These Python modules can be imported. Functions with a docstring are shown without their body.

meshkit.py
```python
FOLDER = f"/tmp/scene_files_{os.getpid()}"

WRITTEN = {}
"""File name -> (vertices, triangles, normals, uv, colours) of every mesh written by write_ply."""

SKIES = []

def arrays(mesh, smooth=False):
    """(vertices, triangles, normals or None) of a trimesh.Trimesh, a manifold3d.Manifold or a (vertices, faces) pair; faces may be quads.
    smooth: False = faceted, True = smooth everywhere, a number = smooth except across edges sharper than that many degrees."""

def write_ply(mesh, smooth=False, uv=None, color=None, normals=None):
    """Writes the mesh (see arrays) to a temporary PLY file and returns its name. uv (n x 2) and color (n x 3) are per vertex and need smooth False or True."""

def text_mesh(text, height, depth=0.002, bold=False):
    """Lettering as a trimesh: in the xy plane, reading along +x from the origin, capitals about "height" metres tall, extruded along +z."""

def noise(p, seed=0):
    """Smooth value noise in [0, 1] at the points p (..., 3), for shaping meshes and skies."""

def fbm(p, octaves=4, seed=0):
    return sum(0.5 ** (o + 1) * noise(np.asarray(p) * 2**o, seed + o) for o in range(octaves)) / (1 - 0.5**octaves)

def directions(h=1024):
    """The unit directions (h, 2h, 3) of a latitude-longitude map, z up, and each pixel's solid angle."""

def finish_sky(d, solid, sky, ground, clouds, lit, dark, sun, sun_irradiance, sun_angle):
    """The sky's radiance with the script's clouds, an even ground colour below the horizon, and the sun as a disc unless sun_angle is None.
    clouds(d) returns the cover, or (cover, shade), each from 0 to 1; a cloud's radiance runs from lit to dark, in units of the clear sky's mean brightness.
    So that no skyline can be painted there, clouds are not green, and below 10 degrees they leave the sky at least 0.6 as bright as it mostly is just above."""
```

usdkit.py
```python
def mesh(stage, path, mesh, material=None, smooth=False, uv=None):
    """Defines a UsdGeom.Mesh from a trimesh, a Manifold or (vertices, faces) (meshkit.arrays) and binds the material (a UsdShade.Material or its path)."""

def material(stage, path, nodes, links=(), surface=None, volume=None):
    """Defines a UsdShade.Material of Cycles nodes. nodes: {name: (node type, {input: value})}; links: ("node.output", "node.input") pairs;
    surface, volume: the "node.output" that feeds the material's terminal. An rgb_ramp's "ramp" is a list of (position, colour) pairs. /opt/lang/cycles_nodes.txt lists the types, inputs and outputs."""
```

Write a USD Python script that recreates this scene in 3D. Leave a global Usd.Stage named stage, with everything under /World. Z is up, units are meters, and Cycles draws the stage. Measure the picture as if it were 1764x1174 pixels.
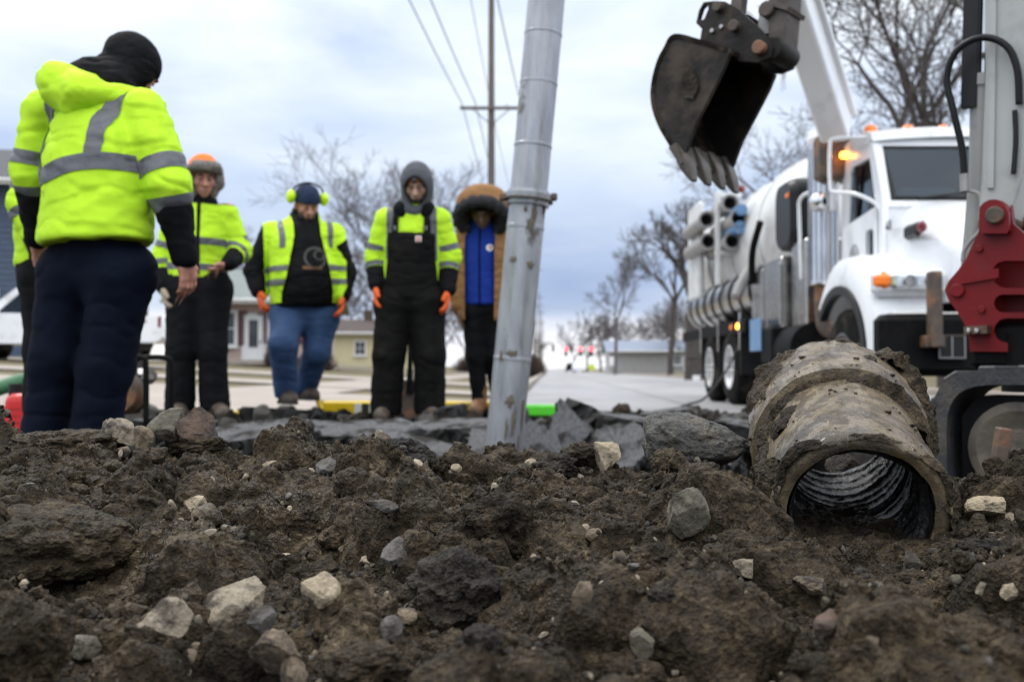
import math, random
import numpy as np, trimesh, usdkit, meshkit
from scipy.interpolate import RBFInterpolator
from scipy.spatial import cKDTree
from scipy.spatial.transform import Rotation
import shapely.geometry as sg
from pxr import Usd, UsdGeom, UsdLux, UsdShade, Sdf, Gf, Vt

stage = Usd.Stage.CreateInMemory()
UsdGeom.Xform.Define(stage, '/World')
UsdGeom.Scope.Define(stage, '/World/Looks')
PI = math.pi

# ------------------------------------------------------------------ camera
CAM_Z, PITCH = 0.5, math.atan(48 / 1715.0)
cam = UsdGeom.Camera.Define(stage, '/World/camera')
cam.AddTranslateOp().Set((0, 0, CAM_Z))
cam.AddRotateXOp().Set(90 + math.degrees(PITCH))
cam.CreateFocalLengthAttr(35.0)
cam.CreateHorizontalApertureAttr(36.0)
cam.CreateVerticalApertureAttr(36.0 * 681 / 1024)
cam.CreateFStopAttr(4.5)
cam.CreateFocusDistanceAttr(1.66)
cam.CreateClippingRangeAttr((0.05, 5000))
cam.CreateExposureAttr(0.4)

# ------------------------------------------------------------------ sky and sun (overcast)
SUN_EL, SUN_AZ = math.radians(58), math.radians(-48)          # rotation = atan2(x, y)
usdkit.material(stage, '/World/Looks/sky_look', {
    'tc': ('texture_coordinate', {}),
    'sky': ('sky_texture', {'sky_type': 'single_scattering', 'sun_disc': False, 'sun_elevation': SUN_EL, 'sun_rotation': SUN_AZ}),
    'sep': ('separate_xyz', {}),
    'mp': ('mapping', {'scale': (1.5, 1.5, 4.6)}),
    'n1': ('noise_texture', {'scale': 1.7, 'detail': 5, 'roughness': 0.55, 'distortion': 0.3}),
    'mp2': ('mapping', {'scale': (2.2, 2.2, 12.0), 'location': (3.1, 0.4, 1.0)}),
    'n2': ('noise_texture', {'scale': 1.3, 'detail': 4, 'roughness': 0.5}),
    'nz': ('math', {'math_type': 'multiply_add', 'value2': 0.09, 'value3': -0.045}),
    'sz': ('math', {'math_type': 'absolute'}),
    'nzs': ('math', {'math_type': 'multiply'}),
    'lim': ('map_range', {'from_min': 0.0, 'from_max': 0.16, 'to_min': 0.1, 'to_max': 1.0, 'clamp': True}),
    'z': ('math', {'math_type': 'add'}),
    'ramp': ('rgb_ramp', {'ramp': [(0.0, (.88, .88, .91)), (0.034, (.88, .885, .92)), (0.047, (.70, .72, .78)), (0.062, (.44, .51, .65)), (0.11, (.45, .53, .68)),
                                   (0.17, (.53, .61, .745)), (0.24, (.63, .705, .82)), (0.33, (.73, .79, .88)), (0.6, (.88, .91, .95)), (1.0, (1.0, 1.0, 1.0))]}),
    'gain': ('map_range', {'from_min': 0.33, 'from_max': 0.95, 'to_min': 1.0, 'to_max': 2.1, 'clamp': True}),
    'c1': ('rgb_ramp', {'ramp': [(0.32, (.66, .73, .87)), (0.48, (.94, .96, 1.0)), (0.66, (1.22, 1.18, 1.11))]}),
    'm1': ('mix', {'mix_type': 'multiply', 'fac': 1.0}),
    'g3': ('vector_math', {'math_type': 'scale'}),
    'm2': ('mix', {'mix_type': 'mix', 'fac': 0.06}),
    'k': ('vector_math', {'math_type': 'scale', 'scale': 10.0}),
    'bg': ('background_shader', {'strength': 0.1}),
}, [('tc.generated', 'sep.vector'), ('tc.generated', 'mp.vector'), ('mp.vector', 'n1.vector'), ('tc.generated', 'mp2.vector'), ('mp2.vector', 'n2.vector'),
    ('n2.fac', 'nz.value1'), ('sep.z', 'sz.value1'), ('sz.value', 'lim.value'), ('nz.value', 'nzs.value1'), ('lim.result', 'nzs.value2'), ('sz.value', 'z.value1'), ('nzs.value', 'z.value2'), ('z.value', 'ramp.fac'),
    ('sz.value', 'gain.value'), ('n1.fac', 'c1.fac'), ('ramp.color', 'm1.color1'), ('c1.color', 'm1.color2'),
    ('m1.color', 'g3.vector1'), ('gain.result', 'g3.scale'), ('g3.vector', 'k.vector1'), ('k.vector', 'm2.color1'), ('sky.color', 'm2.color2'), ('m2.color', 'bg.color')], surface='bg.background')
dome = UsdLux.DomeLight.Define(stage, '/World/sky')
dome.CreateIntensityAttr(1.0)
UsdShade.MaterialBindingAPI.Apply(dome.GetPrim()).Bind(UsdShade.Material.Get(stage, '/World/Looks/sky_look'))
dome.GetPrim().SetCustomDataByKey('kind', 'structure')
sun = UsdLux.DistantLight.Define(stage, '/World/sun')
sun.CreateNormalizeAttr(True)
sun.CreateIntensityAttr(0.36)
sun.CreateAngleAttr(12.0)
sun.CreateColorAttr((1.0, 0.97, 0.93))
sun.AddRotateZOp().Set(-math.degrees(SUN_AZ))
sun.AddRotateXOp().Set(-(90 - math.degrees(SUN_EL)))

# ------------------------------------------------------------------ helpers: points, naming, tagging
CAM_U, CAM_F = np.array([0, -math.sin(PITCH), math.cos(PITCH)]), np.array([0, math.cos(PITCH), math.sin(PITCH)])
def P(px, py, Y):
    """the point at depth Y seen at pixel (px, py) of the 1764 x 1174 photograph"""
    d = CAM_F + (px - 882) / 1715.0 * np.array([1.0, 0, 0]) + (587 - py) / 1715.0 * CAM_U
    return np.array([0, 0, CAM_Z]) + d * (Y / d[1])
_count = {}
def numbered(base, name):
    k = base + '/' + name
    n = _count.get(k, -1) + 1
    _count[k] = n
    return k if n == 0 else f'{k}_{n:03d}'
def _prim(o): return o.GetPrim() if hasattr(o, 'GetPrim') else o
def tag(o, label=None, cat=None, group=None, kind=None):
    p = _prim(o)
    for k, v in (('label', label), ('category', cat), ('group', group), ('kind', kind)):
        if v: p.SetCustomDataByKey(k, v)
    return p
def thing(name, label, cat, loc=(0, 0, 0), rotz=0.0, group=None):
    x = UsdGeom.Xform.Define(stage, numbered('/World', name))
    x.AddTranslateOp().Set(tuple(map(float, loc))); x.AddRotateZOp().Set(float(rotz))
    return tag(x, label, cat, group)
def obj(name, mesh, m, parent=None, smooth=False, label=None):
    path = numbered(str(_prim(parent).GetPath()) if parent else '/World', name)
    o = usdkit.mesh(stage, path, mesh, m, smooth=smooth)
    if label: o.GetPrim().SetCustomDataByKey('label', label)
    return o.GetPrim()
def top(name, mesh, m, label, cat, group=None, smooth=False): return tag(obj(name, mesh, m, None, smooth), label, cat, group)
def struct(name, mesh, m, parent=None, smooth=False):
    o = obj(name, mesh, m, parent, smooth)
    return tag(o, kind='structure') if parent is None else o
def dup(src, loc, rotz=0.0, label=None, group=None, scale=None, rot=None, name=None):
    d = src.GetCustomData()
    x = UsdGeom.Xform.Define(stage, numbered('/World', name or src.GetName().rstrip('0123456789').rstrip('_')))
    x.AddTranslateOp().Set(tuple(map(float, loc)))
    if rot is not None: x.AddRotateXYZOp().Set(tuple(map(float, rot)))
    else: x.AddRotateZOp().Set(float(rotz))
    if scale is not None: x.AddScaleOp().Set(tuple(map(float, scale)) if np.ndim(scale) else (scale,) * 3)
    p = x.GetPrim()
    p.GetReferences().AddInternalReference(src.GetPath()); p.SetInstanceable(True)
    return tag(p, label or d.get('label'), d.get('category'), group or d.get('group'))

# ------------------------------------------------------------------ materials
_mats = {}
def mat(name, c1, c2=None, rough=0.6, scale=8.0, bump=0.0, bscale=None, metal=0.0, detail=4.0, dirt=None, dscale=3.0, dlo=0.5, dhi=0.62, rvar=0.0, coat=0.0, spec=0.5, stretch=None, sheen=0.0, noise_pos='object', bd=0.01, weave=None):
    """noise between two colours, optional dirt patches of a third, optional bump"""
    c2 = c2 if c2 is not None else tuple(np.array(c1) * 0.8)
    N = {'tc': ('texture_coordinate', {}), 'mp': ('mapping', {'scale': stretch or (1, 1, 1)}),
         'n': ('noise_texture', {'scale': scale, 'detail': detail, 'roughness': 0.6}),
         'r': ('rgb_ramp', {'ramp': [(0.33, c1), (0.67, c2)]}),
         'p': ('principled_bsdf', {'roughness': rough, 'metallic': metal, 'coat_weight': coat, 'specular_ior_level': spec, 'sheen_weight': sheen})}
    L = [('tc.object', 'mp.vector'), ('mp.vector', 'n.vector'), ('n.fac', 'r.fac')]
    col = 'r.color'
    if dirt is not None:
        N['dn'] = ('noise_texture', {'scale': dscale, 'detail': 6, 'roughness': 0.65})
        N['dr'] = ('map_range', {'from_min': dlo, 'from_max': dhi, 'clamp': True})
        N['dm'] = ('mix', {'color2': dirt})
        L += [('tc.object', 'dn.vector'), ('dn.fac', 'dr.value'), ('dr.result', 'dm.fac'), (col, 'dm.color1')]
        col = 'dm.color'
    L.append((col, 'p.base_color'))
    if rvar:
        N['rn'] = ('noise_texture', {'scale': scale * 1.7, 'detail': 3})
        N['rr'] = ('map_range', {'from_min': 0.35, 'from_max': 0.65, 'to_min': max(0.03, rough - rvar), 'to_max': min(1, rough + rvar), 'clamp': True})
        L += [('mp.vector', 'rn.vector'), ('rn.fac', 'rr.value'), ('rr.result', 'p.roughness')]
    if bump:
        N['bn'] = ('noise_texture', {'scale': bscale or scale * 4, 'detail': 5, 'roughness': 0.62})
        N['b'] = ('bump', {'strength': bump, 'distance': bd})
        L += [('mp.vector', 'bn.vector'), ('bn.fac', 'b.height'), ('b.normal', 'p.normal')]
    _mats[name] = usdkit.material(stage, '/World/Looks/' + name, N, L, surface='p.BSDF')
    return _mats[name]
def glow(name, color, strength, base=(.5, .1, .02)):
    return usdkit.material(stage, '/World/Looks/' + name, {'p': ('principled_bsdf', {'base_color': base, 'roughness': .3, 'emission_color': color, 'emission_strength': strength})}, surface='p.BSDF')
def glass(name, tint=(.55, .62, .65), rough=0.02):
    return usdkit.material(stage, '/World/Looks/' + name, {'f': ('fresnel', {'IOR': 1.5}), 'fa': ('math', {'math_type': 'multiply_add', 'value2': 1.3, 'value3': 0.0, 'use_clamp': True}), 't': ('transparent_bsdf', {'color': tint}),
        'g': ('glossy_bsdf', {'color': (.80, .90, 1.0), 'roughness': rough}), 'm': ('mix_closure', {})},
        [('f.fac', 'fa.value1'), ('fa.value', 'm.fac'), ('t.BSDF', 'm.closure1'), ('g.BSDF', 'm.closure2')], surface='m.closure')

# ------------------------------------------------------------------ mesh helpers
def unit(v): v = np.asarray(v, float); return v / (np.linalg.norm(v) + 1e-12)
def cat(*ms):
    ms = [m for m in (ms[0] if len(ms) == 1 and isinstance(ms[0], (list, tuple)) else ms)]
    return trimesh.util.concatenate(ms)
def T(m, R=None, t=(0, 0, 0)):
    m = m.copy()
    M = np.eye(4)
    if R is not None: M[:3, :3] = R.as_matrix() if hasattr(R, 'as_matrix') else R
    M[:3, 3] = t
    m.apply_transform(M)
    return m
def euler(x, y, z): return Rotation.from_euler('xyz', [x, y, z], degrees=True)
def box(c, s, bev=0.0, R=None):
    """box of size s at c with chamfered edges"""
    s = np.array(s, float) / 2
    if bev <= 0: m = trimesh.creation.box(2 * s)
    else:
        b = min(bev, s.min() * 0.9)
        pts = []
        for sx in (-1, 1):
            for sy in (-1, 1):
                for sz in (-1, 1):
                    q = np.array([sx, sy, sz])
                    for k in range(3):
                        e = np.ones(3) * b; e[k] = 0
                        pts.append(q * (s - e))
        m = trimesh.convex.convex_hull(np.array(pts))
    return T(m, R, c)
def frame_to(d):
    d = np.asarray(d, float); d = d / np.linalg.norm(d)
    a = np.cross(d, [0, 0, 1.0] if abs(d[2]) < 0.95 else [1.0, 0, 0]); a /= np.linalg.norm(a)
    return a, np.cross(d, a), d
def tube(pts, r, n=10, caps=True):
    """a swept tube through pts with one radius or one per point"""
    p = np.asarray(pts, float); k = len(p)
    r = np.broadcast_to(np.asarray(r, float), (k,))
    t = np.gradient(p, axis=0); t /= np.linalg.norm(t, axis=1, keepdims=True) + 1e-12
    a = frame_to(t[0])[0]; V = []
    ang = np.arange(n) * 2 * PI / n
    for i in range(k):
        a = a - t[i] * a.dot(t[i]); a /= np.linalg.norm(a); b = np.cross(t[i], a)
        V.append(p[i] + r[i] * (np.cos(ang)[:, None] * a + np.sin(ang)[:, None] * b))
    V = np.vstack(V); F = []
    j = np.arange(n); j2 = (j + 1) % n
    for i in range(k - 1):
        A, B, C, D = i * n + j, i * n + j2, (i + 1) * n + j2, (i + 1) * n + j
        F += [np.stack([A, B, C], 1), np.stack([A, C, D], 1)]
    if caps:
        V = np.vstack([V, p[0], p[-1]]); c0, c1 = len(V) - 2, len(V) - 1
        F += [np.stack([np.full(n, c0), j2, j], 1), np.stack([np.full(n, c1), (k - 1) * n + j, (k - 1) * n + j2], 1)]
    return trimesh.Trimesh(V, np.vstack(F), process=False)
def cyl(a, b, r, n=20, r2=None): return tube([a, b], [r, r if r2 is None else r2], n)
def curve(pts, n=24):
    """Catmull-Rom through pts"""
    p = np.asarray(pts, float); p = np.vstack([2 * p[0] - p[1], p, 2 * p[-1] - p[-2]]); out = []
    for i in range(1, len(p) - 2):
        for t in np.linspace(0, 1, n, endpoint=False):
            out.append(0.5 * (2 * p[i] + (p[i + 1] - p[i - 1]) * t + (2 * p[i - 1] - 5 * p[i] + 4 * p[i + 1] - p[i + 2]) * t**2 + (3 * p[i] - p[i - 1] - 3 * p[i + 1] + p[i + 2]) * t**3))
    return np.array(out + [p[-2]])
def revolve(prof, a, d, n=32, closed=False):
    """revolves (radius, height) pairs about the axis from a along d; the profile is open unless closed (a ring)"""
    prof = np.asarray(prof, float); k = len(prof)
    x, y, d = frame_to(d); ang = np.arange(n) * 2 * PI / n
    V = np.vstack([np.asarray(a) + h * d + r * (np.cos(ang)[:, None] * x + np.sin(ang)[:, None] * y) for r, h in prof])
    F = []; j = np.arange(n); j2 = (j + 1) % n
    for i in range(k if closed else k - 1):
        i2 = (i + 1) % k
        A, B, C, D = i * n + j, i * n + j2, i2 * n + j2, i2 * n + j
        F += [np.stack([A, B, C], 1), np.stack([A, C, D], 1)]
    m = trimesh.Trimesh(V, np.vstack(F), process=False)
    return m
def prism(poly, h, bev=0.0):
    """shapely polygon (or points) extruded 0..h in z"""
    if not hasattr(poly, 'exterior'): poly = sg.Polygon(poly)
    return trimesh.creation.extrude_polygon(poly, h, engine='earcut')
def plate(pts, o, ex, ey, th, holes=()):
    """outline pts in the plane o + x ex + y ey, thickness th centred"""
    ex, ey = np.asarray(ex, float), np.asarray(ey, float); ez = np.cross(ex, ey)
    poly = sg.Polygon(pts, holes) if not hasattr(pts, 'exterior') else pts
    m = prism(poly, th); m.apply_translation((0, 0, -th / 2))
    return T(m, np.stack([ex, ey, ez], 1), o)
def loft(rings, cap=True):
    """rings: list of (n,3) closed loops"""
    k, n = len(rings), len(rings[0]); V = np.vstack(rings); F = []
    j = np.arange(n); j2 = (j + 1) % n
    for i in range(k - 1):
        A, B, C, D = i * n + j, i * n + j2, (i + 1) * n + j2, (i + 1) * n + j
        F += [np.stack([A, B, C], 1), np.stack([A, C, D], 1)]
    if cap:
        V = np.vstack([V, rings[0].mean(0), rings[-1].mean(0)]); c0, c1 = len(V) - 2, len(V) - 1
        F += [np.stack([np.full(n, c0), j2, j], 1), np.stack([np.full(n, c1), (k - 1) * n + j, (k - 1) * n + j2], 1)]
    m = trimesh.Trimesh(V, np.vstack(F), process=False)
    if m.volume < 0: m.invert()
    return m
def rrect(w, h, r, n=5):
    """rounded rectangle outline, centred"""
    pts = []
    for cx, cy, a0 in ((w / 2 - r, h / 2 - r, 0), (-w / 2 + r, h / 2 - r, 90), (-w / 2 + r, -h / 2 + r, 180), (w / 2 - r, -h / 2 + r, 270)):
        for a in np.radians(np.linspace(a0, a0 + 90, n)): pts.append((cx + r * math.cos(a), cy + r * math.sin(a)))
    return np.array(pts)
def clip(v, f, s, *arrs):
    """the part of a triangle mesh where the per-vertex scalar s >= 0, cut exactly; arrs are per-vertex arrays carried along"""
    data = np.hstack([v, s[:, None]] + [a.reshape(len(v), -1) for a in arrs])
    ins = s >= 0; c = ins[f].sum(1); out = [data]; F = [f[c == 3]]; base = len(v)
    def cut(i, j):
        t = (s[i] / (s[i] - s[j]))[:, None]
        return data[i] * (1 - t) + data[j] * t
    for want in (1, 2):
        g = f[c == want]
        if not len(g): continue
        lone = np.argmax(ins[g] if want == 1 else ~ins[g], 1)
        g = np.stack([g[np.arange(len(g)), (lone + k) % 3] for k in range(3)], 1)
        A, B = cut(g[:, 0], g[:, 1]), cut(g[:, 0], g[:, 2]); m = len(g)
        ia, ib = base + np.arange(m), base + m + np.arange(m)
        out += [A, B]; base += 2 * m
        if want == 1: F.append(np.stack([g[:, 0], ia, ib], 1))
        else: F += [np.stack([ia, g[:, 1], g[:, 2]], 1), np.stack([ia, g[:, 2], ib], 1)]
    D, F = np.vstack(out), np.vstack(F)
    used, inv = np.unique(F, return_inverse=True); D = D[used]; F = inv.reshape(-1, 3)
    res = [D[:, :3], F]; at = 4
    for a in arrs:
        w = 1 if a.ndim == 1 else a.shape[1]
        res.append(D[:, at] if a.ndim == 1 else D[:, at:at + w]); at += w
    return res
def vnormals(v, f):
    n = np.zeros_like(v); c = np.cross(v[f[:, 1]] - v[f[:, 0]], v[f[:, 2]] - v[f[:, 0]])
    for k in range(3): np.add.at(n, f[:, k], c)
    return n / (np.linalg.norm(n, axis=1, keepdims=True) + 1e-12)

class Field:
    """a signed distance field on a grid, meshed by surface nets"""
    def __init__(s, lo, hi, h):
        s.lo, s.h = np.asarray(lo, float), h
        s.n = np.ceil((np.asarray(hi) - s.lo) / h).astype(int) + 1
        s.F = np.full(s.n, 1.0, np.float32)
    def _sub(s, lo, hi):
        a = np.clip(np.floor((np.asarray(lo) - s.lo) / s.h).astype(int), 0, s.n - 1); b = np.clip(np.ceil((np.asarray(hi) - s.lo) / s.h).astype(int) + 1, 1, s.n)
        sl = tuple(slice(x, y) for x, y in zip(a, b))
        g = np.stack(np.meshgrid(*[s.lo[k] + s.h * np.arange(a[k], b[k]) for k in range(3)], indexing='ij'), -1)
        return sl, g
    def add(s, fn, lo, hi, k=0.02, m=0.05):
        sl, g = s._sub(np.asarray(lo) - m - k, np.asarray(hi) + m + k)
        if g.size == 0: return
        d = fn(g); F = s.F[sl]
        t = np.clip(0.5 + 0.5 * (F - d) / k, 0, 1)
        s.F[sl] = F * (1 - t) + d * t - k * t * (1 - t)
    def cut(s, fn, lo, hi, k=0.01, m=0.05):
        sl, g = s._sub(np.asarray(lo) - m, np.asarray(hi) + m)
        if g.size == 0: return
        d = -fn(g); F = s.F[sl]
        t = np.clip(0.5 - 0.5 * (F - d) / k, 0, 1)
        s.F[sl] = F * (1 - t) + d * t + k * t * (1 - t)
    def prim(s, q, k=0.02, cut=False):
        fn, lo, hi = q
        (s.cut if cut else s.add)(fn, lo, hi, k)
    def mesh(s):
        F = s.F; ins = F < 0
        c = sum(ins[i:F.shape[0] - 1 + i, j:F.shape[1] - 1 + j, k:F.shape[2] - 1 + k].astype(np.int8) for i in (0, 1) for j in (0, 1) for k in (0, 1))
        cell = np.argwhere((c > 0) & (c < 8)); idx = np.full(c.shape, -1, np.int64); idx[tuple(cell.T)] = np.arange(len(cell))
        acc, cnt = np.zeros((len(cell), 3)), np.zeros(len(cell))
        for ax in range(3):
            o = [k for k in range(3) if k != ax]
            for i in (0, 1):
                for j in (0, 1):
                    p = cell.copy(); p[:, o[0]] += i; p[:, o[1]] += j; q = p.copy(); q[:, ax] += 1
                    a, b = F[tuple(p.T)].astype(float), F[tuple(q.T)].astype(float)
                    hit = (a < 0) != (b < 0); t = np.where(hit, a / np.where(hit, a - b, 1), 0)
                    w = p.astype(float); w[:, ax] += t
                    acc[hit] += w[hit]; cnt[hit] += 1
        v = acc / cnt[:, None] * s.h + s.lo; Q = []
        for ax in range(3):
            o = [(ax + 1) % 3, (ax + 2) % 3]; a = [slice(None)] * 3; b = [slice(None)] * 3
            a[ax] = slice(0, -1); b[ax] = slice(1, None)
            e = np.argwhere(ins[tuple(a)] != ins[tuple(b)])
            e = e[(e[:, o[0]] > 0) & (e[:, o[1]] > 0) & (e[:, o[0]] < F.shape[o[0]] - 1) & (e[:, o[1]] < F.shape[o[1]] - 1)]
            def at(i, j): p = e.copy(); p[:, o[0]] += i; p[:, o[1]] += j; return idx[tuple(p.T)]
            q = np.stack([at(-1, -1), at(0, -1), at(0, 0), at(-1, 0)], 1)
            q[~ins[tuple(e.T)]] = q[~ins[tuple(e.T)]][:, ::-1]
            Q.append(q)
        q = np.vstack(Q); q = q[(q >= 0).all(1)]
        return v, np.vstack([q[:, [0, 1, 2]], q[:, [0, 2, 3]]])

def s_cap(a, b, ra, rb, sx=None):
    """tapered capsule; sx = (axis unit vector, factor) squashes distances along that axis (factor > 1 is thinner)"""
    a, b = np.asarray(a, float), np.asarray(b, float)
    R = max(ra, rb)
    def fn(p):
        q = p - a; ba = b - a
        if sx is not None:
            ax, fac = np.asarray(sx[0]), sx[1]
            q = q + (q @ ax)[..., None] * ax * (fac - 1); ba = ba + (ba @ ax) * ax * (fac - 1)
        t = np.clip((q @ ba) / max(ba @ ba, 1e-9), 0, 1)
        return np.linalg.norm(q - t[..., None] * ba, axis=-1) - (ra + (rb - ra) * t)
    return fn, np.minimum(a, b) - R, np.maximum(a, b) + R
def s_ell(c, r, R=None):
    c, r = np.asarray(c, float), np.asarray(r, float); M = np.eye(3) if R is None else np.asarray(R)
    def fn(p):
        q = (p - c) @ M
        k = np.linalg.norm(q / r, axis=-1)
        return (k - 1) * r.min() * (1 + 0 * k)
    return fn, c - r.max(), c + r.max()
def s_box(c, r, R=None, rad=0.0):
    c, r = np.asarray(c, float), np.asarray(r, float) - rad; M = np.eye(3) if R is None else np.asarray(R)
    def fn(p):
        q = np.abs((p - c) @ M) - r
        return np.linalg.norm(np.maximum(q, 0), axis=-1) + np.minimum(q.max(-1), 0) - rad
    e = np.linalg.norm(r) + rad
    return fn, c - e, c + e

# ------------------------------------------------------------------ materials
def soil(name, a, b, c, wet=0.5, fine=140.0, bd=0.006):
    """muddy soil: three tones, damp patches that shine, crumbly relief"""
    return usdkit.material(stage, '/World/Looks/' + name, {
        'tc': ('texture_coordinate', {}), 'g': ('geometry', {}),
        'n1': ('noise_texture', {'scale': 7.0, 'detail': 6, 'roughness': 0.6}), 'n2': ('noise_texture', {'scale': 70.0, 'detail': 6, 'roughness': 0.7}),
        'n3': ('noise_texture', {'scale': 4.0, 'detail': 5, 'roughness': 0.6}), 'v': ('voronoi_texture', {'scale': fine, 'detail': 1.0}),
        'r1': ('rgb_ramp', {'ramp': [(0.36, a), (0.5, b), (0.66, c)]}), 'r2': ('rgb_ramp', {'ramp': [(0.32, (.36, .36, .36)), (0.5, (.95, .95, .95)), (0.68, (2.3, 2.25, 2.1))]}),
        'm': ('mix', {'mix_type': 'multiply', 'fac': 1.0}),
        'w': ('map_range', {'from_min': 0.42, 'from_max': 0.62, 'to_min': min(1, wet + 0.28), 'to_max': wet - 0.18, 'clamp': True}),
        'add': ('math', {'math_type': 'multiply_add', 'value2': 0.5}),
        'b': ('bump', {'strength': 1.0, 'distance': bd * 1.8}), 'p': ('principled_bsdf', {'specular_ior_level': 0.15})},
        [('g.position', 'n1.vector'), ('g.position', 'n2.vector'), ('g.position', 'n3.vector'), ('g.position', 'v.vector'), ('n1.fac', 'r1.fac'), ('n2.fac', 'r2.fac'), ('r1.color', 'm.color1'), ('r2.color', 'm.color2'),
         ('m.color', 'p.base_color'), ('n3.fac', 'w.value'), ('w.result', 'p.roughness'), ('v.distance', 'add.value1'), ('n2.fac', 'add.value3'), ('add.value', 'b.height'), ('b.normal', 'p.normal')], surface='p.BSDF')
M_mud = soil('mud_look', (.0175, .0128, .0078), (.037, .0272, .0164), (.080, .0600, .0372), 0.38)
M_mud_dark = soil('dark_mud_look', (.013, .0112, .0095), (.026, .021, .0165), (.048, .038, .029), 0.40)
M_mud_brown = soil('brown_mud_look', (.017, .0122, .0076), (.032, .0232, .0146), (.056, .0415, .0265), 0.46)
def stone(name, c1, c2, dirt=(.040, .030, .021), lo=0.5, hi=0.6):
    return mat(name, c1, c2, rough=0.8, scale=30, bump=1.0, bscale=90, bd=0.008, dirt=dirt, dscale=24, dlo=lo, dhi=hi, rvar=0.15)
M_pale = stone('pale_stone_look', (.27, .225, .16), (.19, .155, .11), lo=.51, hi=.63)
M_tan = stone('tan_stone_look', (.20, .15, .095), (.11, .083, .054), lo=.46, hi=.58)
M_grey = stone('grey_stone_look', (.12, .112, .10), (.065, .06, .054), lo=.46, hi=.58)
M_olive = stone('olive_stone_look', (.15, .13, .09), (.075, .068, .048), lo=0.52, hi=0.64)
M_rust = stone('red_brown_stone_look', (.115, .07, .045), (.045, .03, .022), dirt=(.03, .022, .016))
M_cream = stone('cream_stone_look', (.40, .33, .225), (.27, .215, .145), lo=0.54, hi=0.66)
M_chunk = mat('asphalt_chunk_look', (.030, .028, .026), (.085, .080, .070), rough=0.5, scale=90, bump=1.0, bscale=130, bd=0.012, dirt=(.10, .085, .062), dscale=26, dlo=0.5, dhi=0.62, rvar=0.2)
M_slab_top = mat('asphalt_top_look', (.15, .15, .155), (.075, .075, .078), rough=0.9, spec=.1, scale=60, bump=0.4, bscale=160, dirt=(.03, .027, .024), dscale=6, dlo=0.50, dhi=0.6)
M_slab_edge = mat('asphalt_edge_look', (.012, .011, .0105), (.026, .024, .022), rough=0.7, scale=50, bump=0.9, bscale=90, bd=0.02)
M_road = mat('road_look', (.30, .295, .29), (.235, .23, .228), rough=0.55, scale=0.35, bump=0.25, bscale=60, detail=8, stretch=(1, .12, 1), dirt=(.20, .195, .19), dscale=.5, dlo=.5, dhi=.62, rvar=0.1)
M_concrete = mat('concrete_look', (.34, .295, .25), (.27, .235, .20), rough=0.85, scale=0.8, bump=0.2, bscale=40, detail=8, dirt=(.24, .21, .18), dscale=.7, dlo=.58, dhi=.72)
M_turf = mat('dormant_turf_look', (.155, .12, .058), (.10, .09, .04), rough=0.95, scale=1.2, bump=0.8, bscale=25, bd=0.04, detail=8, dirt=(.10, .075, .045), dscale=.8, dlo=.55, dhi=.7)
M_earth = soil('pit_soil_look', (.009, .0078, .0066), (.017, .0145, .0118), (.03, .025, .0195), 0.65, fine=60, bd=0.02)
M_grey_gravel = mat('crushed_road_look', (.14, .135, .13), (.05, .047, .045), rough=0.8, scale=14, bump=0.9, bscale=70, bd=0.02, detail=8)

ROAD = np.array([0.037, 1.0]) / math.hypot(0.037, 1); RROT = -math.degrees(math.atan(0.037))
def lat(X, Y): return X - 0.037 * Y                                  # distance across the road
EDGE_L, EDGE_R = -0.45, 7.1

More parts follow.
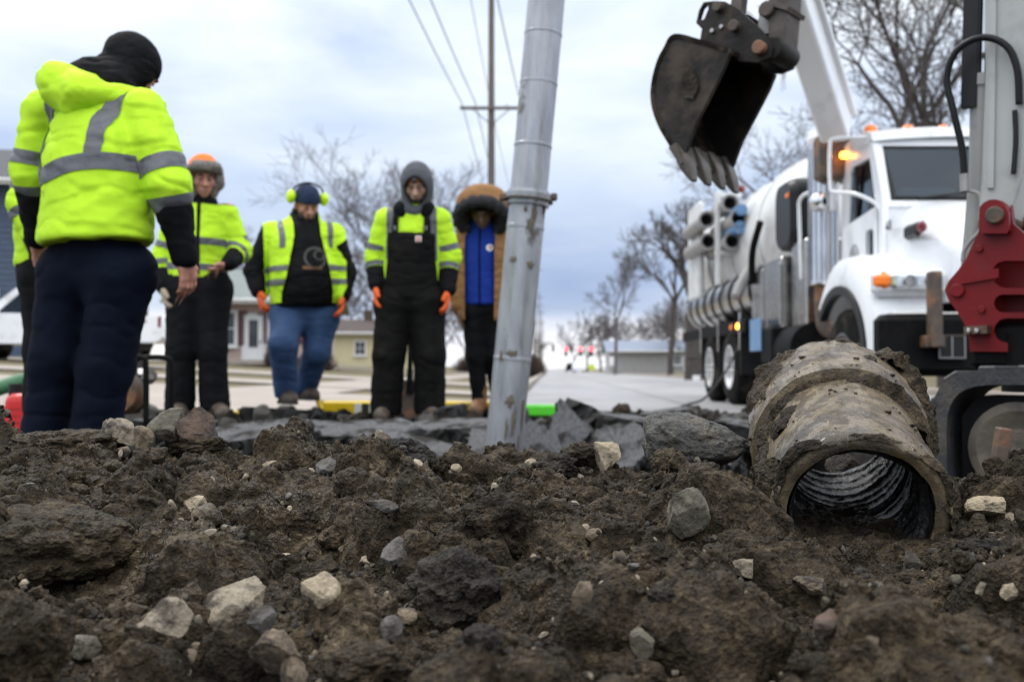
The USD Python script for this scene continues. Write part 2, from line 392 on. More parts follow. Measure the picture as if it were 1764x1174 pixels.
# ------------------------------------------------------------------ the dirt mound (height field)
def sm(a, b, x): t = np.clip((x - a) / (b - a), 0, 1); return t * t * (3 - 2 * t)
_cp = [(-700, 742, 2.1), (-300, 742, 2.1), (0, 750, 2.1), (90, 752, 2.1), (180, 772, 2.1), (260, 780, 2.1), (340, 778, 2.1), (430, 772, 2.1), (520, 768, 2.1), (600, 778, 2.1), (680, 765, 2.1), (735, 775, 2.1), (800, 798, 2.1), (870, 812, 2.1), (940, 808, 2.1), (1010, 800, 2.1),
       (1080, 800, 2.1), (1160, 805, 2.1), (1250, 812, 2.1), (1300, 835, 2.1), (1680, 838, 2.0), (1764, 812, 2.0), (1950, 790, 2.0), (2300, 790, 2.0)]
_cp += [(x, 872 + 5 * math.sin(x), 1.62) for x in (-700, -300, 0, 150, 300, 450, 600, 750, 900, 1050, 1180)]
_cp += [(1270, 905, 1.66), (1345, 945, 1.62), (1480, 938, 1.6), (1615, 935, 1.62), (1690, 880, 1.72), (1764, 868, 1.72), (1950, 860, 1.7), (2300, 860, 1.7)]
_cp += [(x, 1000, 1.27) for x in (-700, -300, 0, 200, 400, 600, 800, 1000, 1200)] + [(1330, 1020, 1.32), (1480, 1040, 1.32), (1620, 1020, 1.32), (1764, 1000, 1.3), (2000, 1000, 1.3), (2400, 1000, 1.3)]
_cp += [(x, 1174, 0.98) for x in (-800, -400, 0, 300, 600, 900, 1200, 1500, 1764, 2200, 2600)] + [(x, 1400, 0.75) for x in (-900, 0, 900, 1764, 2700)]
_pts = np.array([P(*c) for c in _cp])
_back = np.array([(x, y, z) for x in np.linspace(-2.6, 2.6, 12) for y, z in ((2.75, .12), (3.3, .05))] + [(x, .5, .1) for x in np.linspace(-2, 2, 8)] + [(.5, 2.33, .19), (.62, 2.33, .19), (.75, 2.33, .19), (.62, 1.95, .2), (.55, 1.8, .2), (.7, 1.8, .2)])
_all = np.vstack([_pts, _back])
_rbf = RBFInterpolator(_all[:, :2], _all[:, 2], kernel='linear', smoothing=0.002)
_rng = np.random.default_rng(11)
def _sites(n, seed):
    r = np.random.default_rng(seed); y = r.uniform(.45, 3.0, n * 3); x = r.uniform(-1, 1, n * 3) * (0.15 + 0.75 * y)
    keep = r.random(n * 3) < (0.3 + y) / 3.3
    return np.stack([x, y], 1)[keep][:n]
HOLLOWS = [(P(110, 1010, 1.29)[:2], (.15, .045), .06), (P(900, 1075, 1.17)[:2], (.06, .05), .035), (P(330, 985, 1.34)[:2], (.05, .04), .03), (P(560, 905, 1.5)[:2], (.06, .03), .03), (P(1150, 960, 1.38)[:2], (.07, .04), .03)]
_LAY = []
for _n, _r0, _r1, _seed in ((170, .06, .12, 1), (700, .022, .055, 2), (4200, .009, .022, 3), (16000, .004, .009, 4)):
    _s = _sites(_n, _seed); _LAY.append((cKDTree(_s), np.random.default_rng(_seed + 50).uniform(_r0, _r1, len(_s)), np.random.default_rng(_seed + 70).uniform(.3, 1.0, len(_s))))
def mound_h(x, y, fine=True, parts=False):
    q = np.stack([x, y], -1).reshape(-1, 2)
    h = _rbf(q); p3 = np.column_stack([q, np.zeros(len(q))])
    near_pipe = np.exp(-(((q[:, 0] - .58) / .26) ** 2 + ((q[:, 1] - 1.95) / .4) ** 2) ** 2)
    w = q + .05 * (np.column_stack([meshkit.fbm(p3 * 8, 3, 5), meshkit.fbm(p3 * 8, 3, 6)]) - .5) + .014 * (np.column_stack([meshkit.fbm(p3 * 45, 2, 15), meshkit.fbm(p3 * 45, 2, 16)]) - .5)
    edge = sm(2.9, 2.4, q[:, 1]); bump = np.zeros(len(q))
    for li, (tree, rad, asp) in enumerate(_LAY):
        if li >= 2 and not fine: break
        d, i = tree.query(w, k=3)
        r = rad[i]; b = (np.maximum(r ** 2 - d ** 2, 0) ** .5 * asp[i] * (.80, .95, .9, .8)[li]).max(1)
        bump = bump + b * (1 - .85 * near_pipe if li < 2 else 1 - .3 * near_pipe)
    h = h - .034 * (1 - near_pipe) + bump
    for (cx_, cy_), (sx_, sy_), dep in HOLLOWS: h = h - dep * np.exp(-((q[:, 0] - cx_) / sx_) ** 2 - ((q[:, 1] - cy_) / sy_) ** 2)
    h = h + (1 - near_pipe) * .03 * (meshkit.fbm(p3 * 5, 3, 1) - .5) * 2
    if fine:
        h = h + .005 * (meshkit.fbm(p3 * 60, 3, 3) - .5) * 2 + .0022 * (meshkit.noise(p3 * 280, 4) - .5) * 2
        h = h - .02 * np.clip(.44 - meshkit.fbm(np.column_stack([w, p3[:, 2]]) * 14, 3, 9), 0, 1) * 5
    h = h * edge + (1 - edge) * (.04 + .04 * meshkit.fbm(p3 * 5, 3, 8))
    return (h.reshape(np.shape(x)), (bump * edge).reshape(np.shape(x))) if parts else h.reshape(np.shape(x))
def build_mound():
    q = np.concatenate([np.linspace(-1.9, -.58, 60, endpoint=False), np.linspace(-.58, .58, 720, endpoint=False), np.linspace(.58, 1.9, 60)])
    ys = np.concatenate([np.linspace(.62, .9, 40, endpoint=False), np.linspace(.9, 2.35, 640, endpoint=False), np.linspace(2.35, 3.05, 50)])
    X, Y = q[None, :] * (.12 + ys[:, None]), np.repeat(ys[:, None], len(q), 1)
    Z, bp = mound_h(X, Y, parts=True); p3 = np.stack([X, Y, 0 * X], -1)
    X = X + .016 * (meshkit.fbm(p3 * 24, 3, 31) - .5) * 2; Y = Y - .62 * bp + .02 * (meshkit.fbm(p3 * 22, 3, 32) - .5)       # clods lean and overhang
    V = np.stack([X, Y, Z], -1).reshape(-1, 3); n = len(q)
    i, j = np.meshgrid(np.arange(len(ys) - 1), np.arange(n - 1), indexing='ij'); a = (i * n + j).ravel()
    F = np.vstack([np.stack([a, a + 1, a + n + 1], 1), np.stack([a, a + n + 1, a + n], 1)])
    return trimesh.Trimesh(V, F, process=False)
mound = struct('dirt_mound', build_mound(), M_mud, smooth=True)
def ray_mound(px, py, lo=.7, hi=2.7):
    """first point of the mound on the ray through a pixel (None past the crest)"""
    ys = np.linspace(lo, hi, 360); p = np.array([P(px, py, 1.0) - (0, 0, CAM_Z)])[0]
    Q = np.array([0, 0, CAM_Z]) + ys[:, None] * (p / p[1])
    below = Q[:, 2] <= mound_h(Q[:, 0], Q[:, 1], False)
    k = np.argmax(below)
    return Q[k] if below.any() else None

# ------------------------------------------------------------------ ground: one sheet with the pit dug into it
PIT = dict(x0=-1.35, x1=1.75, y0=3.5, y1=6.1)
def ground_h(X, Y):
    L = lat(X, Y)
    s = np.maximum(0, EDGE_L - L - .4)
    yard = np.minimum(.055 * s, .9) * sm(8.5, 13, Y)
    p3 = np.stack([X, Y, 0 * X], -1)
    n = meshkit.fbm(p3 * 1.3, 4, 21) - .5; n2 = meshkit.fbm(p3 * 7, 3, 23) - .5
    rub = sm(9.2, 8.1, Y + .5 * n) * sm(-9, -5, X) * sm(4.6, 3.2, X) * sm(2.2, 3.0, Y)
    h = yard + rub * (.06 + .07 * sm(5.6, 6.4, Y) + .06 * n + .04 * n2)
    pit = sm(PIT['x0'] - .25, PIT['x0'] + .2, X + .25 * n) * sm(PIT['x1'] + .3, PIT['x1'] - .2, X + .25 * n) * sm(PIT['y0'] - .3, PIT['y0'] + .3, Y) * sm(PIT['y1'] + .15, PIT['y1'] - .22, Y + .35 * n)
    h = h * (1 - pit) + pit * (-.95 + .25 * n + .12 * n2)
    far = sm(150, 700, np.hypot(X, Y)); rightyard = np.minimum(.02 * np.maximum(0, L - EDGE_R - 1), .4) * sm(8, 14, Y)
    return h + rightyard - .0 * far
def build_ground():
    xs = np.concatenate([-np.geomspace(1500, 5.2, 60), np.arange(-5, 5.0, .06), np.geomspace(5.0, 1500, 60)])
    ys = np.concatenate([-np.geomspace(300, 2.2, 14), np.arange(-2, 2.4, .5), np.arange(2.4, 9.6, .06), np.geomspace(9.6, 3000, 110)])
    X, Y = np.meshgrid(xs, ys)
    V = np.stack([X, Y, ground_h(X, Y)], -1).reshape(-1, 3); n = len(xs)
    i, j = np.meshgrid(np.arange(len(ys) - 1), np.arange(n - 1), indexing='ij'); a = (i * n + j).ravel()
    F = np.vstack([np.stack([a, a + 1, a + n + 1], 1), np.stack([a, a + n + 1, a + n], 1)])
    return trimesh.Trimesh(V, F, process=False)
_g = build_ground(); _c = _g.triangles_center
_work = (_c[:, 1] < 9.3) & (np.abs(_c[:, 0]) < 12)
def submesh(m, mask):
    f = m.faces[mask]; u, inv = np.unique(f, return_inverse=True)
    return trimesh.Trimesh(m.vertices[u], inv.reshape(-1, 3), process=False)
struct('dug_up_ground', submesh(_g, _work), M_earth, smooth=True)
struct('grass_verge', submesh(_g, ~_work), M_turf, smooth=True)
def ribbon(l0, l1, y0, y1, dz, dy=1.0, n=8):
    """a sheet following the ground between lateral offsets l0..l1"""
    ys = np.unique(np.concatenate([np.arange(y0, min(y1, 60), dy), np.geomspace(min(max(y0, 1), y1), y1, 60) if y1 > 60 else [y1], [y0, y1]]))
    ls = np.linspace(l0, l1, n); Lg, Y = np.meshgrid(ls, ys); X = Lg + .037 * Y
    V = np.stack([X, Y, ground_h(X, Y) + dz], -1).reshape(-1, 3)
    i, j = np.meshgrid(np.arange(len(ys) - 1), np.arange(n - 1), indexing='ij'); a = (i * n + j).ravel()
    return trimesh.Trimesh(V, np.vstack([np.stack([a, a + 1, a + n + 1], 1), np.stack([a, a + n + 1, a + n], 1)]), process=False)
struct('road', ribbon(EDGE_L, EDGE_R, 8.55, 2500, .006, n=4), M_road)
M_joint = mat('road_crack_look', (.10, .098, .095), (.14, .135, .13), rough=.8, scale=5)
_jr = np.random.default_rng(5)
def joint_line(pts, w): return [trimesh.Trimesh(np.array([(a[0] - w * d[1], a[1] + w * d[0], .0085), (a[0] + w * d[1], a[1] - w * d[0], .0085), (b[0] + w * d[1], b[1] - w * d[0], .0085), (b[0] - w * d[1], b[1] + w * d[0], .0085)]), [[0, 1, 2], [0, 2, 3]], process=False)
                                for a, b in zip(pts[:-1], pts[1:]) for d in [(np.array(b) - a) / np.linalg.norm(np.array(b) - a)]]
_cr = []
for y in (12.5, 19, 27, 38, 52, 75):
    xs = np.linspace(EDGE_L + .1, EDGE_R - .1, 14); _cr += joint_line([np.array((x + .037 * y, y + _jr.normal() * .08)) for x in xs], .02 + y * .0005)
_cr += joint_line([np.array((1.9 + .037 * y + _jr.normal() * .02, y)) for y in np.arange(9.3, 140, 2.0)], .025) + joint_line([np.array((4.4 + .037 * y + _jr.normal() * .02, y)) for y in np.arange(9.3, 140, 2.0)], .025)
struct('road_seams', cat(_cr), M_joint)
def kerb(l0, l1, y0, y1):
    prof = [(l0, 0), (l0, .12), (l1, .13), (l1, 0)]
    ys = np.concatenate([np.arange(y0, 60, 2.0), np.geomspace(60, y1, 20)])
    rings = [np.array([(l + .037 * y, y, ground_h(np.array([l + .037 * y]), np.array([y]))[0] * 0 + z) for l, z in prof]) for y in ys]
    return loft(rings)
struct('kerb', kerb(EDGE_L - .3, EDGE_L - .05, 10, 600), M_concrete)
struct('kerb', kerb(EDGE_R + .05, EDGE_R + .3, 8, 600), M_concrete)
struct('sidewalk', ribbon(EDGE_L - 4.2, EDGE_L - 2.7, 10.5, 400, .02), M_concrete)
for _y0, _y1 in ((10.2, 14.4), (17.2, 19.6), (24.5, 28.5), (41, 45), (60, 65)):
    struct('driveway', ribbon(EDGE_L - 22, EDGE_L - .32, _y0, _y1, .03, n=26), M_concrete)

# ------------------------------------------------------------------ stones, clods and lumps on the mound
def rock(seed, facets=9, sub=3, rough=.06, flat=1.0, lump=0.0):
    """an angular stone about one unit across: a sphere cut by planes, then roughened"""
    r = np.random.default_rng(seed); m = trimesh.creation.icosphere(sub); v = m.vertices.copy()
    for _ in range(facets):
        n = r.normal(size=3); n /= np.linalg.norm(n); d = r.uniform(.45, .8)
        over = v @ n - d; v = np.where((over > 0)[:, None], v - n * (over * .94)[:, None], v)
    v *= np.array([1, r.uniform(.72, .95), r.uniform(.6, .85) * flat])
    v += v * ((meshkit.fbm(v * 2.2 + seed, 3, seed) - .5)[:, None] * rough * 4 + (meshkit.fbm(v * 7 + seed, 3, seed + 1) - .5)[:, None] * rough * 1.6)
    if lump: v += m.vertices * (np.abs(meshkit.fbm(v * 4 + seed, 3, seed + 3) - .5)[:, None] * lump * 2 + (meshkit.fbm(v * 11 + seed, 3, seed + 5) - .5)[:, None] * lump)
    v /= np.ptp(v, axis=0).max()
    return trimesh.Trimesh(v, m.faces, process=False)
def clod(seed, sub=4, amp=.35, crumbs=90, squash=.8):
    amp = amp * 1.35
    """a lump of soil: rounded crumbs stuck to a core"""
    r = np.random.default_rng(seed); m = trimesh.creation.icosphere(sub); u = m.vertices
    c = r.normal(size=(crumbs, 3)); c /= np.linalg.norm(c, axis=1, keepdims=True); rad = r.uniform(.1, .34, crumbs)
    d, i = cKDTree(c).query(u, k=3)
    b = np.sqrt(np.maximum(rad[i] ** 2 - d ** 2, 0)).max(1)
    h = .8 + amp * b * 1.3 + amp * .9 * (meshkit.fbm(u * 1.6 + seed, 3, seed) - .5) * 2 + amp * .4 * (meshkit.fbm(u * 7 + seed, 3, seed + 2) - .5)+ amp * .12 * (meshkit.noise(u * 30 + seed, seed + 4) - .5)
    v = u * h[:, None] * np.array([1, .9, squash]); v /= np.ptp(v, axis=0).max()
    return trimesh.Trimesh(v, m.faces, process=False)
def place(mesh, px, py, w, h, Y, yaw=0, tilt=0, roll=0, deep=.9):
    """scale a unit mesh to w x h photo pixels at depth Y, centred on the pixel"""
    R = euler(tilt, roll, yaw); v = R.apply(mesh.vertices); e = np.ptp(v, axis=0)
    W, H = w * Y / 1715, h * Y / 1715
    v = v - (v.max(0) + v.min(0)) / 2
    v = v * np.array([W / e[0], deep * W / e[1], H / e[2]])
    return trimesh.Trimesh(v + P(px, py, Y), mesh.faces, process=False)
def depth_at(px, py): p = ray_mound(px, py); return 2.1 if p is None else p[1]

STONES = [  # name, category, px, py, w, h, depth (None: where the ray meets the mound), seed, material, label, facets, yaw, roll
    ('stone', 207, 744, 62, 50, 2.04, 3, M_pale, 'pale grey angular stone, leftmost of the row of stones on the mound crest', 9, 10, 0),
    ('stone', 248, 756, 36, 48, 1.99, 8, M_tan, 'small tan stone wedged between the pale stone and the olive stone on the crest', 8, 60, 20),
    ('stone', 282, 734, 60, 64, 2.03, 12, M_olive, 'olive grey stone leaning to the left on the mound crest', 7, 30, -28),
    ('stone', 334, 736, 74, 72, 2.05, 15, M_rust, 'rough red brown stone, rightmost of the row on the mound crest', 10, 80, 10),
    ('stone', 283, 1070, 92, 82, None, 21, M_pale, 'blocky pale stone just left of the largest stone at the lower left', 9, 15, 5),
    ('stone', 391, 1047, 122, 92, None, 24, M_pale, 'largest pale rounded stone on the lower left of the mound', 8, 40, -12),
    ('stone', 452, 1068, 46, 52, None, 27, M_grey, 'small grey stone touching the right side of the largest stone', 8, 70, 0),
    ('stone', 476, 1120, 92, 84, None, 31, M_tan, 'brown stone with a pale left face below the largest stone', 7, 20, 25),
    ('stone', 504, 1158, 50, 60, None, 33, M_tan, 'tan stone cut off by the bottom edge, under the brown stone with the pale face', 7, 50, 5),
    ('stone', 556, 1015, 70, 62, None, 35, M_cream, 'flat cream stone with a slanted top right of the largest stone', 6, 25, 20),
    ('stone', 336, 868, 44, 32, None, 38, M_cream, 'cream pebble sitting above its twin in the middle left of the mound', 8, 10, 0),
    ('stone', 350, 884, 42, 34, None, 39, M_tan, 'tan pebble lying against the cream pebble in the middle left of the mound', 8, 75, 0),
    ('stone', 566, 806, 48, 36, None, 42, M_grey, 'grey rounded stone near the crest above the brown clod', 7, 0, 5),
    ('stone', 1187, 882, 76, 92, None, 45, M_olive, 'tall pointed grey stone to the left of the clay pipe', 8, 35, 12),
    ('stone', 1276, 977, 48, 36, None, 47, M_pale, 'smooth rounded pale stone below the left rim of the clay pipe', 5, 20, 0),
    ('stone', 1692, 872, 66, 38, None, 49, M_cream, 'flat beige stone to the right of the clay pipe', 6, 10, -6),
    ('stone', 1046, 788, 48, 56, 2.06, 52, M_cream, 'pointed cream stone on the crest between two dark clods', 8, 40, -15),
    ('stone', 914, 799, 24, 20, 2.04, 54, M_cream, 'small cream stone on the crest right beside the foot of the grey tube', 7, 0, 0),
    ('stone', 1742, 1018, 34, 34, None, 56, M_cream, 'whitish pebble near the right edge of the photo', 7, 0, 0),
    ('stone', 1694, 1012, 32, 40, None, 58, M_pale, 'pale pebble just left of the whitish one at the right edge', 8, 40, 0),
    ('stone', 1003, 1022, 38, 48, None, 60, M_tan, 'upright tan stone in the lower middle of the mound', 7, 20, -20),
    ('stone', 1106, 1108, 44, 54, None, 62, M_olive, 'smooth olive pebble pressed into mud at the lower middle', 5, 15, 10),
    ('stone', 692, 1060, 56, 26, None, 64, M_tan, 'flat tan stone lying on a grey one in the lower centre', 7, 10, -18),
    ('stone', 674, 1082, 40, 44, None, 66, M_grey, 'grey block stone under the flat tan stone in the lower centre', 7, 65, 0),
    ('stone', 1506, 1107, 44, 42, None, 68, M_tan, 'square tan stone below the mouth of the clay pipe', 6, 30, 0),
    ('stone', 1696, 1148, 38, 36, None, 70, M_grey, 'bluish grey pebble at the bottom right corner', 7, 15, 0),
    ('stone', 684, 948, 56, 48, None, 72, M_grey, 'dark grey wedge stone in the middle of the mound', 6, 25, 15),
    ('stone', 150, 1112, 54, 42, None, 74, M_olive, 'muddy olive stone at the lower left beside the big corner clod', 7, 45, 0),
    ('stone', 1427, 1072, 54, 42, None, 76, M_rust, 'brown wedge stone half buried below the pipe mouth', 6, 15, -20),
    ('stone', 1398, 1008, 62, 34, None, 78, M_tan, 'brown flat stone in front of the pipe mouth to the left', 7, 0, 8),
    ('stone', 1570, 968, 30, 44, None, 80, M_grey, 'grey upright flake in front of the pipe mouth to the right', 6, 70, 15),
    ('stone', 860, 872, 44, 22, None, 82, M_tan, 'tan flake lying in the upper centre of the mound', 7, 12, -6),
    ('stone', 786, 806, 20, 16, None, 84, M_cream, 'tiny cream chip on the mound left of the grey tube', 7, 30, 0),
    ('stone', 655, 752, 36, 26, 2.0, 86, M_pale, 'pale pebble on top of the dark crest clod', 8, 30, 0),
    ('stone', 465, 803, 28, 22, None, 88, M_cream, 'cream pebble on the crest left of the grey rounded stone', 7, 20, 0),
    ('stone', 1022, 920, 30, 26, None, 90, M_tan, 'tan pebble in the right middle of the mound', 7, 55, 0),
    ('stone', 660, 870, 54, 22, None, 92, M_grey, 'long grey flake with a pale edge in the upper middle of the mound', 6, 5, 12),
    ('stone', 1455, 800, 60, 46, 2.45, 94, M_mud_dark, 'dark clod behind the pipe, seen through its bore', 9, 20, 10),
]
for s in STONES:
    nm, px, py, w, h, Y, seed, m, label, fac, yaw, roll = s
    if Y is None: Y = depth_at(px, py + .18 * h) - .3 * w * 1.3 / 1715 - .012
    top(nm, place(rock(seed, fac + 1, 5 if w > 60 else 4, .075), px, py, w, h, Y, yaw, 0, roll), m, label, 'stone' if 'clod' not in label else 'clod', smooth=35)
CLODS = [
    (90, 940, 300, 150, 1.42, 101, M_mud, 'biggest smooth mud clod overhanging the hollow at the left edge', .16, 160),
    (42, 1118, 160, 190, 1.02, 102, M_mud, 'out of focus dark clod in the bottom left corner', .24, 120),
    (785, 1015, 190, 150, 1.26, 103, M_mud_dark, 'big dark crumbly clod in the lower centre of the mound', .24, 130),
    (855, 905, 150, 120, 1.5, 104, M_mud_brown, 'brown crumbly clod above the big dark clod in the centre', .3, 130),
    (609, 838, 72, 68, None, 105, M_mud_brown, 'rounded brown clod below the dark crest clod', .16, 80),
    (690, 792, 140, 78, 2.03, 106, M_mud_dark, 'dark lumpy clod on the crest left of the grey tube', .25, 110),
    (510, 748, 58, 66, 2.08, 107, M_mud_brown, 'pointed brown clod standing on the crest right of the stones', .22, 70),
    (488, 768, 80, 50, 2.04, 113, M_mud, 'low muddy clod at the foot of the pointed brown clod', .3, 90),
    (955, 803, 82, 50, 2.03, 108, M_mud_dark, 'flat black clod on the crest right of the grey tube', .25, 90),
    (1000, 782, 70, 46, 2.09, 109, M_mud, 'brown clod behind the flat black clod on the crest', .25, 90),
    (1150, 798, 60, 56, 2.02, 110, M_mud, 'grey brown clod in front of the broken asphalt chunk', .22, 80),
    (330, 770, 120, 46, 2.06, 111, M_mud, 'low clod under the red brown stone on the crest', .28, 100),
    (1262, 940, 150, 90, 1.58, 112, M_mud, 'wide mud clod at the left foot of the clay pipe', .25, 120),
    (110, 775, 220, 70, 2.02, 114, M_mud, 'long low ridge of mud at the left end of the crest', .3, 140),
    (350, 752, 26, 22, 2.06, 115, M_mud_dark, 'small dark crumb beside the red brown stone', .2, 60),
    (1100, 1000, 150, 80, 1.3, 116, M_mud, 'rough brown clod in the lower right centre of the mound', .28, 130),
    (1690, 955, 110, 60, 1.48, 117, M_mud_dark, 'dark gravelly clod at the right below the beige stone', .3, 130),
    (1180, 1105, 160, 100, 1.1, 118, M_mud_brown, 'blurred brown clod near the bottom, right of the centre', .28, 130),
    (1560, 1140, 120, 90, 1.04, 119, M_mud, 'blurred clod at the bottom under the square tan stone', .26, 120),
    (640, 1150, 170, 90, 1.04, 120, M_mud, 'blurred clod at the bottom, left of the centre', .28, 130),
    (300, 950, 120, 70, 1.42, 121, M_mud_dark, 'dark lump at the right end of the hollow under the biggest clod', .25, 110),
    (135, 845, 130, 60, 1.72, 122, M_mud, 'brown lump with a pointed top in the upper left of the mound', .3, 110),
    (1105, 1165, 90, 50, 1.02, 123, M_mud_brown, 'small blurred clod at the bottom edge below the olive pebble', .28, 90),
]
for px, py, w, h, Y, seed, m, label, amp, cr in CLODS:
    if Y is None: Y = depth_at(px, py + .2 * h)
    top('clod', place(clod(seed, 6 if w > 100 else 5, amp, cr), px, py, w, h, Y, seed * 37 % 360, 0, 0), m, label, 'clod', smooth=True)
_cr2 = np.random.default_rng(41)
for k in range(34):
    px, py = _cr2.uniform(10, 1754), _cr2.uniform(815, 1150); q = ray_mound(px, py); w = _cr2.uniform(42, 105) * (1 if py < 1000 else 1.15)
    if q is None or q[1] > 2.2 or (1290 < px < 1660 and py < 960): continue
    if any(abs(px - s_[1]) < .5 * (w + s_[3]) and abs(py - s_[2]) < .5 * (.7 * w + s_[4]) for s_ in STONES): continue
    zone = ('left', 'middle', 'right')[int(px // 588)] + (' upper' if q[1] > 1.5 else ' lower') + ' part of the mound'
    tag(obj('clod', place(clod(800 + k, 5, .26, int(_cr2.integers(50, 130)), .75), px, py, w, w * _cr2.uniform(.55, .8), q[1] - .01, k * 51 % 360), (M_mud, M_mud, M_mud_brown, M_mud_dark)[k % 4], None, True), ('lumpy mud clod', 'lumpy mud clod', 'brown mud clod', 'dark mud clod')[k % 4] + ' stuck in the ' + zone, 'clod', 'clods in the ' + zone)
_ch = clod(201, 6, .13, 160, .8); _cv = _ch.vertices; _cv[:, 2] *= .75 - .62 * _cv[:, 0]; _cv[:, 0] -= .12 * _cv[:, 2]
top('asphalt_chunk', place(_ch, 1200, 766, 186, 116, 2.15, 0, 0, 0, deep=.8), M_chunk, 'large dark chunk of broken asphalt standing on the crest left of the clay pipe', 'asphalt chunk', smooth=True)
# pebbles: alike ones are copies that share a group
_pr = np.random.default_rng(77)
PEB = [M_cream, M_pale, M_tan, M_grey, M_olive, M_tan, M_pale, M_mud_brown]
proto, n_peb = {}, 0
PLAB = ['small cream pebble scattered on the dirt mound', 'small pale pebble scattered on the dirt mound', 'small tan pebble scattered on the dirt mound', 'small grey pebble scattered on the dirt mound', 'small olive pebble scattered on the dirt mound', 'flat tan chip scattered on the dirt mound', 'flat pale chip scattered on the dirt mound', 'small brown crumb of soil scattered on the dirt mound']
PGRP = ['cream pebbles', 'pale pebbles', 'tan pebbles', 'grey pebbles', 'olive pebbles', 'flat tan chips', 'flat pale chips', 'brown soil crumbs']
while n_peb < 270:
    px, py = _pr.uniform(0, 1764), _pr.uniform(770, 1170)
    if 1300 < px < 1660 and py < 950: continue
    q = ray_mound(px, py)
    if q is None or q[1] > 2.3: continue
    k = int(_pr.integers(0, 8)); zone = ('left', 'middle', 'right')[int(px // 588)] + (' upper' if q[1] > 1.5 else ' lower') + ' part of the mound'; lab_ = PLAB[k].replace('scattered on the dirt mound', 'on the ' + zone); grp_ = PGRP[k] + ' on the ' + zone; size = _pr.choice([11, 14, 18, 23, 30], p=[.34, .3, .2, .11, .05]) * q[1] / 1715 * _pr.uniform(.9, 1.2)
    if k not in proto:
        m = rock(300 + k, 6 + k % 3, 2, .06, flat=.6 if k in (5, 6) else 1.0)
        x = thing('pebble', lab_, 'pebble', q, 0, grp_); m.apply_scale(size)
        obj('stone_body', m, PEB[k], x, smooth=40); proto[k] = (x, size)
    else:
        src, s0 = proto[k]
        dup(src, q + (0, 0, size * .15), rot=_pr.uniform(0, 360, 3) * (.15, .15, 1), scale=size / s0, label=lab_, group=grp_)
    n_peb += 1
def scatter(name, label_kind, protos, n, seed, lo, hi, power, ylo=.85, yhi=2.35, sink=.15):
    """many small loose pieces on the mound as one instancer"""
    r = np.random.default_rng(seed); y = ylo + (yhi - ylo) * r.random(n) ** .9; x = r.uniform(-.62, .62, n) * (y + .1)
    near = (np.abs(x - .58) < .17) & (y > 1.66); x, y = x[~near], y[~near]; n = len(x)
    size = lo * (hi / lo) ** (r.random(n) ** power) * np.sqrt(y / 1.5)
    z = mound_h(x, y) + size * (.5 - sink - .35)
    pi = UsdGeom.PointInstancer.Define(stage, numbered('/World', name)); path = str(pi.GetPath())
    for i, (m, look) in enumerate(protos):
        c = usdkit.mesh(stage, f'{path}/piece_{i:03d}', m, look, smooth=40 if 'stone' in str(look.GetPath()) else True)
        pi.GetPrototypesRel().AddTarget(c.GetPath())
    pi.CreateProtoIndicesAttr(Vt.IntArray.FromNumpy(r.integers(0, len(protos), n).astype(np.int32)))
    pi.CreatePositionsAttr(Vt.Vec3fArray.FromNumpy(np.stack([x, y, z], 1).astype(np.float32)))
    q = Rotation.random(n, random_state=seed).as_quat()
    pi.CreateOrientationsAttr(Vt.QuathArray([Gf.Quath(float(a[3]), float(a[0]), float(a[1]), float(a[2])) for a in q]))
    s = size[:, None] * r.uniform(.75, 1.2, (n, 3))
    pi.CreateScalesAttr(Vt.Vec3fArray.FromNumpy(s.astype(np.float32)))
    tag(pi, label_kind, 'gravel' if 'gravel' in name else 'soil', kind='stuff')
scatter('loose_soil_crumbs', 'dark brown crumbs of soil strewn over the mound', [(clod(400 + i, 3, .5, 26, .7) if i % 2 else rock(400 + i, 11, 3, .10, lump=.10), (M_mud, M_mud, M_mud, M_mud_brown, M_mud)[i % 5]) for i in range(10)], 10000, 5, .005, .05, 2.3, sink=.2)
scatter('fine_gravel', 'fine pale and grey gravel strewn over the mound', [(rock(420 + i, 7, 2, .06), (M_cream, M_grey, M_tan, M_grey, M_olive, M_pale, M_grey)[i]) for i in range(7)], 6000, 6, .003, .013, 1.8, sink=.1)

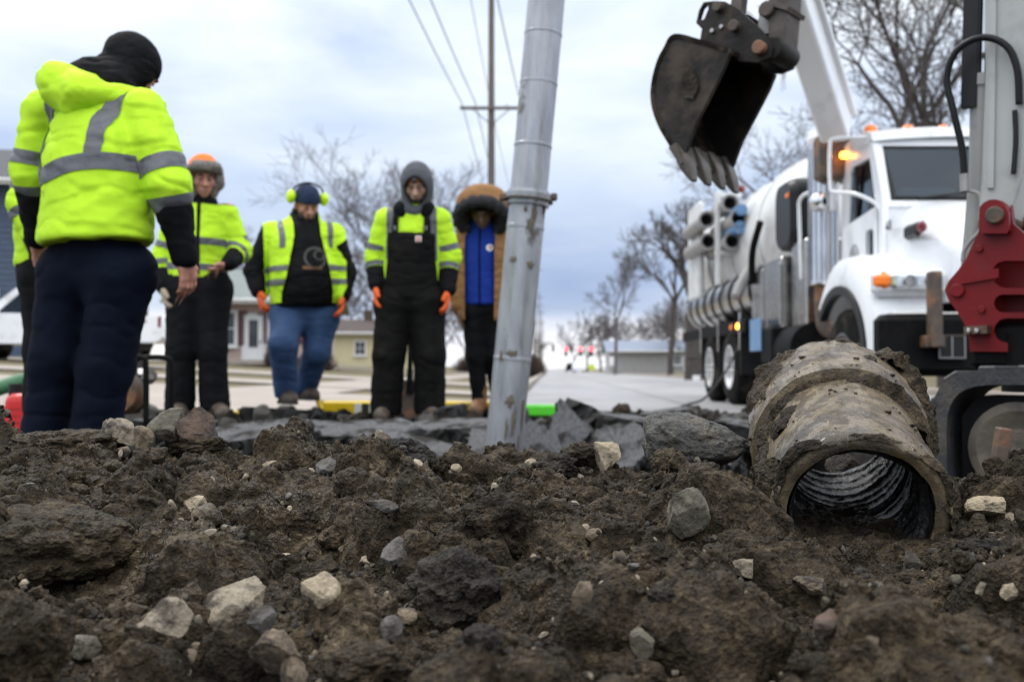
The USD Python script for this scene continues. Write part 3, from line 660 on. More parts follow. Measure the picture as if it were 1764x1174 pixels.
# ------------------------------------------------------------------ the clay pipe
M_pipe = usdkit.material(stage, '/World/Looks/wet_clay_pipe_look', {
    'tc': ('texture_coordinate', {}), 'n1': ('noise_texture', {'scale': 8, 'detail': 7, 'roughness': .65, 'distortion': .6}), 'n2': ('noise_texture', {'scale': 26, 'detail': 7, 'roughness': .72}), 'n3': ('noise_texture', {'scale': 150, 'detail': 5, 'roughness': .7}),
    'r1': ('rgb_ramp', {'ramp': [(.30, (.034, .029, .022)), (.43, (.070, .053, .033)), (.56, (.130, .096, .052)), (.70, (.088, .062, .033))]}),
    'r2': ('rgb_ramp', {'ramp': [(.50, (0, 0, 0)), (.68, (.85, .85, .85))]}), 'm': ('mix', {'color2': (.046, .033, .020)}),
    'rr': ('rgb_ramp', {'ramp': [(.36, (.08, .08, .08)), (.5, (.17, .17, .17)), (.66, (.30, .30, .30))]}), 'ro': ('mix', {'color2': (.45, .45, .45)}), 'rb': ('rgb_to_bw', {}),
    'h1': ('math', {'math_type': 'multiply_add', 'value2': .5}), 'h': ('math', {'math_type': 'multiply_add', 'value2': .9}), 'b': ('bump', {'strength': 1.0, 'distance': .005}), 'p': ('principled_bsdf', {'specular_ior_level': .6, 'coat_weight': .22, 'coat_roughness': .12})},
    [('tc.object', 'n1.vector'), ('tc.object', 'n2.vector'), ('tc.object', 'n3.vector'), ('n1.fac', 'r1.fac'), ('n2.fac', 'r2.fac'), ('r2.color', 'm.fac'), ('r1.color', 'm.color1'), ('m.color', 'p.base_color'),
     ('n1.fac', 'rr.fac'), ('rr.color', 'ro.color1'), ('r2.color', 'ro.fac'), ('ro.color', 'rb.color'), ('rb.val', 'p.roughness'), ('n3.fac', 'h1.value1'), ('n2.fac', 'h1.value3'), ('r2.color', 'h.value1'), ('h1.value', 'h.value3'), ('h.value', 'b.height'), ('b.normal', 'p.normal')], surface='p.BSDF')
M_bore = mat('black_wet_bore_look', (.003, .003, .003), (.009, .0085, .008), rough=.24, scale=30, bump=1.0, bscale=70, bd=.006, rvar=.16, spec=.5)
A, B = P(1482, 890, 1.72), P(1432, 722, 2.2)
ax = (B - A) / np.linalg.norm(B - A); LEN = np.linalg.norm(B - A)
pipe = thing('clay_pipe', 'short length of muddy clay drain pipe with a flared collar lying on the mound', 'drain pipe', A)
RO, RI, RB = .150, .122, .177
def ringmesh(prof, rough, seed, n=160, closed=True):
    m = revolve(prof, (0, 0, 0), ax, n, closed); v = m.vertices
    rad = v - np.outer(v @ ax, ax); rn = rad / np.linalg.norm(rad, axis=1, keepdims=True)
    d = (meshkit.fbm(v * 22, 4, seed) - .5) * rough + np.maximum(0, meshkit.fbm(v * 13, 3, seed + 4) - .56) * rough * 5
    m.vertices = v + rn * d[:, None] + np.outer((meshkit.fbm(v * 18, 3, seed + 9) - .5) * rough * 2.2, ax)
    return m
def dense(prof, step=.006):
    out = []
    for (a, b) in zip(prof, np.roll(np.array(prof), -1, 0)):
        k = max(2, int(np.hypot(*(np.array(b) - a)) / step)); out += [tuple(np.array(a) + (np.array(b) - a) * t) for t in np.linspace(0, 1, k, endpoint=False)]
    return out
BELL = LEN - .19
obj('barrel', ringmesh(dense([(RI, .004), (RI + .012, -.004), (RO - .006, -.002), (RO, .008), (RO + .001, BELL + .02), (RI + .006, BELL + .02)]), .004, 2), M_pipe, pipe, smooth=40)
obj('collar', ringmesh(dense([(RI + .004, BELL + .004), (RO + .004, BELL - .004), (RB - .004, BELL), (RB, BELL + .012), (RB + .001, LEN - .01), (RB - .006, LEN), (RI + .022, LEN), (RI + .016, BELL + .05)]), .006, 7), M_pipe, pipe, smooth=40)
# the ridged bore
_t = np.arange(.010, LEN - .02, .0022); _rk = np.random.default_rng(3)
_m = revolve([(RI - .002, t) for t in _t], (0, 0, 0), ax, 240); _v = _m.vertices; _tt = _v @ ax; _rad = _v - np.outer(_tt, ax); _rn = _rad / np.linalg.norm(_rad, axis=1, keepdims=True)
_tw = _tt + .016 * (meshkit.fbm(_v * 7, 3, 15) - .5) * 2; _k = np.zeros(len(_v))
for c_, a_ in zip(np.cumsum(_rk.uniform(.022, .05, 14)), _rk.uniform(.003, .010, 14)): _k = np.maximum(_k, a_ * np.exp(-((_tw - c_) / .0042) ** 2) * (.35 + 1.1 * meshkit.fbm(_v * 16 + c_ * 50, 2, 4)))
_v -= _rn * (_k + .004 * meshkit.fbm(_v * 60, 3, 5) + .012 * np.maximum(0, meshkit.fbm(_v * 24, 3, 8) - .52))[:, None]; _m.invert()
obj('bore_lining', _m, M_bore, pipe, smooth=True)
# lumps of mud stuck to it
_pr = np.random.default_rng(9); _sx, _sy, _ = frame_to(ax)
_upv = np.array([0, 0, 1.0]) - ax * ax[2]; _upv /= np.linalg.norm(_upv); _side = np.cross(ax, _upv)          # side points left of the view
def on_pipe(a, t, r): return ax * t + r * (math.cos(a) * _upv + math.sin(a) * _side)
def mud_patch(seed, a, t, la, lt, th, r):
    """a crust of mud draped on the pipe: angle a, place t, extents, thickness"""
    n1, n2 = 60, 40; aa, tt = np.meshgrid(np.linspace(-1, 1, n1), np.linspace(-1, 1, n2), indexing='ij')
    p3 = np.stack([aa * la * r, tt * lt, 0 * aa], -1)
    shape = 1 - np.hypot(aa, tt) ** 2 + 1.1 * (meshkit.fbm(p3 * 28 + seed, 4, seed) - .5) * 2
    hgt = th * np.clip(shape, -.4, 1) ** 1 * (.55 + .9 * meshkit.fbm(p3 * 60 + seed, 3, seed + 1)) - .003
    V = np.array([on_pipe(a + x * la, t + y * lt, r + z) for x, y, z in zip(aa.ravel(), tt.ravel(), hgt.ravel())])
    i, j = np.meshgrid(np.arange(n1 - 1), np.arange(n2 - 1), indexing='ij'); b = (i * n2 + j).ravel()
    return trimesh.Trimesh(V, np.vstack([np.stack([b, b + n2, b + n2 + 1], 1), np.stack([b, b + n2 + 1, b + 1], 1)]), process=False)
for sd, a, t, la, lt, th, r in [(1, 1.15, LEN - .035, .55, .05, .030, RB), (2, 1.5, LEN - .1, .5, .08, .022, RB), (3, .55, BELL - .012, .55, .025, .020, RO + .006), (4, 1.35, BELL - .015, .5, .03, .024, RO + .004), (5, -.35, LEN - .012, .45, .016, .012, RB),
                               (6, -1.05, LEN - .06, .4, .09, .016, RB), (7, -1.3, BELL - .03, .4, .05, .03, RO), (8, -1.55, BELL - .14, .35, .12, .028, RO), (9, .1, LEN - .008, .4, .012, .012, RB), (10, -1.1, BELL - .02, .5, .02, .016, RO + .004),
                               (11, .12, LEN - .09, .06, .014, .008, RB), (12, .38, LEN - .1, .12, .018, .01, RB), (13, 1.75, BELL - .1, .3, .1, .02, RO), (14, -1.35, .06, .3, .05, .024, RO), (15, -.05, .11, .03, .008, .006, RO), (16, -.6, BELL - .004, .5, .012, .01, RO + .008), (17, 1.0, .012, .5, .018, .014, RO), (18, -.9, .012, .6, .018, .016, RO), (19, .1, .006, .35, .010, .008, RO - .002), (20, 1.7, .10, .35, .12, .03, RO), (21, -1.75, .1, .35, .12, .03, RO), (22, .8, LEN - .02, .4, .035, .03, RB), (23, -.75, LEN - .015, .35, .03, .024, RB), (24, -.95, BELL - .09, .3, .05, .014, RO)]:
    m = mud_patch(sd, a, t, la, lt, th, r); obj('mud_crust', m, M_mud_brown if sd % 3 == 0 else M_mud, pipe, smooth=True)
_sp = []
for k in range(170):
    a, t = _pr.uniform(-1.5, 1.5), _pr.uniform(.01, LEN); s = .0018 * 2.0 ** _pr.normal() ; s = min(s, .007)
    m = clod(600 + k % 6, 2, .3, 20); m.apply_scale((s * 2, s * 2, s * 1.4)); m.apply_translation(on_pipe(a, t, (RB if t > BELL else RO) + s * .3)); _sp.append(m)
tag(obj('mud_specks', cat(_sp), M_mud, pipe, smooth=True), kind='stuff')

# ------------------------------------------------------------------ people
M_skin = mat('light_skin_look', (.58, .35, .26), (.50, .29, .21), rough=.5, scale=30)
M_skin_red = mat('ruddy_skin_look', (.56, .28, .20), (.47, .21, .15), rough=.5, scale=30)
M_skin_dark = mat('brown_skin_look', (.22, .12, .075), (.16, .085, .055), rough=.45, scale=30)
def cloth(name, c1, c2=None, **k): return mat(name, c1, c2, rough=k.pop('rough', .85), scale=k.pop('scale', 6), bump=k.pop('bump', .25), bscale=k.pop('bscale', 90), bd=.004, sheen=k.pop('sheen', 0.0), spec=k.pop('spec', .25), **k)
M_lime = cloth('lime_cloth_look', (.52, .82, .03), (.46, .76, .025))
M_tape = mat('grey_reflective_tape_look', (.115, .118, .13), (.085, .088, .10), rough=.5, scale=60)
M_black = cloth('black_cloth_look', (.004, .004, .005), (.007, .007, .008), spec=.12, dirt=(.014, .012, .011), dscale=5, dlo=.58, dhi=.72)
M_bib = cloth('black_canvas_look', (.004, .004, .004), (.007, .0066, .006), spec=.12, dirt=(.022, .018, .013), dscale=4, dlo=.58, dhi=.74)
M_navy = cloth('navy_cloth_look', (.0016, .0034, .009), (.003, .0056, .0145), scale=3, spec=.10)
M_denim = cloth('blue_denim_look', (.026, .055, .13), (.045, .085, .19), scale=5)
M_duck = cloth('brown_duck_look', (.30, .155, .06), (.22, .11, .042), scale=4)
M_royal = cloth('royal_blue_fleece_look', (.006, .028, .23), (.008, .036, .29))
M_greyknit = cloth('grey_knit_look', (.10, .105, .118), (.07, .075, .086))
M_orange = mat('orange_glove_look', (.85, .13, .015), (.72, .10, .012), rough=.6, scale=20, bump=.2)
M_orangehat = cloth('orange_cloth_look', (.95, .22, .04), (.85, .17, .03))
M_fur = mat('grey_fur_look', (.36, .32, .28), (.20, .175, .15), rough=.95, scale=60, bump=1, bscale=150, bd=.02)
M_darkfur = mat('dark_fur_look', (.022, .022, .027), (.04, .04, .045), rough=.95, scale=60, bump=1, bscale=150, bd=.02)
M_beanie = cloth('navy_knit_look', (.012, .022, .055), (.018, .032, .075), bump=.6, bscale=160)
M_brownknit = cloth('brown_knit_look', (.22, .085, .03), (.16, .06, .022), bump=.6, bscale=160)
M_muff = mat('lime_plastic_look', (.62, .92, .02), (.58, .88, .02), rough=.35, scale=5)
M_boot = mat('brown_leather_look', (.045, .028, .018), (.07, .05, .035), rough=.6, scale=12, bump=.4, dirt=(.13, .10, .075), dscale=8)
M_boot_tan = mat('tan_leather_look', (.20, .09, .035), (.14, .06, .024), rough=.6, scale=12, bump=.4)
M_sole = mat('rubber_look', (.015, .014, .013), (.03, .027, .024), rough=.8, scale=12)
M_glovegrey = mat('tan_glove_look', (.40, .33, .24), (.30, .24, .17), rough=.8, scale=12)
M_hair = mat('dark_hair_look', (.03, .018, .012), (.05, .03, .02), rough=.6, scale=60, bump=.6, bscale=200)
M_eye = mat('eye_look', (.03, .022, .018), (.05, .04, .03), rough=.2, scale=40)
M_print = mat('faded_print_look', (.055, .052, .05), (.045, .043, .04), rough=.8)
M_printo = mat('amber_print_look', (.16, .075, .02), (.14, .065, .018), rough=.8)
M_white = mat('white_patch_look', (.75, .74, .72), (.68, .67, .65), rough=.7)
M_red = mat('red_print_look', (.55, .02, .03), (.5, .02, .03), rough=.6)


def skeleton(base, yaw, S=1.0, lean=(0, 0), over=None, arms=.0, stance=.11, pitch=20, headyaw=0, wide=1.0, headfwd=.05):
    """joints in world space; yaw 0 faces away from the camera (+Y), 180 faces it; R is the person's own right"""
    a = math.radians(yaw); F, R, U = np.array([math.sin(a), math.cos(a), 0]), np.array([math.cos(a), -math.sin(a), 0]), np.array([0, 0, 1.0])
    def p(r, f, u): return np.array(base, float) + S * (r * R + f * F + u * U) + np.array([lean[0], lean[1], 0]) * S * u
    J = {'pel': p(0, 0, .96), 'wai': p(0, 0, 1.10), 'che': p(0, .0, 1.32), 'nec': p(0, .015, 1.50), 'hed': p(0, headfwd + .02, 1.655)}
    for s, k in ((1, 'R'), (-1, 'L')):
        J['hip' + k] = p(s * .1 * wide, 0, .92); J['kne' + k] = p(s * stance * 1.05, .03, .50); J['ank' + k] = p(s * stance, -.02, .10); J['toe' + k] = p(s * (stance + .05), .15, .035)
        J['sho' + k] = p(s * .185 * (wide * .5 + .5), -.005, 1.44); J['elb' + k] = p(s * (.25 + arms) * wide, -.03, 1.15); J['wri' + k] = p(s * (.265 + arms) * wide, .06, .90); J['knu' + k] = p(s * (.265 + arms) * wide, .085, .815)
    for k, v in (over or {}).items(): J[k] = np.array(v, float)
    ya, pa = math.radians(yaw + headyaw), math.radians(pitch)
    hf = np.array([math.sin(ya) * math.cos(pa), math.cos(ya) * math.cos(pa), -math.sin(pa)]); hr = np.array([math.cos(ya), -math.sin(ya), 0]); hu = np.cross(hr, hf)
    J.update(F=F, R=R, U=U, S=S, H=np.stack([hr, hf, hu], 1), p=p)
    return J
def hand_caps(J, k, grow=0.0):
    w, n = J['wri' + k], J['knu' + k]; d = unit(n - w); s = 1 if k == 'R' else -1
    pn = unit(-s * J['R'] - d * (-s * J['R'] @ d)); sp = np.cross(d, pn) * 1.0
    if sp @ J['F'] < 0: sp = -sp
    S = J['S']; out = [(w, w + d * .05 * S, .026 * S + grow, .030 * S + grow, (pn, 1.5)), (w + d * .045 * S + sp * .018 * S, n + sp * .022 * S, .023 * S + grow, .016 * S + grow, (pn, 1.25)), (w + d * .045 * S - sp * .018 * S, n - sp * .022 * S, .023 * S + grow, .015 * S + grow, (pn, 1.25))]
    for o, L in ((.033, .066), (.011, .078), (-.011, .073), (-.032, .056)):
        b = n + sp * o * S; dirs = [unit(d + .25 * pn), unit(d + .7 * pn), unit(d * .6 + pn)]
        for i, (q, f) in enumerate(zip(dirs, (.45, .32, .23))):
            e = b + q * L * f * S * 1.1; out.append((b, e, (.0098 - .0009 * i) * S + grow, (.009 - .0009 * i) * S + grow, None)); b = e
    t0 = w + d * .03 * S + sp * .026 * S; t1 = t0 + unit(d + .85 * sp + .35 * pn) * .042 * S; t2 = t1 + unit(d + .2 * sp + .4 * pn) * .034 * S
    return out + [(t0, t1, .014 * S + grow, .0115 * S + grow, None), (t1, t2, .0115 * S + grow, .009 * S + grow, None)]
def body_mesh(J, h=.0068):
    S, H, c = J['S'], J['H'], J['hed']
    pts = np.array([v for k, v in J.items() if isinstance(v, np.ndarray) and v.shape == (3,) and k not in 'FRU'])
    fld = Field(pts.min(0) - .2, pts.max(0) + .2, h); L = lambda x, y, z: c + H @ (np.array([x, y, z]) * S)
    R, F = J['R'], J['F']
    for q, k in [(s_ell(L(0, -.012, .03), np.array([.077, .094, .088]) * S, H), .02), (s_ell(L(0, .022, -.04), np.array([.062, .07, .078]) * S, H), .03), (s_cap(L(0, .058, -.098), L(0, .066, -.088), .024 * S, .02 * S), .025),
                 (s_cap(J['nec'] - (0, 0, .04), L(0, -.02, -.05), .062 * S, .056 * S), .02), (s_cap(L(0, .088, .012), L(0, .112, -.03), .009 * S, .0155 * S), .012), (s_cap(L(-.017, .096, -.032), L(.017, .096, -.032), .0095 * S, .0095 * S), .008),
                 (s_cap(L(-.032, .082, .028), L(.032, .082, .028), .012 * S, .012 * S), .015), (s_cap(L(-.02, .087, -.065), L(.02, .087, -.065), .0085 * S, .0085 * S), .01), (s_cap(L(-.048, .06, -.02), L(-.046, .06, -.018), .02 * S, .02 * S), .02), (s_cap(L(.048, .06, -.02), L(.046, .06, -.018), .02 * S, .02 * S), .02)]:
        fld.prim(q, k)
    for s in (-1, 1):
        fld.prim(s_ell(L(s * .031, .093, .008), np.array([.017, .014, .011]) * S, H), .01, cut=True); fld.prim(s_ell(L(s * .031, .083, .008), np.array([.0125, .0125, .0125]) * S), .003)
        fld.prim(s_ell(L(s * .081, -.005, -.012), np.array([.012, .023, .033]) * S, H), .008)
    for a, b, ra, rb, sx in [(J['pel'], J['wai'], .145, .13, (F, 1.35)), (J['wai'], J['che'], .13, .15, (F, 1.4)), (J['shoL'], J['shoR'], .06, .06, None), (J['che'], J['nec'], .13, .07, (F, 1.4))]: fld.prim(s_cap(a, b, ra * S, rb * S, sx), .05)
    for k in 'LR':
        for a, b, ra, rb in [('sho', 'elb', .055, .043), ('elb', 'wri', .043, .029), ('hip', 'kne', .085, .058), ('kne', 'ank', .056, .038), ('ank', 'toe', .036, .022)]: fld.prim(s_cap(J[a + k], J[b + k] if b != 'toe' else J['ank' + k] + (J['toe' + k] - J['ank' + k]) * .5, ra * S, rb * S), .025)
        for a, b, ra, rb, sx in hand_caps(J, k): fld.prim(s_cap(a, b, ra, rb, sx), .006)
    v, f = fld.mesh(); return trimesh.smoothing.filter_taubin(trimesh.Trimesh(v, f, process=False), iterations=4)
def wrinkle(v, f, amp, seed, sc=(7, 7, 9), folds=0.5):
    n = vnormals(v, f); a = meshkit.fbm(v * np.array(sc) + seed, 3, seed) - .5; b = np.abs(meshkit.fbm(v * np.array(sc) * 1.3 + seed + 9, 3, seed + 1) - .5)
    c = np.abs(meshkit.fbm(v * np.array(sc) * (.9, .9, 1.5) + seed + 31, 2, seed + 5) - .5)
    return v + n * (amp * (a * 2.0 + folds * (.25 - b) * 2.4 - .55 * np.exp(-(c / .07) ** 2)))[:, None]
def jacket(J, hem=.86, girth=1.0, bulk=1.0, arm=1.0, cuff=1.0, seed=1, depth=1.0, belly=0.0, flare=1.0, amp=.008, h=.0085, collar=True, sleeve=.98):
    """torso and sleeves; returns v, f, dT (distance to torso), dL, dR (to each arm) per vertex"""
    S, F, R, U = J['S'], J['F'], J['R'], J['U']
    ax = unit(J['che'] - J['pel']); hemp = J['pel'] + ax * (hem - .96) * S
    T1 = [s_cap(hemp + ax * .02 * S, J['che'] - ax * .04 * S, .19 * girth * S * flare, .195 * girth * S, (F, 1.38 / depth)), s_cap(J['che'] - ax * .05 * S, J['che'] + ax * .03 * S, .19 * S * (girth * .6 + .4), .17 * S * (girth * .6 + .4), (F, 1.4 / depth)),
          s_cap(J['shoL'] + R * .035 - U * .012, J['shoR'] - R * .035 - U * .012, .068 * S * bulk, .068 * S * bulk), s_cap(J['che'] + ax * .06 * S, J['nec'] - ax * .01 * S, .125 * S, .09 * S, (F, 1.25))]
    if belly: T1.append(s_ell(J['wai'] + F * .08 * S - U * .02, np.array([.2, .16, .22]) * S * belly, np.stack([R, F, U], 1)))
    if collar: T1.append(s_cap(J['nec'] - U * .01, J['nec'] + U * .035 * S + F * .012, .085 * S, .078 * S))
    A = {}
    for k in 'LR':
        e = J['elb' + k] + (J['wri' + k] - J['elb' + k]) * sleeve
        A[k] = [s_cap(J['sho' + k] - U * .015 * S, J['elb' + k], .072 * S * arm, .070 * S * arm), s_cap(J['elb' + k], e, .070 * S * arm, .050 * S * arm * cuff)]
    pts = np.array([q[1] for q in T1 + A['L'] + A['R']] + [q[2] for q in T1 + A['L'] + A['R']])
    fld = Field(pts.min(0) - .04, pts.max(0) + .04, h)
    for q in T1: fld.prim(q, .05 * S)
    fld.cut(lambda p: (p - hemp) @ ax, hemp - .5, hemp + (.5, .5, 0), .025, .05)
    for k in 'LR':
        g = Field(pts.min(0) - .04, pts.max(0) + .04, h) if False else None
        for q in A[k]: fld.prim(q, .035)
    v, f = fld.mesh()
    d = lambda Q: np.min([q[0](v) for q in Q], 0)
    v2 = wrinkle(v, f, amp, seed)
    return v2, f, d(T1), d(A['L']), d(A['R'])
def trousers(J, waist=1.06, bulk=1.0, seed=3, girth=1.0, amp=.007, belly=0.0, h=.0085, flare=1.0, knee=1.0):
    S, F, R, U = J['S'], J['F'], J['R'], J['U']
    Q = [s_cap(J['pel'] + U * .02, J['pel'] + (J['wai'] - J['pel']) * .8, .165 * girth * S, .16 * girth * S, (F, 1.3)), s_cap(J['hipL'], J['hipR'], .118 * bulk * S, .118 * bulk * S)]
    if belly: Q.append(s_ell(J['pel'] + U * .05 + F * .03, np.array([.2, .17, .16]) * S * belly, np.stack([R, F, U], 1)))
    for k in 'LR': Q += [s_cap(J['hip' + k], J['kne' + k], .118 * bulk * S, .088 * bulk * knee * S), s_cap(J['kne' + k], J['ank' + k] - U * .02, .086 * bulk * knee * S, .078 * bulk * flare * S)]
    pts = np.array([q[1] for q in Q] + [q[2] for q in Q]); fld = Field(pts.min(0) - .04, pts.max(0) + .04, h)
    for q in Q: fld.prim(q, .04 * S)
    for k in 'LR':
        a = J['ank' + k] - U * .055 * S; fld.cut(lambda p, a=a: p[..., 2] - a[2], a - .16, a + (.16, .16, 0), .012, .03)
    v, f = fld.mesh()
    return wrinkle(v, f, amp, seed, (6, 6, 6), .5), f
def off(v, f, d): return v + vnormals(v, f) * d
def add_band(name, J, parent, v, f, s, m, lift=.0035, extra=()):
    """a strip of the garment where the scalar s (then each of extra) is positive, lifted off the cloth"""
    v = off(v, f, lift); arrs = list(extra)
    while True:
        r = clip(v, f, s, *arrs); v, f, arrs = r[0], r[1], r[2:]
        if not arrs or not len(f): break
        s, arrs = arrs[0], arrs[1:]
    for q in trimesh.Trimesh(v, f, process=True).split(only_watertight=False) if len(f) else ():
        if len(q.faces) > 14: obj(name, q, m, parent, smooth=True)
def arm_param(J, k, v):
    """0 at shoulder, 1 at elbow, 2 at wrist"""
    a, e, w = J['sho' + k], J['elb' + k], J['wri' + k]
    t1, t2 = (v - a) @ (e - a) / ((e - a) @ (e - a)), (v - e) @ (w - e) / ((w - e) @ (w - e))
    return np.where(t2 > 0, 1 + t2, np.minimum(t1, 1.0))
def boots(J, p, m, S=None, tall=.17):
    S = J['S']
    for k in 'LR':
        a, t = J['ank' + k], J['toe' + k]; zb = a[2] - .10 * S; d = unit((t - a) * (1, 1, 0)); pts = np.array([a - .2, a + .25, t + .1])
        fld = Field(pts.min(0), pts.max(0), .008)
        fld.prim(s_cap(a + (0, 0, tall * S), a - (0, 0, .02), .062 * S, .058 * S), .02); fld.prim(s_cap(a - d * .035 * S + (0, 0, -.05 * S), a + d * .15 * S - (0, 0, .062 * S), .048 * S, .044 * S), .03); fld.prim(s_cap(a + d * .05 * S - (0, 0, .03 * S), a + d * .14 * S - (0, 0, .055 * S), .05 * S, .047 * S), .03)
        fld.cut(lambda q: q[..., 2] - (zb + .022 * S), np.r_[pts.min(0)], np.r_[pts.max(0)[:2], zb + .03], .004, .05)
        b = obj('boot', fld.mesh(), m, p, smooth=True)
        s = np.cross(d, [0, 0, 1]); out = sg.LineString([(-.05 * S, 0), (.155 * S, 0)]).buffer(.05 * S)
        M = np.stack([d, -s, [0, 0, 1]], 1); sole = T(prism(out, .026 * S), M, (a[0], a[1], zb)); obj('sole', sole, M_sole, b, smooth=30)
def gloves(J, p, m, ks='LR', grow=.0055, cuff=True):
    for k in ks:
        w = J['wri' + k]; fld = Field(w - .26, w + .26, .006)
        for a, b, ra, rb, sx in hand_caps(J, k, grow): fld.prim(s_cap(a, b, ra, rb, sx), .006)
        if cuff: d = unit(J['wri' + k] - J['elb' + k]); fld.prim(s_cap(w - d * .05, w + d * .01, .046, .038), .012)
        g = obj('glove', fld.mesh(), m, p, smooth=True)
def eyes(J, p, brow=M_hair):
    S, H, c = J['S'], J['H'], J['hed']; L = lambda x, y, z: c + H @ (np.array([x, y, z]) * S)
    for s in (-1, 1):
        m = trimesh.creation.icosphere(2, .0065 * S); m.apply_translation(L(s * .031, .0905, .006)); obj('eye', m, M_eye, p, smooth=True)
        obj('eyebrow', tube([L(s * .014, .098, .026), L(s * .03, .099, .032), L(s * .047, .089, .027)], [.003, .0045, .003], 8), brow, p, smooth=True)
def beard(J, p, m=M_hair):
    S, H, c = J['S'], J['H'], J['hed']; L = lambda x, y, z: c + H @ (np.array([x, y, z]) * S)
    fld = Field(c - .16, c + .16, .006); fld.prim(s_ell(L(0, .03, -.065), np.array([.066, .072, .062]) * S, H), .02); fld.cut(*s_ell(L(0, .09, -.05), np.array([.042, .05, .018]) * S, H)); fld.cut(*s_ell(L(0, .1, .0), np.array([.06, .06, .05]) * S, H))
    v, f = fld.mesh(); obj('beard', (wrinkle(v, f, .003, 3, (40, 40, 40)), f), m, p, smooth=True)
def cap_shell(J, p, name, m, grow=.014, low=-.01, front=.03, seed=1, dome=1.05, h=.006):
    """knit hat: the upper part of an inflated skull, cut along a tilted rim"""
    S, H, c = J['S'], J['H'], J['hed']; L = lambda x, y, z: c + H @ (np.array([x, y, z]) * S)
    fld = Field(c - .2, c + .2, h); fld.prim(s_ell(L(0, -.012, .034), (np.array([.079, .097, .09 * dome]) + grow) * S, H), .01)
    nrm = H @ unit([0, -(front - low) / .2, 1]); o = L(0, 0, (front + low) / 2)
    fld.cut(lambda q: (q - o) @ nrm, c - .2, c + .2, .012)
    v, f = fld.mesh(); return obj(name, (wrinkle(v, f, .0025, seed, (30, 30, 30)), f), m, p, smooth=True)
def hood_up(J, p, m, grow=.035, opening=(.07, .1), name='hood', seed=2, lower=True, fwd=.0):
    S, H, c = J['S'], J['H'], J['hed']; L = lambda x, y, z: c + H @ (np.array([x, y, z]) * S)
    fld = Field(c - .3, c + .27, .008); fld.prim(s_ell(L(0, -.012 + fwd, .02), (np.array([.08, .105, .105]) + grow) * S, H), .02)
    if lower: fld.prim(s_cap(L(0, -.03, -.05), J['nec'] - (0, 0, .02), (.085 + grow * .5) * S, .115 * S), .05)
    fld.cut(*s_ell(L(0, .13, -.018), np.array([opening[0], .16, opening[1]]) * S, H), .015); fld.cut(*s_ell(L(0, .0, 0), np.array([.083, .125, .105]) * S, H), .012)
    v, f = fld.mesh(); return obj(name, (wrinkle(v, f, .005, seed), f), m, p, smooth=True)
def person(label, base, group=None): return thing('person', label, 'person', base, 0, group)
class Local:
    """joints are made in world space; the thing's Xform sits at its feet, so shift everything by -base"""
    pass
def shift(J, base):
    return {k: (v - base if isinstance(v, np.ndarray) and v.shape == (3,) and k not in ('F', 'R', 'U') else v) for k, v in J.items()}

def hi_vis(J, p, v, f, dT, dL, dR, belts=(), straps=(), arms=(), w=.026, back_only=False, elbowband=()):
    S = J['S']; ax = unit(J['che'] - J['pel']); z = (v - J['pel']) @ ax / S + .96; x = (v - J['che']) @ J['R'] / S
    arm = np.minimum(dL, dR) - dT
    for b in belts: add_band('reflective_band', J, p, v, f, w - np.abs(z - b), M_tape, extra=[arm + .012])
    for x0, z0, z1 in straps: add_band('reflective_band', J, p, v, f, w - np.abs(x - x0), M_tape, .0042, extra=[z - z0, z1 - z])
    for k, d in (('L', dL), ('R', dR)):
        t = arm_param(J, k, v)
        for a in arms: add_band('reflective_band', J, p, v, f, w * 3.2 - np.abs(t - a), M_tape, extra=[dT - d, -d + .05])

# --- 1: the nearest man, seen from behind
Y1 = 3.8
b1 = np.array([P(110, 740, Y1)[0], Y1, .03])
J = skeleton(b1, 28, 1.03, lean=(.085, .02), pitch=34, headyaw=10, stance=.13, over={})
cx = lambda px, py, dy=0.0: P(px, py, Y1 + dy)
J.update(pel=cx(165, 440), wai=cx(168, 372), che=cx(166, 262), nec=cx(178, 150, .04), hed=cx(224, 120, .12), shoL=cx(76, 186, .10), shoR=cx(252, 186, -.05), elbL=cx(58, 300, .12), wriL=cx(66, 405, .2), knuL=cx(70, 440, .24),
         elbR=cx(290, 318, -.08), wriR=cx(318, 440, -.02), knuR=cx(324, 478, .0), hipL=cx(124, 470, .05), hipR=cx(210, 470, -.03), kneL=cx(100, 622, .05), kneR=cx(182, 628, -.02), ankL=cx(66, 805, .08), ankR=cx(150, 808, .0), toeL=cx(54, 830, .26), toeR=cx(184, 832, .2))
J = shift(J, b1)
p = person('man seen from behind in lime hooded sweatshirt, black hat and navy trousers', b1)
obj('body', body_mesh(J), M_skin_red, p, smooth=True)
v, f, dT, dL, dR = jacket(J, hem=1.0, girth=1.1, bulk=1.1, arm=1.12, cuff=1.0, seed=4, flare=1.14, amp=.010, depth=1.05, collar=False, sleeve=.48, h=.0075)
obj('hooded_sweatshirt', (v, f), M_lime, p, smooth=True)
S = J['S']; ax_ = unit(J['che'] - J['pel']); zz = (v - J['pel']) @ ax_ / S + .96; xx = (v - J['che']) @ J['R'] / S; ff = (v - J['che']) @ J['F']
_sag = .02 * np.sin(xx * 9) + .012
add_band('reflective_band', J, p, v, f, .03 - np.abs(zz - 1.245 - _sag), M_tape, extra=[np.minimum(dL, dR) - dT + .01])
for x0 in (-.150, .135):
    add_band('reflective_band', J, p, v, f, .026 - np.abs(xx - x0 - .03 * (zz - 1.25)), M_tape, .0043, extra=[zz - 1.262 - _sag, .022 - ff, dL - dT + .035, dR - dT + .035])
for k, d in (('L', dL), ('R', dR)):
    t = arm_param(J, k, v)
    for a, hw in ((.78, .10), (1.28, .13)): add_band('reflective_band', J, p, v, f, hw - np.abs(t - a), M_tape, extra=[dT - d])
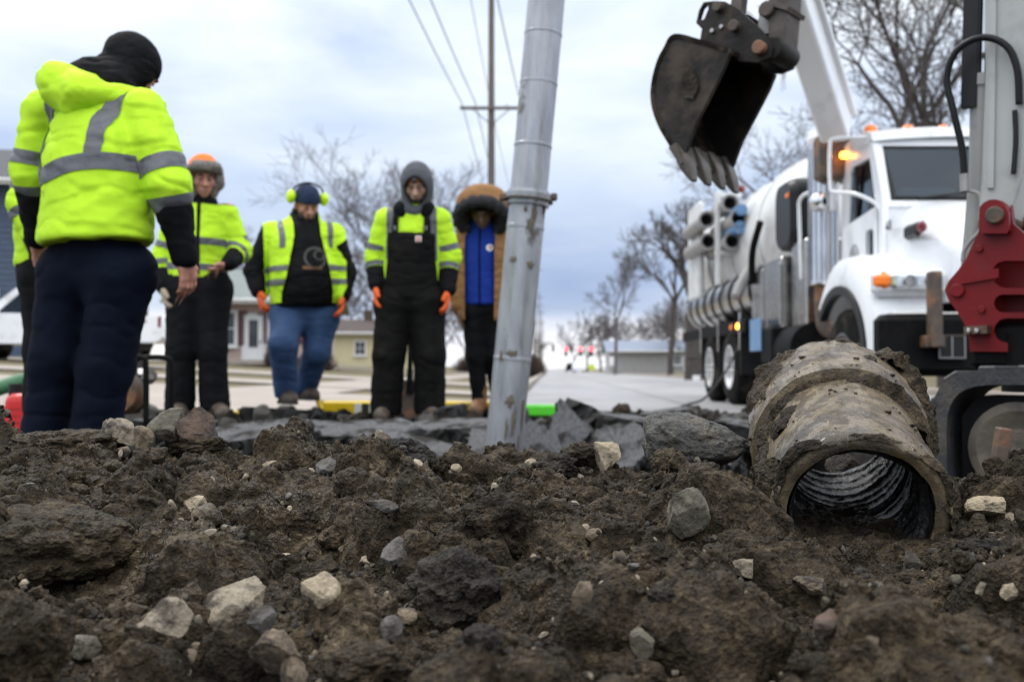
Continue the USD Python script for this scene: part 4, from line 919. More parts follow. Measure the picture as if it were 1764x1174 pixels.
# black lower sleeves
for k in 'LR':
    e, w_ = J['elb' + k], J['wri' + k]; fld = Field(np.minimum(e, w_) - .12, np.maximum(e, w_) + .12, .0085); fld.prim(s_cap(e + (w_ - e) * .3, w_ + (w_ - e) * .02, .072, .050), .02)
    _v, _f = fld.mesh(); obj('black_sleeve', (wrinkle(_v, _f, .008, 9), _f), M_black, p, smooth=True)
# hood lying on the back
nk = J['nec']; fld = Field(nk - .36, nk + .3, .008); R_, F_, U_ = J['R'], J['F'], J['U']
fld.prim(s_cap(nk - R_ * .165 - F_ * .02 - U_ * .015, nk - R_ * .07 - F_ * .14 + U_ * .0, .050, .062), .03); fld.prim(s_cap(nk + R_ * .19 + F_ * .02 - U_ * .07, nk + R_ * .05 - F_ * .14 - U_ * .06, .040, .062), .03)
fld.prim(s_cap(nk - R_ * .09 - F_ * .14 + U_ * .0, nk + R_ * .06 - F_ * .145 - U_ * .07, .066, .062), .04); fld.prim(s_cap(nk - R_ * .06 - F_ * .13 - U_ * .05, nk - R_ * .0 - F_ * .14 - U_ * .115, .07, .042), .05)
fld.prim(s_cap(nk - R_ * .02 - F_ * .03 - U_ * .05, nk - F_ * .0, .12, .09), .05)
_v, _f = fld.mesh(); obj('hood', (wrinkle(_v, _f, .008, 6, (9, 9, 9)), _f), M_lime, p, smooth=True)
hd = J['hed']; fld = Field(hd - .36, hd + .25, .008)
fld.prim(s_ell(hd + (0, 0, .02), (.100, .110, .104), J['H']), .02); fld.prim(s_cap(hd - F_ * .03 - U_ * .04, nk - R_ * .03 + U_ * .02 - F_ * .02, .078, .088), .05); fld.prim(s_cap(nk - R_ * .10 + U_ * .035 - F_ * .04, nk + R_ * .06 + U_ * .0, .06, .075), .05)
fld.cut(*s_ell(hd + J['H'] @ np.array([0, .15, .0]), (.055, .09, .03), J['H']), .015)
_v, _f = fld.mesh(); o = obj('balaclava', (wrinkle(_v, _f, .007, 12, (14, 14, 22), .8), _f), M_black, p, smooth=True)
cap_shell(J, p, 'knit_hat', M_black, .018, -.02, .03, dome=1.0)
obj('trousers', trousers(J, bulk=.99, seed=8, girth=.98, amp=.008, flare=1.12, h=.0075, knee=1.12), M_navy, p, smooth=True)
eyes(J, p); boots(J, p, M_boot)

# --- 2: man mostly hidden behind the first
Y2 = 4.7; cx = lambda px, py, dy=0.0: P(px, py, Y2 + dy)
b2 = np.array([P(84, 740, Y2)[0], Y2, .04])
J = skeleton(b2, 80, 1.0, pitch=30)
J.update(pel=cx(80, 455), wai=cx(80, 400), che=cx(82, 310), nec=cx(92, 232), hed=cx(112, 200), shoL=cx(92, 262, .17), shoR=cx(66, 262, -.12), elbR=cx(40, 350, -.18), wriR=cx(62, 425, -.22), knuR=cx(72, 452, -.22), elbL=cx(96, 350, .22), wriL=cx(102, 425, .2), knuL=cx(106, 455, .2),
         hipL=cx(88, 475, .09), hipR=cx(80, 475, -.08), kneL=cx(88, 600, .1), kneR=cx(76, 600, -.08), ankL=cx(84, 742, .1), ankR=cx(70, 742, -.1), toeL=cx(130, 762, .12), toeR=cx(112, 762, -.08))
J = shift(J, b2)
p = person('man in lime jacket and black trousers half hidden behind the man seen from behind', b2)
obj('body', body_mesh(J, .008), M_skin, p, smooth=True)
v, f, dT, dL, dR = jacket(J, hem=.93, girth=.98, seed=14, amp=.010, sleeve=.72, h=.01); obj('jacket', (v, f), M_lime, p, smooth=True)
hi_vis(J, p, v, f, dT, dL, dR, belts=(1.2,), arms=(.72, 1.25))
obj('trousers', trousers(J, bulk=1.0, seed=15, h=.01), M_black, p, smooth=True); cap_shell(J, p, 'knit_hat', M_black); boots(J, p, M_boot); eyes(J, p)
gloves(J, p, M_black)

# --- 3: man in the trapper hat
Y3 = 6.6; cx = lambda px, py, dy=0.0: P(px, py, Y3 + dy)
b3 = np.array([P(345, 727, Y3)[0], Y3, .14])
J = skeleton(b3, 168, 1.0, pitch=14, headyaw=-14, stance=.15)
J.update(pel=cx(340, 485), wai=cx(342, 448), che=cx(345, 398), nec=cx(348, 350), hed=cx(350, 308, -.04), shoR=cx(304, 368), shoL=cx(392, 366), elbR=cx(283, 440, .02), wriR=cx(282, 495, -.06), knuR=cx(284, 516, -.08), elbL=cx(413, 432, .03), wriL=cx(394, 452, -.14), knuL=cx(380, 462, -.16),
         hipR=cx(318, 498), hipL=cx(366, 498), kneR=cx(312, 600, -.03), kneL=cx(366, 600, -.03), ankR=cx(310, 694), ankL=cx(370, 694), toeR=cx(306, 712, -.2), toeL=cx(392, 712, -.2))
J = shift(J, b3)
p = person('man in orange trapper hat with grey fur, lime jacket and black trousers', b3)
obj('body', body_mesh(J), M_skin_red, p, smooth=True); eyes(J, p)
v, f, dT, dL, dR = jacket(J, hem=.90, girth=.96, seed=24, amp=.010, arm=1.05); ax_ = unit(J['che'] - J['pel']); zz = (v - J['pel']) @ ax_ + .96; xx = (v - J['che']) @ J['R']; ff = (v - J['che']) @ J['F']
tl, tr = arm_param(J, 'L', v), arm_param(J, 'R', v)
armdark = np.maximum(np.where(dL < dT, tl, 0), np.where(dR < dT, tr, 0)) - 1.48
dark = np.maximum.reduce([.985 - zz + np.where(np.minimum(dL, dR) < dT, -9, 0), armdark, 1.5 * (zz - 1.47)])
obj('jacket', clip(v, f, -dark)[:2], M_lime, p, smooth=True); [obj('jacket_dark_panel', q, M_black, p, smooth=True) for q in trimesh.Trimesh(*clip(v, f, dark)[:2], process=True).split(only_watertight=False) if len(q.faces) > 14]
hi_vis(J, p, v, f, dT, dL, dR, belts=(1.05, 1.22), arms=(.75, 1.3), w=.022)
add_band('zip', J, p, v, f, .011 - np.abs(xx), M_black, .005, extra=[ff, zz - 1.0])
obj('trousers', trousers(J, bulk=1.08, seed=25, flare=1.15), M_black, p, smooth=True); boots(J, p, M_boot); gloves(J, p, M_glovegrey, 'R')
o = cap_shell(J, p, 'trapper_hat', M_orangehat, .03, -.0, .055, dome=1.12)
H, c = J['H'], J['hed']; L = lambda x, y, z: c + H @ np.array([x, y, z]); fld = Field(c - .22, c + .22, .006)
fld.prim(s_cap(L(-.058, .085, .085), L(.058, .085, .085), .042, .042), .03)
for s in (-1, 1): fld.prim(s_cap(L(s * .095, .03, .06), L(s * .093, .03, -.02), .03, .036), .03); fld.prim(s_cap(L(s * .093, .03, -.02), L(s * .062, .04, -.11), .036, .022), .03)
fld.cut(*s_ell(L(0, .13, -.02), (.058, .12, .07), H), .01)
_v, _f = fld.mesh(); obj('fur_flaps', (wrinkle(_v, _f, .006, 3, (35, 35, 35)), _f), M_fur, p, smooth=True)

# --- 4: heavy man with ear defenders, one foot on a slab
Y4 = 7.5; cx = lambda px, py, dy=0.0: P(px, py, Y4 + dy)
b4 = np.array([P(510, 693, Y4)[0], Y4, .24])
J = skeleton(b4, 158, 1.0, pitch=26, headyaw=-8, stance=.12, wide=1.15)
J.update(pel=cx(524, 530), wai=cx(528, 478), che=cx(522, 425), nec=cx(524, 376), hed=cx(528, 353, -.06), shoR=cx(468, 404), shoL=cx(574, 404), elbR=cx(441, 466, .02), wriR=cx(446, 500, -.05), knuR=cx(450, 522, -.08), elbL=cx(592, 470, .02), wriL=cx(590, 508, -.05), knuL=cx(588, 530, -.08),
         hipR=cx(497, 543, -.04), hipL=cx(553, 545), kneR=cx(488, 592, -.30), kneL=cx(546, 606, -.02), ankR=cx(492, 672, -.10), ankL=cx(526, 666, .16), toeR=cx(508, 690, -.32), toeL=cx(546, 684, -.02))
J = shift(J, b4)
p = person('heavy man in open lime vest over black hoodie with ear defenders and blue jeans', b4)
obj('body', body_mesh(J), M_skin_red, p, smooth=True); eyes(J, p); beard(J, p)
v, f, dT, dL, dR = jacket(J, hem=.96, girth=1.24, bulk=1.25, arm=1.32, seed=34, amp=.010, depth=1.25, belly=1.22, h=.009)
obj('hoodie', (v, f), M_black, p, smooth=True)
ax_ = unit(J['che'] - J['pel']); zz = (v - J['pel']) @ ax_ + .96; xx = (v - J['che']) @ J['R']; ff = (v - J['che']) @ J['F']
zc = (v - J['che']) @ ax_
vest = np.minimum.reduce([np.maximum(np.abs(xx) - (.095 + .20 * np.clip(.05 - zc, 0, .4)), -ff), np.maximum(np.minimum(dL, dR) - dT + .05, zc - .06), zz - .99, .285 - np.abs(xx)])
r = clip(off(v, f, .012), f, vest, zz, xx, ff); obj('vest', r[:2], M_lime, p, smooth=True)
vv, vf, vz, vx, vff = r
for b in (1.14, 1.24): add_band('reflective_band', J, p, vv, vf, .020 - np.abs(vz - b), M_tape)
for x0 in (-.17, .17): add_band('reflective_band', J, p, vv, vf, .018 - np.abs(vx - x0), M_tape, extra=[vz - 1.39])
add_band('printed_ring', J, p, v, f, .008 - np.abs(np.hypot(xx + .045, zz - 1.31) - .075), M_print, extra=[ff]); add_band('printed_ring', J, p, v, f, .006 - np.abs(np.hypot(xx + .075, zz - 1.33) - .035), M_print, extra=[ff])
add_band('printed_line', J, p, v, f, np.minimum(.011 - np.abs(zz - 1.235), .07 - np.abs(xx + .02)), M_printo, extra=[ff])
obj('jeans', trousers(J, bulk=1.16, seed=35, girth=1.06, belly=.88, h=.009, amp=.007, flare=.95, knee=1.0), M_denim, p, smooth=True); boots(J, p, M_boot, tall=.2); gloves(J, p, M_orange)
o = cap_shell(J, p, 'knit_hat', M_beanie, .022, -.0, .035, dome=1.12); H, c = J['H'], J['hed']; L = lambda x, y, z: c + H @ np.array([x, y, z])
e = obj('ear_defenders', tube(curve([L(-.118, 0, .06), L(-.1, -.01, .13), L(0, -.02, .166), L(.1, -.01, .13), L(.118, 0, .06)], 8), .007, 8), M_black, p, smooth=True)
for s in (-1, 1):
    m = trimesh.creation.icosphere(3); m.apply_scale((.034, .043, .052)); obj('ear_cup', T(m, H, L(s * .128, .0, .055)), M_muff, e, smooth=True)

# --- 5: man in bib overalls
Y5 = 6.9; cx = lambda px, py, dy=0.0: P(px, py, Y5 + dy)
b5 = np.array([P(705, 722, Y5)[0], Y5, .15])
J = skeleton(b5, 180, 1.0, pitch=30, headyaw=2, stance=.15)
J.update(pel=cx(708, 508), wai=cx(710, 468), che=cx(711, 412), nec=cx(714, 356), hed=cx(718, 318, -.08), shoR=cx(665, 374), shoL=cx(758, 374), elbR=cx(648, 442, .03), wriR=cx(649, 492, -.04), knuR=cx(648, 515, -.06), elbL=cx(775, 442, .03), wriL=cx(771, 498, -.04), knuL=cx(770, 522, -.06),
         hipR=cx(680, 520), hipL=cx(734, 520), kneR=cx(670, 612, -.03), kneL=cx(740, 612, -.03), ankR=cx(664, 700), ankL=cx(741, 700), toeR=cx(652, 716, -.2), toeL=cx(748, 716, -.2))
J = shift(J, b5)
p = person('man in black bib overalls over a lime jacket, grey hood up and orange gloves', b5)
obj('body', body_mesh(J), M_skin, p, smooth=True); eyes(J, p); beard(J, p)
v, f, dT, dL, dR = jacket(J, hem=.93, girth=.98, seed=44, amp=.009, bulk=1.12, arm=1.1, cuff=1.05); ax_ = unit(J['che'] - J['pel']); zz = (v - J['pel']) @ ax_ + .96; xx = (v - J['che']) @ J['R']; ff = (v - J['che']) @ J['F']
tl, tr = arm_param(J, 'L', v), arm_param(J, 'R', v)
dark = np.maximum.reduce([np.where(dL < dT, tl, 0) - 1.44, np.where(dR < dT, tr, 0) - 1.44, .98 - zz + np.where(np.minimum(dL, dR) < dT, -9, 0)])
obj('jacket', clip(v, f, -dark)[:2], M_lime, p, smooth=True); [obj('jacket_dark_panel', q, M_black, p, smooth=True) for q in trimesh.Trimesh(*clip(v, f, dark)[:2], process=True).split(only_watertight=False) if len(q.faces) > 14]
hi_vis(J, p, v, f, dT, dL, dR, straps=((-.148, 1.2, 1.56), (.148, 1.2, 1.56)), arms=(.78, 1.34), w=.024)
bib = np.minimum.reduce([(.155 + .10 * np.clip(1.2 - zz, 0, .3)) - np.abs(xx), 1.375 - zz, np.minimum(dL, dR) - dT + .03, ff + .03 + .3 * np.clip(1.15 - zz, 0, 1)])
obj('bib', clip(off(v, f, .014), f, bib)[:2], M_bib, p, smooth=True)
for s in (-1, 1): add_band('strap', J, p, v, f, .022 - np.abs(xx - s * .105), M_bib, .012, extra=[zz - 1.35, np.minimum(dL, dR) - dT + .05])
for s in (-1, 1): q = J['che'] + J['F'] * .158 + J['R'] * s * .105 + (0, 0, .055); obj('buckle', box(q, (.022, .012, .03), .003), M_tape, p)
q = J['che'] - J['R'] * .055 + J['F'] * .168 - (0, 0, .02); obj('pocket_patch', box(q, (.042, .008, .042), .004), M_white, p); obj('pocket_patch_mark', T(revolve([(.008, 0), (.014, 0), (.014, .003), (.008, .003)], (0, 0, 0), (0, -1, 0), 16, True), None, q - (0, .005, 0)), M_orange, p)
obj('trousers', trousers(J, bulk=1.14, seed=45, flare=1.22, amp=.010, knee=1.1), M_bib, p, smooth=True); boots(J, p, M_boot); gloves(J, p, M_orange)
hood_up(J, p, M_greyknit, .032, (.074, .108)); cap_shell(J, p, 'knit_hat', M_brownknit, .012, .01, .038)
H, c = J['H'], J['hed']; L = lambda x, y, z: c + H @ np.array([x, y, z]); obj('hat_patch', box(L(0, .104, .07), (.028, .01, .026), .003, R=Rotation.from_matrix(H)), M_greyknit, p)
fld = Field(J['nec'] - .22, J['nec'] + .2, .008); fld.prim(s_cap(J['nec'] - J['R'] * .07 + J['F'] * .02 - (0, 0, .04), J['nec'] + J['R'] * .07 + J['F'] * .02 - (0, 0, .04), .085, .085), .03); fld.cut(*s_ell(J['nec'] + J['F'] * .12 - (0, 0, .03), (.055, .1, .16)), .02)
_v, _f = fld.mesh(); obj('collar', (wrinkle(_v, _f, .006, 4), _f), M_black, p, smooth=True)

# --- 6: person in the brown hooded coat, partly behind the tube
Y6 = 7.6; cx = lambda px, py, dy=0.0: P(px, py, Y6 + dy)
b6 = np.array([P(828, 708, Y6)[0], Y6, .17])
J = skeleton(b6, 186, .96, pitch=34, stance=.09)
J.update(pel=cx(830, 520), wai=cx(830, 484), che=cx(830, 430), nec=cx(830, 386), hed=cx(831, 366, -.08), shoR=cx(800, 408), shoL=cx(862, 408), elbR=cx(789, 470, .03), wriR=cx(790, 528, -.02), knuR=cx(791, 548, -.04), elbL=cx(876, 470, .03), wriL=cx(876, 528, -.02), knuL=cx(875, 548, -.04),
         hipR=cx(815, 535), hipL=cx(850, 535), kneR=cx(819, 612, -.03), kneL=cx(852, 612, -.02), ankR=cx(826, 692), ankL=cx(858, 690, .05), toeR=cx(816, 706, -.2), toeL=cx(862, 704, -.15))
J = shift(J, b6)
p = person('person in brown coat with dark fur hood over royal blue fleece beside the tube', b6)
obj('body', body_mesh(J), M_skin_dark, p, smooth=True); eyes(J, p)
v, f, *_ = jacket(J, hem=.93, girth=.93, bulk=.8, arm=.7, seed=54, amp=.004, collar=True); obj('fleece', (v, f), M_royal, p, smooth=True)
zz = v[:, 2] - J['pel'][2] + .96; xx = (v - J['che']) @ J['R']; ff = (v - J['che']) @ J['F']
add_band('zip', J, p, v, f, .007 - np.abs(xx), M_navy, .004, extra=[ff]); add_band('badge', J, p, v, f, .026 - np.hypot(xx + .075, zz - 1.36), M_white, .004, extra=[ff]); add_band('badge_mark', J, p, v, f, .011 - np.hypot(xx + .078, zz - 1.362), M_red, .006, extra=[ff])
v, f, dT, dL, dR = jacket(J, hem=.80, girth=1.06, bulk=1.1, arm=1.08, cuff=1.2, seed=56, amp=.011, depth=1.1, collar=False); zz = v[:, 2] - J['pel'][2] + .96; xx = (v - J['che']) @ J['R']; ff = (v - J['che']) @ J['F']
obj('coat', clip(v, f, np.maximum.reduce([np.abs(xx) - (.115 - .01 * np.clip(1.3 - zz, 0, 1)), -ff + .02, np.where(np.minimum(dL, dR) < dT, 1.0, -1)]))[:2], M_duck, p, smooth=True)
obj('trousers', trousers(J, bulk=.84, seed=57, flare=.85, girth=.85), M_black, p, smooth=True); boots(J, p, M_boot_tan, tall=.12)
H, c = J['H'], J['hed']; L = lambda x, y, z: c + H @ (np.array([x, y, z]) * .96); fld = Field(c - .36, c + .36, .009)
fld.prim(s_ell(L(0, -.03, .05), (.205, .16, .165), H), .03); fld.prim(s_cap(L(-.06, -.03, -.08), J['nec'] - J['R'] * -.1 - (0, 0, .03), .1, .1), .05); fld.prim(s_cap(L(.06, -.03, -.08), J['nec'] - J['R'] * .1 - (0, 0, .03), .1, .1), .05)
fld.cut(*s_ell(L(0, .15, -.03), (.155, .2, .15), H), .02); fld.cut(*s_ell(c, (.13, .13, .14), H), .02)
_v, _f = fld.mesh(); hd_ = obj('hood', (wrinkle(_v, _f, .008, 58), _f), M_duck, p, smooth=True)
ring = [L(.185 * math.sin(t), .10 - .03 * (1 - math.cos(t)), -.01 + .15 * math.cos(t)) for t in np.linspace(-2.5, 2.5, 40)]
m = tube(ring, [.048 + .006 * math.sin(i * 2.1) for i in range(40)], 18); m.vertices += vnormals(m.vertices, m.faces) * (meshkit.fbm(m.vertices * 45, 3, 2) - .5)[:, None] * .03; obj('fur_trim', m, M_darkfur, hd_, smooth=True)
cap_shell(J, p, 'knit_hat', M_black, .01, .03, .05)

# ------------------------------------------------------------------ the white vacuum truck (local: x across to the right, y backwards, origin at the left end of the bumper)
M_wpaint = mat('white_paint_look', (.80, .81, .82), (.76, .77, .79), rough=.28, scale=2, coat=.4, dirt=(.50, .48, .45), dscale=2.2, dlo=.56, dhi=.76)
M_wtank = mat('white_tank_look', (.66, .67, .66), (.58, .59, .58), rough=.4, scale=1.2, dirt=(.34, .325, .30), dscale=1.6, dlo=.46, dhi=.7, coat=.2)
M_chrome = mat('chrome_look', (.75, .75, .76), (.66, .66, .68), rough=.12, scale=5, metal=1.0)
M_steel = mat('stainless_look', (.50, .49, .47), (.40, .39, .37), rough=.26, scale=2, metal=1.0, rvar=.08, dirt=(.32, .29, .26), dscale=1.2, dlo=.5, dhi=.8)
M_blk = mat('black_metal_look', (.004, .004, .0045), (.008, .008, .008), rough=.6, scale=8, spec=.08, dirt=(.016, .014, .012), dscale=3, dlo=.55, dhi=.75)
M_blkp = mat('black_plastic_look', (.006, .006, .007), (.010, .010, .010), rough=.4, scale=8, spec=.3)
M_tyre = mat('tyre_look', (.005, .005, .005), (.010, .0095, .009), rough=.85, scale=20, bump=.5, spec=.08, dirt=(.04, .036, .03), dscale=4)
M_rimdark = mat('dirty_rim_look', (.10, .10, .10), (.05, .05, .05), rough=.6, scale=6)
M_rim = mat('white_rim_look', (.62, .63, .64), (.52, .53, .54), rough=.4, scale=5, dirt=(.25, .23, .2), dscale=4)
M_rusty = mat('rusty_steel_look', (.10, .072, .052), (.055, .042, .034), rough=.65, scale=9, bump=.4, dirt=(.22, .10, .045), dscale=6)
M_amber = mat('amber_lens_look', (.95, .22, .02), (.85, .18, .015), rough=.2, scale=4)
M_amberlit = glow('lit_amber_look', (1.0, .33, .03), 9.0, (.9, .25, .03))
M_amberhot = glow('bright_strobe_look', (1.0, .48, .10), 24.0, (.9, .4, .1))
M_redlens = mat('red_lens_look', (.16, .008, .012), (.12, .006, .010), rough=.35, scale=4)
M_glass = glass('windscreen_look', (.17, .21, .24), .03)
M_dash = mat('dark_cab_interior_look', (.02, .022, .024), (.03, .032, .035), rough=.7, scale=5)
M_paper = mat('pale_green_paper_look', (.62, .74, .70), (.58, .70, .66), rough=.7, scale=5)
M_lamp = mat('clear_lamp_look', (.72, .74, .76), (.42, .44, .46), rough=.1, scale=14, metal=.6)
M_hoseend = mat('grey_hose_look', (.30, .29, .28), (.22, .215, .21), rough=.5, scale=9)
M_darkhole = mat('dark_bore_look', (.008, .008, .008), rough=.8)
M_blue = mat('blue_plate_look', (.09, .20, .36), (.12, .24, .42), rough=.4, scale=6, dirt=(.3, .3, .32), dscale=9, dlo=.58, dhi=.62)
M_ink = mat('black_lettering_look', (.012, .012, .013), rough=.5)
M_greyink = mat('grey_emblem_look', (.10, .105, .11), rough=.5)
TY, TROT = 8.25, 0.2
tr = thing('vacuum_truck', 'white vacuum truck with chrome stack, steel water tank and amber lights', 'truck', (2.72 + .037 * TY, TY, 0), TROT)
def arc(c, r, a0, a1, n): return [(c[0] + r * math.cos(math.radians(a)), c[1] + r * math.sin(math.radians(a))) for a in np.linspace(a0, a1, n)]
# cab shell: side outline (y, z) with the door window cut out, swept inward
def side_panel(poly, x, th, holes=(), tilt=0.0):
    m = prism(sg.Polygon(poly, holes), th); v = m.vertices; m.vertices = np.stack([x + v[:, 2] + tilt * np.maximum(0, v[:, 1] - 1.9), v[:, 0], v[:, 1]], 1); m.invert() if m.volume < 0 else None
    return m
CAB = [(1.02, .95), (2.22, .95), (2.22, 2.72), (2.15, 2.80), (1.52, 2.80), (1.36, 2.72), (1.02, 2.06)]
WIN = [(1.20, 2.05), (1.98, 1.97), (1.98, 2.50), (1.92, 2.56), (1.42, 2.56)]
PEEP = [(1.22, 1.42), (1.42, 1.42), (1.42, 1.80), (1.39, 1.84), (1.25, 1.84), (1.22, 1.80)]
WL, WR = .44, 2.22
def flipx(m): q = m.copy(); q.vertices = q.vertices * (-1, 1, 1) + (WL + WR, 0, 0); q.invert(); return q
left = side_panel(CAB, WL, .05, [WIN, PEEP], .05)
roofp = [(1.5, 2.80), (2.2, 2.80), (2.2, 2.72), (1.42, 2.72)]
def bar(poly, x0, x1):
    m = prism(sg.Polygon(poly), x1 - x0); v = m.vertices; m.vertices = np.stack([x0 + v[:, 2], v[:, 0], v[:, 1]], 1); m.invert() if m.volume < 0 else None
    return m
roof = loft([np.array([(x, y, z + .05 * (1 - ((x - 1.33) / .89) ** 2)) for y, z in ((1.33, 2.70), (1.36, 2.78), (1.52, 2.84), (1.9, 2.86), (2.18, 2.82), (2.22, 2.72))]) for x in np.linspace(WL + .03, WR - .03, 13)])
obj('cab_side', left, M_wpaint, tr, smooth=30); obj('cab_side', flipx(left), M_wpaint, tr, smooth=30)
obj('roof', roof, M_wpaint, tr, smooth=40)
obj('cab_rear_wall', box((1.33, 2.2, 1.85), (1.7, .05, 1.75), .01), M_wpaint, tr)
# windscreen frame: lower cowl, pillars
def quad_frame(o, i, th):
    """frame between the outer and the inner quad (lists of points), thickened backwards"""
    V = np.array(list(o) + list(i) + [tuple(np.add(q, (0, th, 0))) for q in list(o) + list(i)]); F = []
    n = len(o)
    for k in range(n):
        k2 = (k + 1) % n; F += [(k, k2, n + k2), (k, n + k2, n + k), (2 * n + k, 3 * n + k, 3 * n + k2), (2 * n + k, 3 * n + k2, 2 * n + k2), (n + k, n + k2, 3 * n + k2), (n + k, 3 * n + k2, 3 * n + k), (k, 2 * n + k, 2 * n + k2), (k, 2 * n + k2, k2)]
    m = trimesh.Trimesh(V, F, process=False); m.invert() if m.volume < 0 else None
    return m
ws_o = [(.47, 1.05, 2.02), (2.19, 1.05, 2.02), (2.19, 1.38, 2.74), (.47, 1.38, 2.74)]
ws_i = [(.54, 1.065, 2.08), (2.12, 1.065, 2.08), (2.09, 1.345, 2.66), (.57, 1.345, 2.66)]
obj('windscreen_frame', quad_frame(ws_o, ws_i, .05), M_wpaint, tr)
ws = obj('windscreen', trimesh.Trimesh(np.array(ws_i) + (0, .02, 0), [[0, 1, 2], [0, 2, 3]], process=False), M_glass, tr)
ws_s = [tuple(np.array(q) + (.05 * s, 0, t)) for q, s, t in zip(ws_i, (1, -1, -1, 1), (.04, .04, -.10, -.10))]
obj('windscreen_seal', quad_frame([tuple(np.add(q, (0, .004, 0))) for q in ws_i], [tuple(np.add(q, (0, .004, 0))) for q in ws_s], .012), M_blkp, ws)
obj('wiper', tube([(.8, 1.055, 2.10), (1.2, 1.07, 2.15), (1.62, 1.05, 2.09)], .012, 6), M_blkp, tr); obj('wiper', tube([(1.65, 1.055, 2.10), (1.9, 1.07, 2.16)], .012, 6), M_blkp, tr)
obj('dashboard', box((1.33, 1.45, 2.02), (1.5, .5, .12), .03), M_dash, tr); obj('cab_lining', box((1.33, 2.14, 2.15), (1.6, .04, 1.1)), M_dash, tr); obj('headliner', box((1.33, 1.85, 2.70), (1.6, .6, .02)), M_dash, tr)
obj('papers', box((.96, 1.28, 2.17), (.52, .12, .13), .02), M_paper, tr)
for x in (.75, 1.75): obj('seat', cat(box((x, 1.95, 2.15), (.42, .12, .7), .05), box((x, 1.75, 1.85), (.42, .45, .12), .04)), M_dash, tr)
obj('steering_wheel', T(revolve([(.19, -.012), (.205, 0), (.19, .012), (.178, 0)], (0, 0, 0), (0, -.8, .6), 28, True), None, (1.72, 1.6, 2.15)), M_dash, tr, smooth=True)
WINp = side_panel(WIN, WL + .025, .004, tilt=.05); w = obj('door_window', WINp, M_glass, tr); obj('door_window', flipx(WINp), M_glass, tr)
obj('window_bar', box((WL + .02, 1.75, 2.28), (.025, .03, .52)), M_blkp, w)
pp = obj('peep_window', side_panel(PEEP, WL + .02, .006), M_glass, tr); obj('peep_window_rim', side_panel([(1.19, 1.39), (1.45, 1.39), (1.45, 1.82), (1.41, 1.87), (1.23, 1.87), (1.19, 1.82)], WL - .008, .012, [PEEP]), M_blkp, pp)
# door: a seam line proud of the side, handle, emblem, grab bars
dr = obj('door', side_panel([(1.14, 1.0), (2.08, 1.0), (2.08, 1.96), (1.14, 2.04)], WL - .012, .012, [PEEP]), M_wpaint, tr)
obj('handle', box((WL - .02, 2.0, 1.42), (.03, .05, .16), .012), M_blkp, dr)
em = obj('emblem_ring', T(revolve([(.115, 0), (.125, 0), (.125, .003), (.115, .003)], (0, 0, 0), (-1, 0, 0), 40, True), None, (WL - .014, 1.74, 1.62)), M_greyink, dr)
obj('emblem_ring', T(revolve([(.078, 0), (.084, 0), (.084, .003), (.078, .003)], (0, 0, 0), (-1, 0, 0), 40, True), None, (WL - .014, 1.74, 1.62)), M_greyink, dr)
tw = prism(sg.Polygon([(-.035, -.06), (.035, -.06), (.018, -.03), (.014, .03), (.022, .03), (0, .065), (-.022, .03), (-.014, .03), (-.018, -.03)]), .003)
obj('emblem_tower', T(tw, np.array([[0, 0, -1], [-1, 0, 0], [0, 1, 0]]).astype(float), (WL - .013, 1.74, 1.62)), M_ink, dr)
num = meshkit.text_mesh('48', .085, .003, True); obj('fleet_number', T(num, np.array([[0, 0, -1], [-1, 0, 0], [0, 1, 0]]).astype(float), (WL + .015, .99, 1.78)), M_ink, tr)
obj('cab_front_wall', box((1.33, 1.085, 1.52), (1.72, .05, 1.08), .01), M_wpaint, tr)
# hood and fenders
def hring(y, w, zt, zb, cx=1.33, n=17):
    t = np.linspace(-1, 1, n); up = [(cx + w * a, y, zt - (zt - zb) * .16 * abs(a) ** 3 - (zt - zb) * .10 * abs(a) ** 8) for a in t]
    return np.array(up + [(cx + w, y, zb), (cx - w, y, zb)])
hood = loft([hring(.04, .60, 1.50, 1.06), hring(.10, .68, 1.62, 1.06), hring(.3, .73, 1.76, 1.06), hring(.6, .77, 1.90, 1.06), hring(.9, .82, 2.02, 1.06), hring(1.06, .86, 2.08, 1.06)])
obj('hood', hood, M_wpaint, tr, smooth=50)
def fender(sx):
    """bulging wing over the front wheel: arch in side view"""
    rings = []
    for a in np.linspace(188, 40, 28):
        y, z = .90 + .62 * math.cos(math.radians(a)) * 1.06, .60 + .60 * math.sin(math.radians(a)); o = .0 + .10 * max(0, math.sin(math.radians(a)))
        yo, zo = .90 + (.62 + .10) * math.cos(math.radians(a)) * (1.12 if a > 90 else 1.1), .60 + (.86 + .08 * math.sin(math.radians(a))) * max(-.05, math.sin(math.radians(a))) ** .8 if a not in (188, -6) else .55
        yo, zo = (.90 + .73 * math.cos(math.radians(a)) * 1.15, .60 + .92 * math.sin(math.radians(a)) if math.sin(math.radians(a)) > 0 else .60 + .6 * math.sin(math.radians(a)))
        rings.append(np.array([(-.0, y, z), (-.02, (y + yo) / 2, (z + zo) / 2), (.03, yo * .97 + y * .03, zo * .97 + z * .03), (.16, yo, zo + .02), (.42, yo, zo + .03), (.60, yo, zo), (.60, y, z)]) * (1, 1, 1))
    m = loft(rings)
    if sx < 0: m.vertices = m.vertices * (-1, 1, 1) + (2.54, 0, 0); m.invert()
    return m
